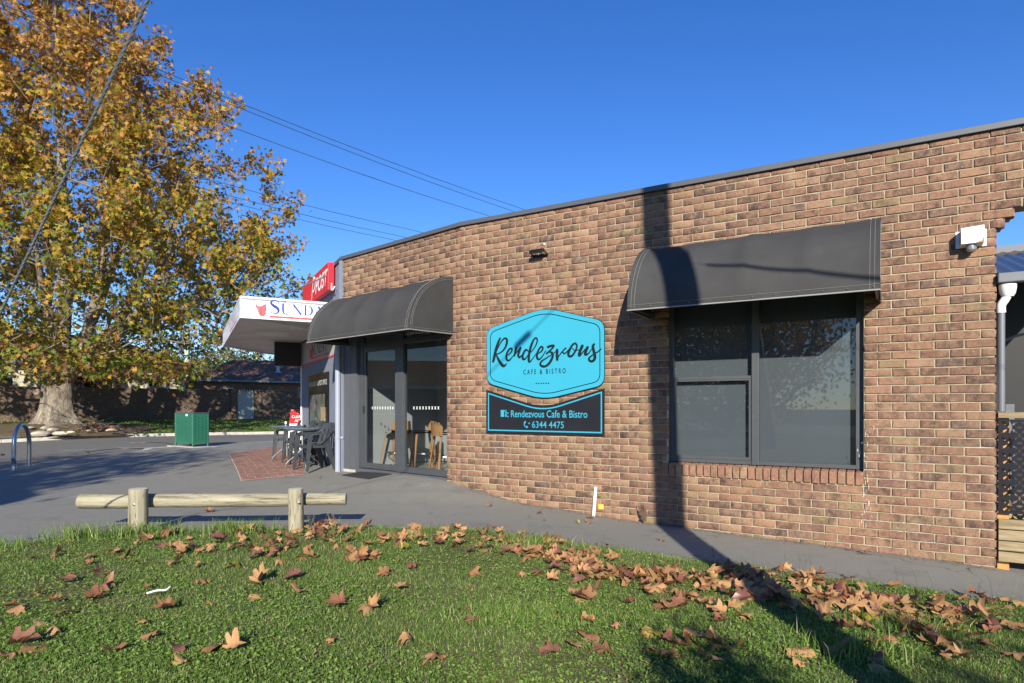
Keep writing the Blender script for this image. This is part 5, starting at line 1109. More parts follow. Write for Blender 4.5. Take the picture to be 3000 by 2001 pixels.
def house(name, label, px, Y, width, depth, eave, rise, wallmat, tilemat, gut, side, wins, oh=.5, tiles=0, gate=None):
    """px, Y: front corner; side +1 runs along the fence direction, -1 back along it"""
    x0 = (px-1500)/F*Y; o0 = np.array((x0, Y))-(FD*width if side < 0 else 0)
    M = Matrix(((FD[0], -FD[1], 0, o0[0]), (FD[1], FD[0], 0, o0[1]), (0, 0, 1, 0), (0, 0, 0, 1)))
    h = thing(name, label, 'house', mw=M); g0 = -.75
    mb = MB(); mb.box(0, width, 0, depth, g0, eave); wl = mb.build('wall', wallmat, h)
    for (a, b, z0, z1, ty) in wins:
        m2 = MB(); m2.box(a, b, -.03, .0, z0, z1); m2.box(a-.05, b+.05, -.05, -.0, z0-.06, z0)
        w_ = m2.build('window' if ty else 'door', 'white_paint' if ty != 2 else wallmat, h); MB().box(a+.05, b-.05, -.036, -.03, z0+.05, z1-.05).build('pane', 'window_dark', w_)
        if ty == 1: MB().box((a+b)/2-.025, (a+b)/2+.025, -.045, -.037, z0+.05, z1-.05).build('glazing_bar', 'white_paint', w_)
    d2 = depth/2+oh; a = [(-oh, -oh, eave), (width+oh, -oh, eave), (width+oh, depth+oh, eave), (-oh, depth+oh, eave)]; rz = eave+rise
    rA, rB = (-oh+d2, depth/2, rz), (width+oh-d2, depth/2, rz)
    mb = MB(); mb.add(a+[rA, rB], [(0, 1, 5, 4), (1, 2, 5), (2, 3, 4, 5), (3, 0, 4), (0, 3, 2, 1)]); rf = mb.build('roof', tilemat, h)
    mb = MB(); mb.box(-oh-.08, width+oh+.08, -oh-.1, -oh, eave-.09, eave+.04); mb.build('gutter', gut, h, bevel=.01)
    mb = MB(); mb.box(-oh-.08, -oh, -oh, depth+oh, eave-.09, eave+.04); mb.build('gutter', gut, h); mb = MB(); mb.box(width+oh, width+oh+.08, -oh, depth+oh, eave-.09, eave+.04); mb.build('gutter', gut, h)
    for p, q in ((a[0], rA), (a[1], rB), (rA, rB)):
        mb = MB(); mb.tube([Vector(p)+Vector((0, 0, .05)), Vector(q)+Vector((0, 0, .06))], .07, 6); mb.build('ridge_cap', tilemat, rf)
    # tiles: rows on the front slope and the near hip
    rr = random.Random(4); sl_ = math.hypot(d2, rise); nrow = int(sl_/.30); tw = .30; ob = []; 
    tm = MB().hexa([(-.145, 0, 0), (.145, 0, 0), (.145, .33, -.02), (-.145, .33, -.02)], [(-.145, 0, .035), (.145, 0, .035), (.145, .33, .012), (-.145, .33, .012)]); to = tm.build('roof_tile', tilemat); tmd = to.data; bpy.data.objects.remove(to)
    al = math.atan2(rise, d2); VV, TT, RR_ = [], [], []; cnt = 0
    base = np.array([v.co for v in tmd.vertices]); faces = [tuple(p.vertices) for p in tmd.polygons]
    places = []
    for i in range(nrow):
        u = i*.30; yy = -oh+u*math.cos(al); zz = eave+u*math.sin(al)+.012; hip = u*math.cos(al); x = -oh+hip+.15+(.15 if i % 2 else 0)
        while x < width+oh-hip-.1: places.append((Matrix.Translation((x, yy, zz+rr.uniform(0, .006))) @ Matrix.Rotation(al, 4, 'X'), x)); x += tw
        y = -oh+hip+.15
        while y < depth+oh-hip: 
            places.append((Matrix.Translation((-oh+u*math.cos(al), y, zz)) @ Matrix.Rotation(-R(90), 4, 'Z') @ Matrix.Rotation(al, 4, 'X'), -50)); 
            places.append((Matrix.Translation((width+oh-u*math.cos(al), y, zz)) @ Matrix.Rotation(R(90), 4, 'Z') @ Matrix.Rotation(al, 4, 'X'), 50)); y += tw
    for M2, x in places:
        if cnt < tiles and 0 < x < 11.5: shared('roof_tile', tmd, rf, M2); cnt += 1
        else:
            o = len(VV); VV += [tuple(M2 @ Vector(b)) for b in base]; TT += [tuple(q+o for q in f) for f in faces]; RR_ += [rr.random()]*len(faces)
    tag(fast('roof_tiles', VV, TT, tilemat, RR_, rf), kind='stuff')
    return h
h1 = house('brick_house', 'low red-brick house with weathered terracotta hip roof behind the fence', 556, 45.0, 17, 7.5, 2.02, 1.75, 'house_brick', 'roof_tile', 'gutter_green', 1,
      [(2.0, 2.9, .2, 1.5, 1), (3.6, 5.9, .3, 1.75, 2), (7.6, 8.5, -.6, 1.6, 0), (9.3, 10.2, .3, 1.6, 2), (12, 14, .3, 1.6, 1)], tiles=280)
for x in (8.0, 9.6, 11.3): MB().box(x-.06, x+.06, -.55, -.43, -.7, 1.96).build('verandah_post', 'white_paint', h1)
MB().tube([(6.4, 1.4, 2.6), (6.4, 1.4, 4.35)], .14, 10).build('flue', 'galvanised', h1, smooth=True); mb = MB(); mb.lathe([(.3, 0), (.18, .12)], 10); mb.build('flue_flashing', 'galvanised', h1, loc=(6.4, 1.4, 2.78))
mb = MB(); mb.bar((6.9, -.2, 2.15), (7.3, .5, 2.5), .06); mb.build('roof_bracket', 'galvanised', h1)
h2 = house('cream_house', 'cream rendered house with dark tiled roof and wall air conditioner', 543, 39.3, 24, 8, 2.55, 1.9, 'cream_wall', 'roof_tile', 'gutter_blue', -1,
      [(4.5, 7.2, -.2, 1.6, 2), (9.0, 10.4, -.7, 1.9, 0), (12.3, 13.0, -.2, 1.9, 1), (14.0, 15.6, .0, 1.9, 1), (17.2, 20.2, -.6, 2.0, 2)])
mb = MB(); mb.box(21.9, 22.9, -.35, -.02, 1.25, 1.85); ac = mb.build('air_conditioner', 'galvanised', h2); MB().box(22.0, 22.55, -.356, -.351, 1.32, 1.78).build('grille', 'window_dark', ac)
for x in (3.4, 8.2): MB().box(x-.1, x+.1, -.3, -.1, -.7, 2.5).build('verandah_post', 'orange_wood', h2)

# ------------------------------------------------------------------ trees
LEAF_V = np.array([(0, 0, 0), (.5, .12, .10), (.2, .26, .04), (.40, .68, .10), (.12, .56, .02), (0, 1, -.06), (-.12, .56, .02), (-.40, .68, .10), (-.2, .26, .04), (-.5, .12, .10)])
LEAF_T = np.array([(0, 1, 2), (0, 2, 3), (0, 3, 4), (0, 4, 5), (0, 5, 6), (0, 6, 7), (0, 7, 8), (0, 8, 9)])
OVAL_V = np.array([(0, 0, 0), (.24, .4, .05), (0, 1, -.05), (-.24, .4, .05)]); OVAL_T = np.array([(0, 1, 2), (0, 2, 3)])
def leaf_soup(name, pos, size, mat, rnd, parent=None, tv=LEAF_V, tt=LEAF_T, down=0.35, seed=1):
    g = np.random.default_rng(seed); n = len(pos)
    y = g.normal(size=(n, 3)); y[:, 2] -= down*1.6; y /= np.linalg.norm(y, axis=1)[:, None]
    z = g.normal(size=(n, 3)); z[:, 2] += .8; z[:, 1] -= .25; x = np.cross(y, z); x /= np.linalg.norm(x, axis=1)[:, None]; z = np.cross(x, y)
    V = pos[:, None, :]+(tv[None, :, 0, None]*x[:, None, :]+tv[None, :, 1, None]*y[:, None, :]+tv[None, :, 2, None]*z[:, None, :])*size[:, None, None]
    m_ = len(tv); T = (np.arange(n)[:, None, None]*m_+tt[None]).reshape(-1, 3)
    return fast(name, V.reshape(-1, 3), T, mat, np.repeat(rnd, len(tt)), parent)
def tubes(name, segs, mat, parent, nside=3):
    """many tapered segments (n,8): x0 y0 z0 r0 x1 y1 z1 r1"""
    s = np.asarray(segs, float); n = len(s); a, ra, b, rb = s[:, :3], s[:, 3], s[:, 4:7], s[:, 7]; d = b-a; d /= np.maximum(np.linalg.norm(d, axis=1), 1e-6)[:, None]
    ref = np.where(np.abs(d[:, 2:3]) > .9, np.array([[1., 0, 0]]), np.array([[0, 0, 1.]])); u = np.cross(d, ref); u /= np.linalg.norm(u, axis=1)[:, None]; w = np.cross(d, u)
    th = np.arange(nside)*2*np.pi/nside; ring = u[:, None, :]*np.cos(th)[None, :, None]+w[:, None, :]*np.sin(th)[None, :, None]
    V = np.concatenate([a[:, None]+ring*ra[:, None, None], b[:, None]+ring*rb[:, None, None]], 1).reshape(-1, 3); k = np.arange(nside); k2 = (k+1) % nside
    q = np.stack([k, k2, k2+nside, k+nside], -1); T = (np.arange(n)[:, None, None]*2*nside+q[None]).reshape(-1, 4)
    return fast(name, V, T, mat, None, parent, smooth=nside > 4)
def grow(roots, attract, seed=0):
    """roots: polylines [(x,y,z)..] of main limbs; attract: points to be reached, returns nodes, parent index"""
    N = []; par = []; dist = []
    for pl in roots:
        for i, p in enumerate(pl):
            N.append(np.array(p, float)); par.append(len(N)-2 if i else (0 if len(N) > 1 else -1)); dist.append(0 if i == 0 else dist[-1]+np.linalg.norm(N[-1]-N[-2]))
    c = np.array(roots[0][0]); order = np.argsort(((attract-c)**2).sum(1)); cap = len(N)+len(attract)*4; A = np.zeros((cap, 3)); Dd = np.zeros(cap); A[:len(N)] = N; Dd[:len(N)] = dist; cnt = len(N)
    g = np.random.default_rng(seed)
    for i in order:
        p = attract[i]; dv = p-A[:cnt]; dl = np.linalg.norm(dv, axis=1); cost = dl+.25*Dd[:cnt]+np.where(dv[:, 2] < -0.2, .9, 0)*dl*.6; j = int(np.argmin(cost)); L = dl[j]; k = max(1, min(4, int(L/.55))); last = j
        for q in range(1, k+1):
            t = q/k; A[cnt] = A[j]*(1-t)+p*t+(g.normal(size=3)*.07*L if q < k else 0)+np.array((0, 0, .10*L*math.sin(t*math.pi))); Dd[cnt] = Dd[last]+L/k; par.append(last); last = cnt; cnt += 1
            if cnt >= cap-5: break
    return A[:cnt], par[:cnt]
def radii(A, par, tip=.012, power=2.4):
    n = len(A); r = np.full(n, 0.0)
    for i in range(n-1, 0, -1):
        if r[i] == 0: r[i] = tip**power
        if par[i] >= 0: r[par[i]] += r[i]
    if r[0] == 0: r[0] = tip**power
    return r**(1/power)
def ell(g, n, c, rad, fn=None):
    p = g.normal(size=(n, 3)); p /= np.linalg.norm(p, axis=1)[:, None]; p *= g.random((n, 1))**(1/2.6); return p*np.array(rad)+np.array(c)

# big plane tree
TX, TY = -21.9, 30.3
g = np.random.default_rng(11)
plane = thing('plane_tree', 'huge autumn plane tree with mottled flaring trunk across the street', 'tree', loc=(TX, TY, -1.0))
prof = np.array([(2.2, 6.6), (3.0, 8.9), (4.4, 10.6), (6.2, 11.4), (8.2, 12.0), (10, 11.2), (12, 9.9), (14, 8.4), (16, 6.9), (18, 5.4), (20, 4.0), (22, 2.6), (24, .8)])
def crown_pts(n, jitter=0.0):
    out = []
    while len(out) < n:
        z = g.uniform(2.5, 24, 4000); R_ = np.interp(z, prof[:, 0], prof[:, 1]); th = g.uniform(0, 2*np.pi, 4000)
        lump = 1+.07*np.sin(3*th+z*.5)+.06*np.sin(7*th-z*1.1)+.04*np.sin(13*th+z*2.0)
        rr = np.sqrt(g.random(4000)); keep = (rr > .12+.45*np.clip((7-z)/5, 0, 1)) & (g.random(4000) < (R_/12)**1.2)
        x = np.cos(th)*rr*R_*lump; y = np.sin(th)*rr*R_*lump*.82
        for a in np.stack([x, y, z], -1)[keep]: out.append(a)
    return np.array(out[:n])
limbs = [[(0, 0, 0), (0, 0, 1.2), (.05, 0, 2.3), (.1, 0, 3.0)],
 [(-.3, 0, 2.2), (-1.4, -.2, 3.6), (-2.6, -.3, 5.2), (-3.6, -.4, 7.4), (-4.6, -.5, 10.5), (-5.2, -.4, 14)], [(-.2, .2, 2.4), (-.9, .8, 4.0), (-1.5, 1.6, 7), (-1.8, 2.4, 11), (-1.6, 2.8, 16)],
 [(.1, 0, 2.9), (.35, .1, 5), (.4, 0, 8), (.3, 0, 12), (.1, 0, 17), (0, 0, 21)], [(.3, 0, 2.4), (1.4, -.2, 3.3), (2.8, -.5, 4.0), (4.0, -.8, 5.0), (5.4, -1.0, 7.2), (7.0, -1.3, 9.5)], 
 [(.3, -.1, 3.0), (1.2, .3, 4.6), (2.0, .8, 7.2), (2.8, 1.2, 10.5), (3.6, 1.4, 14), (3.8, 1.4, 17)], [(2.8, -.5, 4.0), (3.4, .3, 6.2), (4.2, .8, 9.0), (5.4, .9, 12.0)], [(.3, -.3, 2.7), (.9, -1.4, 4.6), (1.3, -2.8, 7.2), (1.4, -4.0, 10)],
 [(-.3, -.3, 2.6), (-1.0, -1.5, 4.4), (-1.7, -3, 7.4), (-2.0, -4.2, 11)], [(1.4, -.2, 3.3), (1.8, 0, 5.6), (2.2, .1, 8.4), (2.5, 0, 12.2), (2.6, 0, 15.5)]]
limbs = [[(a, b, max(c, 0)) for a, b, c in l] for l in limbs]
att = crown_pts(1900); A, par = grow(limbs, att, 3); rad = radii(A, par, .012, 2.15)
n0 = len(limbs[0]); 
for i in range(len(A)): rad[i] = min(rad[i], .55)
# smooth limbs drawn as tubes, the thinner branches as segments
idx = 0; tm = MB(); starts = []
for li, l in enumerate(limbs):
    k = len(l); ids = list(range(idx, idx+k)); idx += k
    if li == 0: continue
    pts = [l_ for l_ in l]; rr_ = np.linspace(.40 if li in (1, 4, 3) else .26, .055, k); rr_[0] *= 1.15
    q = spline([(*p, r_) for p, r_ in zip(pts, rr_)], 6); g2 = random.Random(li)
    tm.tube([(a[0]+.04*math.sin(a[2]*1.7+li), a[1]+.04*math.cos(a[2]*1.3+li), a[2]) for a in q], [max(.03, a[3]) for a in q], 10)
tm.build('limbs', 'bark', plane, smooth=True)
# flaring trunk with root lobes
NV, NH = 40, 26; vs = []; 
for j in range(NH+1):
    z = -.35+3.5*j/NH; t = max(0, z)/3.1
    base = .62+.62*math.exp(-max(z, 0)/.42)+.30*max(0, t-.45)**1.2
    for k in range(NV):
        a = 2*math.pi*k/NV; fl = 1+(.24*math.sin(5*a+1)+.12*math.sin(9*a))*math.exp(-max(z, 0)/.6)+.06*math.sin(4*a+z*.8)+.045*mnoise.noise((math.cos(a)*2, math.sin(a)*2, z*1.6))+(.16*max(0, t-.5)*math.cos(2*a))
        vs.append((math.cos(a)*base*fl+.06*t, math.sin(a)*base*fl*.85, z))
tr = MB(); tr.add(vs, [(j*NV+k, j*NV+(k+1) % NV, (j+1)*NV+(k+1) % NV, (j+1)*NV+k) for j in range(NH) for k in range(NV)]+[tuple(NH*NV+k for k in range(NV))]); trunk = tr.build('trunk', 'bark', plane, smooth=True)
for (x, z, s) in ((.45, 2.45, .13), (-.35, 1.75, .16)):
    MB().lathe([(s, -.05), (s*.95, .03), (s*.55, .06), (s*.2, .02)], 12).build('burr', 'bark', trunk, loc=(x, -.72, z), smooth=True).rotation_euler = (R(80), 0, 0)
segs = [(*A[par[i]], min(rad[par[i]], .09), *A[i], min(rad[i], .08)) for i in range(idx, len(A)) if par[i] >= 0]
# twigs off the outer branches
tw = []; tips = []; NA = len(A); outer_ids = np.arange(idx, NA)
for i in g.choice(outer_ids, min(9500, len(outer_ids)), replace=True):
    p = A[i]; d = g.normal(size=3); d[2] = abs(d[2])*.9+.15; dc = p-np.array((0, 0, 7.0)); d += dc/np.linalg.norm(dc)*1.1; d /= np.linalg.norm(d); L = g.uniform(.5, 1.35)
    q = p+d*L*.55+g.normal(size=3)*.07; e = q+d*L*.45+g.normal(size=3)*.12+np.array((0, 0, .05)); tw.append((*p, .011, *q, .008)); tw.append((*q, .008, *e, .0045)); tips += [p*.5+q*.5, q, q*.5+e*.5, e]
    d3 = g.normal(size=3); d3 /= np.linalg.norm(d3); e2 = q+d3*.35; tw.append((*q, .006, *e2, .004)); tips.append(e2)
tag(tubes('branches', segs, 'twig', plane, 5), kind='stuff'); tag(tubes('twigs', tw, 'twig', plane, 3), kind='stuff')
tips = np.array(tips); ok = (tips[:, 2] > -.0); tips = tips[ok]
# leaf density clumps: thinner high up
pick = g.integers(0, len(tips), 145000); P = tips[pick]+g.normal(size=(145000, 3))*.2
cl = np.array([mnoise.noise(Vector(p)*.55) for p in P]); keep = (cl+g.normal(size=len(P))*.22 > -.10-.06*(P[:, 2] > 10)) & ((P[:, 2] > 7.5) | (g.random(len(P)) < .16+.075*P[:, 2])) & (P[:, 2] > 3.1+.8*(P[:, 1] > 0)+.9*(P[:, 0] < 1.5)*(P[:, 0] > -4)+.3*(P[:, 1] > -3)); P = P[keep]
# low drooping sprays
hang = crown_pts(900); hang[:, 2] = g.uniform(2.2, 3.4, 900); th = g.uniform(0, 6.28, 900); rr_ = g.uniform(2.0, 9.6, 900); hang[:, 0] = np.cos(th)*rr_; hang[:, 1] = np.sin(th)*rr_*.8
hang = hang[(np.abs(hang[:, 0]-5.0) < 3.0) & (hang[:, 1] < 1)]
P = np.concatenate([P, np.repeat(hang, 14, 0)+g.normal(size=(len(hang)*14, 3))*(.28, .28, .2)])
near_low = np.stack([g.uniform(-3.2, 1.3, 90), g.uniform(-2.8, -1.0, 90), g.uniform(3.5, 4.9, 90)], -1); P = np.concatenate([P, np.repeat(near_low, 9, 0)+g.normal(size=(810, 3))*.22])
hgt = np.clip((P[:, 2]-1)/17, 0, 1); rnd = np.clip(.16+.60*hgt**.6+g.normal(size=len(P))*.17, 0.01, .985)
size = g.uniform(.15, .29, len(P)); sc_ = (P[:, 1] < -2.5) & (g.random(len(P)) < .02); ids = np.where(sc_)[0][:280]; mask = np.ones(len(P), bool); mask[ids] = False
leaf_soup('crown', P[mask], size[mask], 'crown_leaf', rnd[mask], plane, seed=3)['kind'] = 'stuff'
lm = []
for i in range(8):
    me = bpy.data.meshes.new('leaf'); me.from_pydata([tuple(v) for v in LEAF_V*.27], [], [tuple(t) for t in LEAF_T]); me.materials.append(MAT['crown_leaf']); a = me.attributes.new('rnd', 'FLOAT', 'FACE'); a.data.foreach_set('value', np.full(8, 0, dtype=np.float32)); lm.append(me)
r = random.Random(6)
for i in ids: shared('leaf', lm[int(r.random()*8)], plane, Matrix.Translation(P[i]) @ Matrix.Rotation(r.uniform(0, 6.28), 4, 'Z') @ Matrix.Rotation(r.uniform(1.2, 2.6), 4, 'X') @ Matrix.Rotation(r.uniform(0, 6.28), 4, 'Y'))
# mound, rocks, heap of prunings
ring_ = []; 
for j in range(9):
    rr_ = .4+j*.42; row = []
    for k in range(37):
        a = 2*math.pi*k/36; x = math.cos(a)*rr_*1.15; y = math.sin(a)*rr_*.85; row.append((TX+.3+x, TY+y))
    ring_.append(row)
def vz(x, y):
    u = (np.array((x, y))-FA).dot(FD); k = kerb_at(u); f = FA+FD*u; t = np.hypot(*(np.array((x, y))-k))/np.hypot(*(f-k)); return verge_pt(u, np.clip(t, 0, 1))[2]
hz = np.array([[vz(x, y)+.25*math.exp(-(j/5.0)**2)+.02*(1 if j < 8 else -3)+.03*mnoise.noise((x*1.5, y*1.5, 0)) for x, y in row] for j, row in enumerate(ring_)])
sheet('tree_mound', ring_, 'earth', hz=hz)
r = random.Random(12)
for i, (px, v, s) in enumerate(((118, 1274, .33), (136, 1256, .24), (155, 1262, .26), (176, 1271, .22), (208, 1267, .14), (262, 1262, .10), (322, 1261, .13), (338, 1260, .10), (196, 1272, .12), (90, 1254, .14))):
    Y = 27.3 if v > 1265 else 28.4; X = (px-1500)/F*Y; z = (HY-v)/F*Y; mb = MB(); vs = []
    for a in range(5):
        for b in range(8):
            ph = -1.2+2.6*a/4; th = b*math.pi/4; rr_ = s*(1+.35*mnoise.noise((a*1.3+i, b*.9, i*2))); vs.append((math.cos(ph)*math.cos(th)*rr_*1.4, math.cos(ph)*math.sin(th)*rr_, math.sin(ph)*rr_*.45))
    mb.add(vs, [(a*8+b, a*8+(b+1) % 8, (a+1)*8+(b+1) % 8, (a+1)*8+b) for a in range(4) for b in range(8)]+[tuple(range(32, 40)), tuple(range(7, -1, -1))]); o = mb.build('rock', 'rock', smooth=True); o.location = (X, Y, z+s*.1); o.rotation_euler = (0, 0, r.uniform(0, 3))
    tag(o, ('largest flat pale rock at the kerb by the plane tree', 'pale rock against the plane tree roots', 'small rock beside the plane tree roots')[min(i, 2)] if i < 3 else ['', '', '', 'medium pale stone right of the trunk foot', 'small stone beside the medium one', 'tiny stone beside the twig heap', 'pale stone near the far end of the mound', 'small stone next to the pale mound-end stone', 'small stone right by the kerb under the trunk', 'small stone near the driveway'][i], 'rock', 'rocks around the plane tree')
mb = []; hx, hy = -19.4, 29.3; hzz = vz(hx, hy)
for i in range(120):
    a = g.uniform(0, 3.14); L = g.uniform(.3, .9); c = np.array((hx+g.normal()*.55, hy+g.normal()*.3, hzz+.1+abs(g.normal())*.18)); d = np.array((math.cos(a), math.sin(a), g.normal()*.35))*L/2; mb.append((*(c-d), .014, *(c+d), .006))
o = tubes('prunings', mb, 'twig', None, 4); Pq = np.array((hx, hy, hzz+.15))+g.normal(size=(90, 3))*(.5, .3, .1); tag(o, 'heap of cut twigs lying beside the plane tree trunk', 'twig pile', kind=None)
leaf_soup('pile_leaves', Pq, np.full(90, .2), 'fallen_leaf', g.random(90), o, seed=9)['kind'] = 'stuff'

def small_tree(name, label, base, crown_c, crown_r, ntwig, nleaf, lsize, mat, rr0, seed, tr_r=.16, oval=False, cat='tree', group=None, twmat='twig', bare=False, wood='bark'):
    g = np.random.default_rng(seed); t = thing(name, label, cat, group, loc=base); c = np.array(crown_c)-np.array(base)
    mid = np.array((c[0]*.25, c[1]*.25, max(.3, c[2]-crown_r[2]*.9))); rt = [[(0, 0, 0), tuple(mid*.5), tuple(mid), tuple(c)]]; at_ = ell(g, ntwig, c, crown_r); A, par = grow(rt, at_, seed); rad = radii(A, par, .008, 2.2); rad = rad/max(rad)*tr_r; rad = np.maximum(rad, .006)
    sg = [(*A[par[i]], rad[par[i]], *A[i], rad[i]) for i in range(1, len(A))]; tag(tubes('branches', sg[3:], twmat, t, 4), kind='stuff'); tubes('trunk', sg[:3], wood, t, 12)
    if not bare:
        src = A[4:]; P = src[g.integers(0, len(src), nleaf)]+g.normal(size=(nleaf, 3))*np.array(crown_r)*.13; leaf_soup('crown', P, g.uniform(.7, 1.3, nleaf)*lsize, mat, np.clip(rr0+g.normal(size=nleaf)*.15, .01, .98), t, *((OVAL_V, OVAL_T) if oval else (LEAF_V, LEAF_T)), seed=seed)['kind'] = 'stuff'
    return t
bgt = 'trees beyond the fenced houses'
for args in ((-28, 66, 6.5, 3.2, 'evergreen_leaf', .5, 'dark evergreen tree rising behind the terracotta roof', 1), (-33, 70, 7.0, 3.6, 'evergreen_leaf', .8, 'olive green gum tree between the two houses', 2), (-24, 64, 4.9, 2.4, 'crown_leaf', .62, 'small orange autumn tree behind the terracotta roof flue', 3),
             (-41, 72, 8, 4, 'evergreen_leaf', .6, 'broad green tree behind the cream house', 4), (-55, 74, 9, 5, 'evergreen_leaf', .4, 'dark tree far behind the plane tree', 5), (-19, 62, 5.2, 2.6, 'evergreen_leaf', .3, 'dark conifer beyond the house, next to the canopy edge', 6)):
    x, y, top, rr_, mt, r0, lb, sd = args; small_tree('distant_tree', lb, (x, y, -.7), (x, y, top-rr_), (rr_*1.2, rr_, rr_), 160, 5200, .30, mt, r0, sd, .25, oval=(mt != 'crown_leaf'), group=bgt)
small_tree('garden_shrub', 'rounded green garden shrub behind the brick fence', (-21.4, 41.6, -.7), (-21.4, 41.6, .75), (1.3, .8, .85), 70, 2600, .16, 'clover', .5, 21, .05, oval=True, cat='shrub')
small_tree('bare_shrub', 'bare dark twisted small tree behind the brick fence', (-23.3, 41.3, -.7), (-23.6, 41.4, 1.3), (1.6, .8, 1.0), 120, 10, .1, 'clover', .5, 22, .12, cat='tree', twmat='dark_wood', wood='dark_wood', bare=True)
# autumn trees across the street behind the photographer, seen in the window panes and as shade on the pavement
small_tree('street_tree', 'leaning autumn street tree shading the pavement', (-5.9, -3.6, -1.3), (-10.2, -4.3, 5.9), (3.6, 3.2, 2.1), 420, 4200, .17, 'crown_leaf', .45, 31, .26)
small_tree('street_tree', 'wide drooping autumn tree reflected in the dark window', (-17, -14, -1.3), (-17, -14, 3.4), (6, 4.5, 4.4), 500, 16000, .22, 'crown_leaf', .40, 32, .35)
small_tree('street_tree', 'tall dark tree reflected behind the drooping one', (-27, -10, -1.3), (-27, -10, 4.5), (5, 5, 5.2), 300, 9000, .28, 'evergreen_leaf', .40, 33, .35, oval=True)
small_tree('shadow_shrub', 'added shrub out of view that shades the lower right of the lawn', (1.05, -.95, -1.42), (1.02, -1.0, -.35), (.50, .38, 1.12), 150, 9000, .07, 'clover', .3, 34, .03, oval=True, cat='shrub')  # unseen bush added only to cast the dark patch on the near lawn
small_tree('street_tree', 'thin autumn tree behind the utility pole', (3.4, -8.5, -1.5), (3.1, -8.6, 2.9), (2.2, 1.6, 1.1), 120, 420, .15, 'crown_leaf', .4, 35, .10)
# brick house across the side street, reflected in the doors
h3 = thing('opposite_house', 'brick house with dark tiled roof and white window reflected in the doors', 'house', mw=Matrix.Translation((-27, 5.5, 0)) @ Matrix.Rotation(R(90), 4, 'Z'))
mb = MB(); mb.box(0, 13, 0, 7, -1.4, 1.15); mb.build('wall', 'house_brick', h3)
mb = MB(); a = [(-.5, -.5, 1.15), (13.5, -.5, 1.15), (13.5, 7.5, 1.15), (-.5, 7.5, 1.15), (3.5, 3.5, 2.9), (9.5, 3.5, 2.9)]; mb.add(a, [(0, 1, 5, 4), (1, 2, 5), (2, 3, 4, 5), (3, 0, 4), (0, 3, 2, 1)]); mb.build('roof', 'roof_tile', h3)
MB().box(-.6, 13.6, -.62, -.5, 1.05, 1.2).build('gutter', 'white_paint', h3)
for x0 in (2.0, 6.2, 9.8):
    w_ = MB().box(x0, x0+2.2, -.03, 0, -.35, .75).build('window', 'white_paint', h3)
    for k in range(2): MB().box(x0+.06+k*1.08, x0+1.06+k*1.08, -.036, -.031, -.28, .68).build('pane', 'window_dark', w_)

# ------------------------------------------------------------------ pole, stays and overhead wires
pole = thing('utility_pole', 'tall timber utility pole beside the lawn casting the shadow on the wall', 'utility pole', loc=(1.87, .79, -1.5))
MB().tube([(.06, 0, 0), (-.12, 0, 4.5), (-.30, 0, 9)], [.170, .160, .135], 20).build('post', 'pole_wood', pole, smooth=True)
mb = MB(); mb.box(-.9, .9, -.05, .05, 8.2, 8.32); mb.build('crossarm', 'pole_wood', pole)
dirv = Vector((1.47, -.92, 1.40)); w0 = Vector((-3.24, 3.99, .585)); a = w0-dirv*1.16; b = w0+dirv*3.42
gw_ = thing('guy_wire', 'thick twisted steel guy wire running down across the sky to the ground', 'guy wire'); L = (b-a).length; du = (b-a).normalized(); ux = du.cross(Vector((0, 0, 1))).normalized(); uy = du.cross(ux)
mb = MB(); Ni = 620
for k in range(4): mb.tube([a+du*(L*i/Ni)+(ux*math.cos(i*.66+k*math.pi/2)+uy*math.sin(i*.66+k*math.pi/2))*.0042 for i in range(Ni+1)], .0044, 5, caps=False)
mb.build('cable', 'wire_steel', gw_, smooth=True)
ci = w0+dirv*2.255; mb = MB(); mb.tube([ci-du*.13, ci-du*.125, ci-du*.02, ci+du*.02, ci+du*.125, ci+du*.13], [.03, .045, .045, .045, .045, .03], 12); mb.build('insulator', 'pipe_dark', gw_)
sw_ = thing('stay_wire', 'second stay wire from the pole with a thicker lower guard', 'stay wire')
a = Vector((1.9, .8, 4.05)); b = Vector((7.3, .35, 1.15)); mb = MB(); mb.tube([a, a+(b-a)*.12], .006, 6); mb.tube([a+(b-a)*.015, a+(b-a)*.27], .02, 8); mb.tube([a+(b-a)*.25, b], .004, 8); mb.build('cable', 'line_wire', sw_)
wires = [((0, 9), (1540.6, 615), 7.4), ((0, 13+9), (1514, 622), 7.4), ((0, 107), (1438, 633.5), 7.0), ((0, 339), (1219, 676), 6.1), ((0, 376), (1180, 693), 5.9), ((0, 396), (1142, 700), 5.8), ((0, 430), (1100, 700), 5.6)]
for i, (p, q, z) in enumerate(wires[:6]):
    fz = lambda c: Vector(((c[0]-1500)/F*(z/((HY-c[1])/F)), z/((HY-c[1])/F), z)); a, b = fz(p), fz(q); d = b-a; a2, b2 = a-d*.9, b+d*1.3; n = 24
    mb = MB(); sg = .16; mid_ = (a2+b2)/2; pts = []
    for k in range(n+1):
        t = k/n; ta = (t*(1+2.2)-.9); pts.append(a2*(1-t)+b2*t-Vector((0, 0, sg*4*ta*(1-ta) if 0 < ta < 1 else sg*4*ta*(1-ta)*.3)))
    mb.tube(pts, .0085 if i < 3 else .0075, 5, caps=False); o = mb.build('overhead_wire', 'line_wire'); tag(o, ['topmost overhead wire crossing the sky', 'second overhead wire close under the topmost', 'third overhead wire from the top, crossing alone', 'upper wire of the low trio meeting the roof corner', 'middle wire of the low trio meeting the roof corner', 'lowest overhead wire of the low trio'][i], 'overhead wire', 'overhead wires')
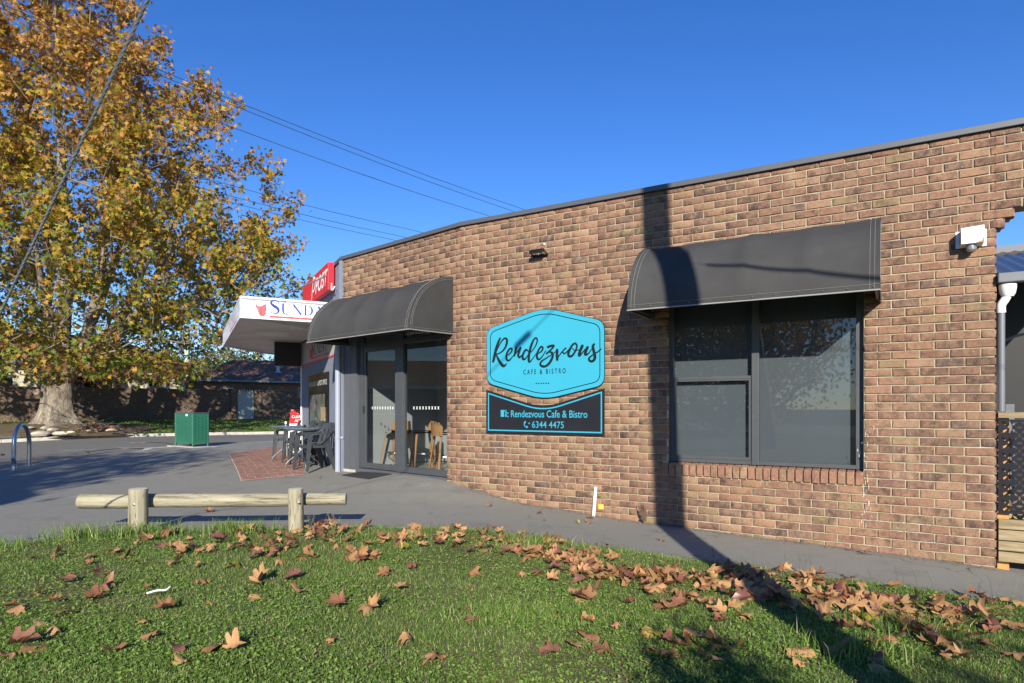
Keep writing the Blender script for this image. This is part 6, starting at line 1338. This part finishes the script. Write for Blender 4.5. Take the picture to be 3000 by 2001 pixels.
for i, (px, v0, v1, Y) in enumerate(((548.5, 965, 1075, 62), (751, 1028, 1075, 66))):
    X = (px-1500)/F*Y; mb = MB(); w_ = .17; zt2 = (HY-v0)/F*Y+(0 if i == 0 else .3); mb.hexa([(X-w_*1.3, Y-w_, -.8), (X+w_*1.3, Y-w_, -.8), (X+w_*1.3, Y+w_, -.8), (X-w_*1.3, Y+w_, -.8)], [(X-w_, Y-w_, zt2), (X+w_, Y-w_, zt2), (X+w_, Y+w_, zt2), (X-w_, Y+w_, zt2)]); o = mb.build('distant_pole', 'pole_green'); tag(o, ['pale green concrete pole seen through the plane tree leaves', 'pale green pole above the terracotta roof beside the canopy'][i], 'pole', 'distant concrete poles')

# ------------------------------------------------------------------ verandah beyond the right end of the wall
LW = W1.L; vr = thing('side_verandah', 'dark-roofed verandah with timber deck at the right end of the brick wall', 'verandah', mw=W1.M)
def zv(v, Y=5.86): return (HY-v)/F*Y
mb = MB(); n = 60; vs = []
for i in range(n+1):
    x = LW+.02+i*.02; zz = .010*math.cos(i*1.05); vs += [(x, .06, zv(797)+zz), (x, 2.7, zv(797)+.72+zz)]
mb.add(vs, [(2*i, 2*i+2, 2*i+3, 2*i+1) for i in range(n)]); mb.build('corrugated_roof', 'corrugated', vr)
MB().box(LW+.01, LW+1.2, 2.7, 2.85, zv(797)+.66, zv(797)+.80).build('ridge_flashing', 'pipe_dark', vr)
MB().tube([(LW+.04, .6, zv(722, 6.3)), (LW+.04, .6, zv(640, 6.3))], .03, 10).build('overflow_pipe', 'pipe_dark', vr)
MB().box(LW+.005, LW+1.2, -.06, .05, zv(828), zv(800)).build('gutter', 'pipe_dark', vr, bevel=.008)
MB().tube([(LW+.035, -.0, zv(1206)), (LW+.035, -.0, zv(912))], .029, 12).build('downpipe', 'pipe_dark', vr)
mb = MB(); mb.tube([tuple(q) for q in spline([(LW+.035, 0, zv(915)), (LW+.035, 0, zv(893)), (LW+.06, 0, zv(878)), (LW+.078, 0, zv(866))], 5)], .036, 12); mb.build('pipe_elbow', 'pvc_white', vr, smooth=True)
MB().lathe([(.045, 0), (.06, .03), (.068, .08), (.068, .11)], 16).build('rain_head', 'pvc_white', vr, loc=(LW+.083, 0, zv(868)), smooth=True)
MB().box(LW+.01, LW+1.2, -.03, .08, zv(1224), zv(1208)).build('hand_rail', 'deck_wood', vr)
MB().box(LW+.012, LW+.10, .05, .14, -1.58, zv(1225)).build('post', 'orange_wood', vr)
# laser cut screen: overlapping petals
z0, z1 = zv(1505), zv(1229); pit = (z1-z0)/6; holes = []; sx0 = LW+.012; wS = .62
def petal(cx, cz, a, L, w):
    pts = []
    for k in range(5): t = k/4; pts.append((L*(t-.5), w*math.sin(math.pi*t)/2))
    for k in range(3, 0, -1): t = k/4; pts.append((L*(t-.5), -w*math.sin(math.pi*t)/2))
    c_, s_ = math.cos(a), math.sin(a); return [(cx+x*c_-z*s_, cz+x*s_+z*c_) for x, z in pts]
for i in range(4):
    for j in range(6):
        cx, cz = sx0+.085+i*pit*1.0, z0+pit*(j+.5)
        holes.append(petal(cx, cz, R(90), pit*.80, pit*.26)); 
        for sx in (-1, 1):
            holes.append(petal(cx+sx*pit*.27, cz+pit*.25, R(90-sx*48), pit*.40, pit*.13)); holes.append(petal(cx+sx*pit*.27, cz-pit*.25, R(90+sx*48), pit*.40, pit*.13))
        if i < 3: holes.append(petal(cx+pit*.5, cz, 0, pit*.34, pit*.15))
        if i < 3 and j < 5: holes.append(petal(cx+pit*.5, cz+pit*.5, R(90), pit*.30, pit*.12))
holes = [h for h in holes if min(p[0] for p in h) > sx0+.008 and max(p[0] for p in h) < sx0+wS-.01]
mb = MB(); mb.prism([(sx0, z0), (sx0+wS, z0), (sx0+wS, z1), (sx0, z1)], .0, .004, holes); mb.build('laser_cut_screen', 'dark_sign', vr)
for k, (va, vb) in enumerate(((1522, 1550), (1553, 1583), (1586, 1613), (1617, 1646))): MB().box(LW+.012, LW+1.2, -.02, .04, zv(vb, 5.87), zv(va, 5.87)).build('deck_board', 'deck_wood' if k != 1 else 'deck_wood', vr, bevel=.004)
MB().box(LW+.2, LW+1.3, 2.3, 2.35, -1.6, 1.9).build('rear_wall', 'black_sheet', vr)  # black backing: the shade deep under the verandah is put into its colour
MB().box(LW+.0, LW+1.3, .2, 2.3, -1.05, -1.0).build('deck_floor', 'deck_wood', vr)
mb = MB(); mb.tube([tuple(q) for q in spline([(LW+.12, .9, -.9), (LW+.12, .9, .55), (LW+.2, .9, .72), (LW+.5, .9, .8)], 6)], .014, 8); mb.build('metal_frame', 'pipe_dark', vr)
MB().box(LW+.13, LW+.2, .5, .55, -.9, .04).build('side_gate', 'pipe_dark', vr)

# ------------------------------------------------------------------ bar stools behind the doors
stl = thing('bar_stool', 'bent-wood bar stool seen through the sliding leaf of the door', 'stool', 'bar stools inside the shop')
mb = MB(); vs = [(x, y, .62+.02*math.cos((x)*6)) for x in np.linspace(-.19, .19, 7) for y in np.linspace(-.18, .18, 7)]; mb.add(vs+[(x, y, z-.03) for x, y, z in vs], [(i*7+j, (i+1)*7+j, (i+1)*7+j+1, i*7+j+1) for i in range(6) for j in range(6)]+[tuple(q+49 for q in (i*7+j+1, (i+1)*7+j+1, (i+1)*7+j, i*7+j)) for i in range(6) for j in range(6)]); mb.build('seat', 'dark_sign', stl)
mb = MB(); vs = []
for i in range(9):
    a = R(-65+130*i/8); 
    for z in (.58, .64, .72, .80): vs.append((.21*math.sin(a)*(1.0+(z-.6)*.1), .05+.17*math.cos(a), z-(.08 if z > .7 and i in (0, 8) else 0)))
mb.add(vs+[(x*1.06, y+.012, z) for x, y, z in vs], [(i*4+j, (i+1)*4+j, (i+1)*4+j+1, i*4+j+1) for i in range(8) for j in range(3)]+[tuple(q+36 for q in (i*4+j+1, (i+1)*4+j+1, (i+1)*4+j, i*4+j)) for i in range(8) for j in range(3)]); mb.build('backrest', 'stool_wood', stl, smooth=True)
for sx in (-1, 1):
    for sy in (-1, 1): mb = MB(); mb.bar((sx*.14, sy*.13, .60), (sx*.22, sy*.2, 0), .036, .022); mb.build('leg', 'stool_wood', stl)
mb = MB(); mb.tube([(.19*math.cos(a), .175*math.sin(a), .24) for a in np.linspace(0, 2*math.pi, 21)], .009, 6, caps=False); mb.build('foot_ring', 'steel', stl)
for i, (px, y, rz) in enumerate(((1163, .75, 20), (1240, .95, -30), (1305, .75, 160), (1205, 1.6, 200))):
    o = stl if i == 0 else copy_tree(stl); s_ = W2.hit(px, 1196, -y)[0]; p = W2.M @ Vector((s_, y, zb-.01)); o.location = p; o.rotation_euler = (0, 0, math.atan2(W2.d[1], W2.d[0])+R(rz))
    if i: o['label'] = ['bent-wood bar stool in the middle of the fixed door pane', 'bent-wood bar stool partly hidden by the brick pier', 'bent-wood bar stool against the shop inner wall'][i-1]

# ------------------------------------------------------------------ grass
def blades(name, X, Y, Z, h, w, mat, seed, lean=.55, parent=None):
    g = np.random.default_rng(seed); n = len(X); a = g.uniform(0, 2*np.pi, n); l = g.random(n)*lean*h; la = g.uniform(0, 2*np.pi, n); cx, cy = np.cos(a)*w/2, np.sin(a)*w/2; lx, ly = np.cos(la)*l, np.sin(la)*l
    V = np.zeros((n, 5, 3)); V[:, 0] = np.stack([X-cx, Y-cy, Z], -1); V[:, 1] = np.stack([X+cx, Y+cy, Z], -1); V[:, 2] = np.stack([X+cx*.8+lx*.4, Y+cy*.8+ly*.4, Z+h*.6], -1); V[:, 3] = np.stack([X-cx*.8+lx*.4, Y-cy*.8+ly*.4, Z+h*.6], -1); V[:, 4] = np.stack([X+lx*1.2, Y+ly*1.2, Z+h], -1)
    T = (np.arange(n)[:, None, None]*5+np.array([(0, 1, 2), (0, 2, 3), (3, 2, 4)])[None]).reshape(-1, 3); return fast(name, V.reshape(-1, 3), T, mat, np.repeat(g.random(n)**1.3, 3), parent)
g = np.random.default_rng(5); NB = 330000
Y = 2.2*(7.4/2.2)**g.random(NB); X = g.uniform(-1, 1, NB)*Y*.93; top = lawn_top(X); ok = (Y < top+.03); X, Y, top = X[ok], Y[ok], top[ok]
pn = np.array([mnoise.noise((x*1.1, y*1.1, 3)) for x, y in zip(X[::1], Y[::1])]); ok = pn+g.random(len(X))*.75 > .07; X, Y, top, pn = X[ok], Y[ok], top[ok], pn[ok]
edge = np.clip(1-(top-Y)/.28, 0, 1); h = g.uniform(.012, .033, len(X))*(1+.45*edge*g.random(len(X)))*(1+.5*np.clip(pn, 0, 1))
tag(blades('grass', X, Y, lawn_z(X, Y)-.004, h, g.uniform(.0025, .0048, len(X)), 'grass', 1, .9), kind='stuff')
NC = 95000; Y = 2.2*(7.2/2.2)**g.random(NC); X = g.uniform(-1, 1, NC)*Y*.93; ok = Y < lawn_top(X)-.05; X, Y = X[ok], Y[ok]; cn = np.array([mnoise.noise((x*.8+9, y*1.3, 7)) for x, y in zip(X, Y)]); ok = cn+g.random(len(X))*.35 > .08; X, Y = X[ok], Y[ok]; Z = lawn_z(X, Y)+g.uniform(.008, .03, len(X))
CV = np.array([(0, 0, 0), (.5, .0, .12), (.45, .45, .1), (0, .6, 0), (-.45, .45, .1), (-.5, 0, .12)]); CT = np.array([(0, 1, 2), (0, 2, 3), (0, 3, 4), (0, 4, 5)])
def flat_soup(name, P, size, mat, rnd, tilt, tv, tt, seed):
    g = np.random.default_rng(seed); n = len(P); z = g.normal(size=(n, 3))*tilt; z[:, 2] = 1; z /= np.linalg.norm(z, axis=1)[:, None]; a = g.uniform(0, 2*np.pi, n); x = np.stack([np.cos(a), np.sin(a), np.zeros(n)], -1); x -= z*(x*z).sum(1)[:, None]; x /= np.linalg.norm(x, axis=1)[:, None]; y = np.cross(z, x)
    V = P[:, None]+(tv[None, :, 0, None]*x[:, None]+tv[None, :, 1, None]*y[:, None]+tv[None, :, 2, None]*z[:, None])*size[:, None, None]; T = (np.arange(n)[:, None, None]*len(tv)+tt[None]).reshape(-1, 3); return fast(name, V.reshape(-1, 3), T, mat, np.repeat(rnd, len(tt)))
tag(flat_soup('clover', np.stack([X, Y, Z], -1), g.uniform(.009, .020, len(X)), 'clover', g.random(len(X)), .5, CV, CT, 2), kind='stuff')
# long tufts by the posts and stalks along the edge
tx, ty, th_ = [], [], []
for cx, cy, n, sp, hh in ((-3.95, 6.1, 1500, .30, .17), (-2.72, 6.28, 500, .18, .13), (-3.4, 6.15, 260, .2, .11), (-4.8, 5.6, 500, .35, .10), (.15, 5.95, 300, .2, .12), (.05, 4.0, 1300, .26, .06), (1.9, 3.6, 260, .2, .12), (-1.2, 6.1, 300, .3, .08), (2.6, 4.1, 220, .2, .12)):
    tx += list(cx+g.normal(size=n)*sp); ty += list(cy+g.normal(size=n)*sp*.45); th_ += list(hh*g.uniform(.5, 1.15, n))
tx, ty, th_ = map(np.array, (tx, ty, th_)); ok = ty < lawn_top(tx)+.03; tx, ty, th_ = tx[ok], ty[ok], th_[ok]
tag(blades('tall_grass', tx, ty, lawn_z(tx, ty), th_, g.uniform(.004, .007, len(tx)), 'grass', 4, .8), kind='stuff')
r = random.Random(15)
def weed(x, y, h, n, label):
    mb = MB(); z = 0
    for i in range(n):
        a = r.uniform(0, 6.28); sp = h*.35; e = Vector((math.cos(a)*sp*r.random(), math.sin(a)*sp*r.random(), h*r.uniform(.7, 1.05))); mb.tube([(0, 0, 0), e*.5+Vector((0, 0, .02)), e], .0016, 3)
        for k in range(16):
            t = r.uniform(.3, 1); c = e*t; b = r.uniform(0, 6.28); q = Vector((math.cos(b), math.sin(b), .6))*r.uniform(.008, .02); mb.add([c, c+q+Vector((.003, 0, 0)), c+q*1.6], [(0, 1, 2)])
    o = mb.build('weed', 'stalk'); o.location = (x, y, float(lawn_z(x, y))-.01); return tag(o, label, 'weed', 'weeds along the lawn edge')
weed(-2.02, 6.3, .20, 4, 'spindly green weed in front of the middle of the log rail'); weed(-1.78, 6.28, .21, 5, 'spindly green weed between the rail middle and right post')
weed(-3.28, 6.22, .15, 4, 'short seedy weed close beside the thicker log post'); weed(-2.12+.42, 6.05, .16, 2, 'yellow-tipped weed touching the thinner log post')
mb = MB()
for i in range(34):
    x = r.uniform(1.6, 4.2); y = float(lawn_top(x))-r.uniform(.0, .1); z = float(lawn_z(x, y)); h = r.uniform(.08, .2); lx = r.uniform(-.08, .08); mb.tube([(x, y, z), (x+lx*.4, y, z+h*.6), (x+lx, y, z+h)], .0013, 3)
tag(mb.build('grass_stalks', 'stalk'), kind='stuff')
# verge grass: short blades near the kerb and in tufts
NVv = 60000; uu = g.uniform(-10, 17, NVv); tt_ = g.uniform(.03, .97, NVv); PV = np.array([verge_pt(u, t) for u, t in zip(uu[:26000], tt_[:26000])]); ok = (np.hypot((PV[:, 0]-TX-.2)/1.25, PV[:, 1]-TY) > 2.6+g.normal(size=len(PV))*.5) & ~((uu[:26000] < 1.2) & (tt_[:26000] < .78)); PV = PV[ok]
tag(blades('verge_grass', PV[:, 0], PV[:, 1], PV[:, 2]-.01, g.uniform(.04, .09, len(PV)), g.uniform(.012, .03, len(PV)), 'grass', 6, 1.2), kind='stuff')

# ------------------------------------------------------------------ fallen leaves, every one its own object
def leaf_mesh(seed, mat):
    r = random.Random(seed); N = 40; ring_o = []; 
    lob = [(0, 1.0), (R(42), .86), (R(-42), .84), (R(92), .66), (R(-92), .64)]; ax_, bx = r.uniform(-1.9, 1.5), r.uniform(-1.2, 1.1); tw = r.uniform(-1.2, 1.2); fold = r.choice((0, 0, .35, .6, -.4))
    for k in range(N):
        th = -math.pi+2*math.pi*(k+.5)/N; rad = .30
        for (la, lr) in lob:
            d = abs((th-la+math.pi) % (2*math.pi)-math.pi); rad = max(rad, lr*max(0, 1-(d/R(27))**1.15*.55) if d < R(27) else 0)
        if abs(abs(th)-math.pi) < .45: rad *= .5
        rad *= 1+.09*(-1 if k % 2 else 1)*r.uniform(.4, 1); ring_o.append((th, rad))
    def pt(th, rad):
        x, y = math.sin(th)*rad*.5, math.cos(th)*rad*.5; vein = .03*abs(math.sin(th*2.15))*rad
        z = fold*abs(x)+ax_*x*x*1.3+bx*(y*y)*.9+tw*x*y*1.4-vein+.05*mnoise.noise((x*5+seed, y*5, seed))+(.30*max(0, rad-.55)*math.sin(th*3+seed))
        return (x, y-.1, z)
    vs = [pt(0, 0)]+[pt(t, q*.5) for t, q in ring_o]+[pt(t, q) for t, q in ring_o]; fs = [(0, 1+k, 1+(k+1) % N) for k in range(N)]+[(1+k, 1+N+k, 1+N+(k+1) % N, 1+(k+1) % N) for k in range(N)]
    o = len(vs); st = [(0, -.1, vs[0][2]), (.01, -.25, .02), (.03+r.uniform(-.05, .05), -.42, .06+r.uniform(-.05, .06))]
    for (x, y, z) in st: vs += [(x-.006, y, z+.004), (x+.006, y, z+.004)]
    fs += [(o, o+1, o+3, o+2), (o+2, o+3, o+5, o+4)]
    me = bpy.data.meshes.new('fallen_leaf'); me.from_pydata(vs, [], fs); me.materials.append(MAT[mat]); me.polygons.foreach_set('use_smooth', [True]*len(me.polygons))
    if me.polygons[0].normal.z < 0: me.flip_normals()
    return me
LM = {'tan': [leaf_mesh(80+i, 'tan_leaf') for i in range(8)], 'rust': [leaf_mesh(100+i, 'rust_leaf') for i in range(6)], 'brown': [leaf_mesh(i, 'fallen_leaf') for i in range(14)], 'ochre': [leaf_mesh(30+i, 'ochre_leaf') for i in range(4)], 'yellow': [leaf_mesh(50+i, 'yellow_leaf') for i in range(3)], 'maroon': [leaf_mesh(60+i, 'maroon_leaf') for i in range(3)]}
r = random.Random(99)
spots = [(40, 1430, 'b'), (120, 1408, 'b'), (85, 1388, 'b'), (150, 1358, 'b'), (215, 1400, 'b'), (240, 1372, 'b'), (25, 1425, 'b'), (70, 1305, 'b'), (130, 1292, 'b'), (160, 1270, 'b'), (205, 1310, 'b'), (150, 1432, 'b'), (95, 1455, 'o'), (335, 1452, 'o'), (385, 1420, 'b'), (348, 1488, 'b'), (230, 1340, 'b'), (285, 1292, 'b'), (82, 1518, 'b'), (410, 1524, 'm'), (422, 1556, 'o'), (460, 1355, 'b'), (583, 1392, 'b'), (686, 1385, 'b'), (600, 1352, 'b'), (668, 1348, 'm'), (776, 1418, 'b'), (845, 1425, 'o'), (920, 1378, 'b'), (880, 1342, 'b'), (1085, 1332, 'b'), (1065, 1420, 'b'), (1085, 1445, 'b'), (1000, 1540, 'b'), (1275, 1438, 'b'), (1357, 1488, 'b'), (1385, 1522, 'b'), (1345, 1388, 'b'), (1445, 1412, 'b'), (1485, 1475, 'o'), (1505, 1478, 'y'), (1535, 1425, 'b'), (1560, 1418, 'b'), (1590, 1475, 'o'), (1640, 1498, 'b'), (1652, 1516, 'b'), (1690, 1516, 'b'), (1830, 1525, 'b'), (1905, 1520, 'b'), (1980, 1442, 'y'), (2045, 1440, 'y'), (2060, 1428, 'b'), (2090, 1468, 'b'), (2190, 1522, 'b'), (2255, 1500, 'b'), (2330, 1530, 'b'), (2338, 1475, 'b'), (2270, 1405, 'b'), (2240, 1384, 'b'), (2300, 1392, 'o'), (2150, 1412, 'b'), (2110, 1450, 'b'), (1830, 1372, 'o'), (1800, 1395, 'b'), (930, 1280, 'y'), (537, 1320, 'y'), (1610, 1372, 'b'), (1570, 1352, 'b'), (1480, 1382, 'b'), (625, 1262, 'b'), (400, 1312, 'b'), (455, 1320, 'b')]
band = [(830, 1290, 30, 14), (900, 1245, 30, 10), (960, 1250, 40, 14), (1040, 1240, 40, 14), (1110, 1255, 45, 16), (1190, 1265, 45, 20), (1250, 1262, 45, 22), (1300, 1285, 45, 22), (1340, 1320, 45, 14), (1400, 1330, 50, 14), (1470, 1345, 50, 14), (1540, 1350, 50, 12), (1600, 1360, 50, 8), (1690, 1345, 50, 16), (1740, 1365, 45, 14), (1800, 1345, 45, 12), (1850, 1360, 45, 10), (1920, 1385, 50, 12), (2000, 1400, 50, 12), (2070, 1420, 50, 10), (2150, 1430, 50, 6), (2200, 1410, 45, 5), (2310, 1440, 40, 4),
        (420, 1265, 45, 8), (500, 1262, 50, 8), (590, 1270, 50, 10), (660, 1262, 45, 10), (740, 1240, 35, 12), (780, 1255, 35, 10), (760, 1225, 30, 6), (560, 1228, 30, 5), (300, 1290, 60, 5), (330, 1255, 40, 5), (640, 1300, 50, 6), (680, 1230, 20, 5)]
for (x, y, s_, n) in band:
    for k in range(int(n*1.0)): spots.append((x+r.gauss(0, s_*.8), y+r.gauss(0, 13), r.choice('bbbttttorm')))
for (x, y, s_, n) in ((1500, 1380, 90, 16), (1650, 1390, 90, 18), (1800, 1395, 90, 18), (1950, 1415, 90, 18), (2100, 1440, 80, 16), (2230, 1450, 80, 12), (1300, 1300, 60, 18), (1180, 1270, 60, 12), (1420, 1345, 70, 13)):
    for k in range(n): spots.append((x+r.gauss(0, s_), y+r.gauss(0, 30), r.choice('bbbtttorm')))
for k in range(18): spots.append((r.uniform(1200, 2350), r.uniform(1430, 1560), r.choice('bbttro')))
for k in range(26): spots.append((r.uniform(0, 2350), r.uniform(1320, 1560), r.choice('btrs')))
specs = []
for (dx, dy, c) in spots:
    p = ground(*D(dx, max(dy, 1205))); x, y = p[0], p[1]
    if y > float(lawn_top(x))-.01: y = float(lawn_top(x))-.03-r.random()*.1; x = p[0]*y/p[1]
    small = c == 's'; kind_ = {'b': 'brown', 'o': 'ochre', 'y': 'yellow', 'm': 'maroon', 's': 'brown', 't': 'tan', 'r': 'rust'}[c if c != 'b' else r.choice('bbtr')]; s = r.uniform(.13, .235)*(.45 if small else 1)*(1.12 if dx > 1400 else 1)
    if y > 5.4: s *= .92
    rot = (r.gauss(0, .24), r.gauss(0, .24), r.uniform(0, 6.28)); sc3 = (s*r.uniform(.8, 1.1), s, s*r.uniform(.6, 1.5))
    specs.append((s/y, dx, dy, x, y, s, kind_, small, rot, sc3, float(lawn_z(x, y))+.028+r.uniform(0, .022), r.choice(LM[kind_])))
specs.sort(key=lambda q: -q[0])
from mathutils import Euler
for (_k, dx, dy, x, y, s, kind_, small, rot, sc3, z, me) in specs[:284]:
    o = shared('fallen_leaf', me); o.scale = sc3; o.rotation_euler = rot; o.location = (x, y, z)
    look = {'brown': 'mid-brown', 'tan': 'pale tan', 'rust': 'rust-red', 'ochre': 'light ochre', 'yellow': 'yellow-green', 'maroon': 'dark maroon'}[kind_]; big_ = 'very small' if s < .135 else 'small' if s < .155 else 'middling' if s < .18 else 'large' if s < .20 else 'very large'
    tiltd = abs(o.rotation_euler[0])+abs(o.rotation_euler[1]); pose = 'flat-lying' if tiltd < .28 else 'slanting' if tiltd < .62 else 'upturned'
    what = big_+' '+look+' '+pose+' leaf' if not small else 'tiny '+look+' leaf scrap'
    ed = float(lawn_top(x))-y; row = 'at the path' if ed < .2 else 'just inside the lawn edge' if ed < .55 else 'mid-lawn' if ed < 1.5 else 'well out on the lawn' if dy < 1440 else 'at the near lawn end'
    colz = [(180, 'beyond the rail end'), (420, 'before the thicker post'), (520, 'left of the rail middle'), (620, 'right of the rail middle'), (800, 'before the thinner post'), (960, 'below the door mat'), (1060, 'below the brick pier'), (1150, 'left of the cyan sign'), (1250, 'below the sign left half'), (1330, 'below the sign right half'), (1430, 'right of both signs'), (1530, 'left of the pole shadow'), (1620, 'right of the pole shadow'), (1730, 'below the left pane'), (1860, 'below the big pane middle'), (2000, 'below the window corner'), (2150, 'below the alarm box'), (9999, 'by the right picture edge')]
    place = next(t for lim, t in colz if dx < lim); lb = what+' '+row+', '+place
    tag(o, lb, 'leaf', 'fallen plane leaves on the lawn')
VV, FF, MI = [], [], []; mats_ = ['fallen_leaf', 'tan_leaf', 'rust_leaf', 'ochre_leaf', 'yellow_leaf', 'maroon_leaf']
for (_k, dx, dy, x, y, s, kind_, small, rot, sc3, z, me) in specs[284:]:
    M = Matrix.LocRotScale(Vector((x, y, z)), Euler(rot), Vector(sc3)); o_ = len(VV); VV += [tuple(M @ v.co) for v in me.vertices]; fs = [tuple(i+o_ for i in p.vertices) for p in me.polygons]; FF += fs; MI += [mats_.index(me.materials[0].name)]*len(fs)
me = bpy.data.meshes.new('fallen_leaves'); me.from_pydata(VV, [], FF); [me.materials.append(MAT[q]) for q in mats_]; me.polygons.foreach_set('material_index', MI); me.polygons.foreach_set('use_smooth', [True]*len(FF))
at = me.attributes.new('rnd', 'FLOAT', 'FACE'); at.data.foreach_set('value', np.floor(np.arange(len(FF))/82).astype(np.float32)*.37 % 1); tag(shared('fallen_leaves', me), kind='stuff')
for i, (dx, dy, lb, s) in enumerate(((1124, 1167, 'brown leaf alone on the asphalt path near the brick bend', .13), (1237, 1183, 'curled brown leaf on the asphalt below the black sign', .16), (1250, 1158+42, 'tiny brown leaf scrap on the asphalt below the black sign', .06), (1357, 1195, 'brown leaf against the foot of the white pipe', .17), (1353, 1205, 'pale brown leaf in front of the white pipe', .15), (1327, 1205, 'small yellow leaf beside the white pipe leaves', .09), (1664, 1224, 'folded brown leaf against the wall under the window', .17), (1520, 1247, 'brown leaf on the path at the pole shadow', .14), (1215, 1192, 'small leaf scrap by the brick wall', .05), (200, 1042, 'orange leaf on the road edge by the bicycle hoop', .20), (73, 1056, 'orange leaf beside the bicycle hoop foot', .22), (6, 1049, 'orange leaf at the picture edge on the road', .2), (480, 1180, 'leaf in the shadow of the log rail', .18))):
    p = ground(*D(dx, dy)); o = shared('fallen_leaf', LM['yellow' if 'yellow' in lb else 'brown'][i % 3]); o.scale = (s, s, s*1.2); o.rotation_euler = (r.gauss(0, .2), r.gauss(0, .2), r.uniform(0, 6)); o.location = (p[0], p[1], float(H(p[0], p[1]))+.03); tag(o, lb, 'leaf', 'leaves on the paving and road')
p = ground(*D(360, 1391)); mb = MB(); mb.tube([tuple(q) for q in spline([(-.05, -.03, 0), (0, 0, .01), (.05, .015, .01), (.06, .05, .02)], 5)], .006, 6); o = mb.build('plastic_scrap', 'pvc_white'); o.location = (p[0], p[1], float(lawn_z(p[0], p[1]))+.04); tag(o, 'bent white plastic strip lying on the grass', 'plastic strip')

# grit, crumbs and leaf scraps along the wall foot and the lawn edge
g = np.random.default_rng(50); n = 3800; k = g.random(n); sW = g.uniform(.0, W1.L, n//2); off = np.abs(g.normal(size=n//2))*.07+.005; pw2 = W1.p[None]+W1.d[None]*sW[:, None]+W1.n[None]*off[:, None]
xe = g.uniform(-5, 4.6, n//2); ye = lawn_top(xe)+np.abs(g.normal(size=n//2))*.10; PX_ = np.concatenate([pw2[:, 0], xe]); PY_ = np.concatenate([pw2[:, 1], ye]); PZ_ = H(PX_, PY_)+.024
tag(flat_soup('grit', np.stack([PX_, PY_, PZ_], -1), g.uniform(.004, .016, len(PX_)), 'crumbs', g.random(len(PX_)), .4, CV, CT, 51), kind='stuff')
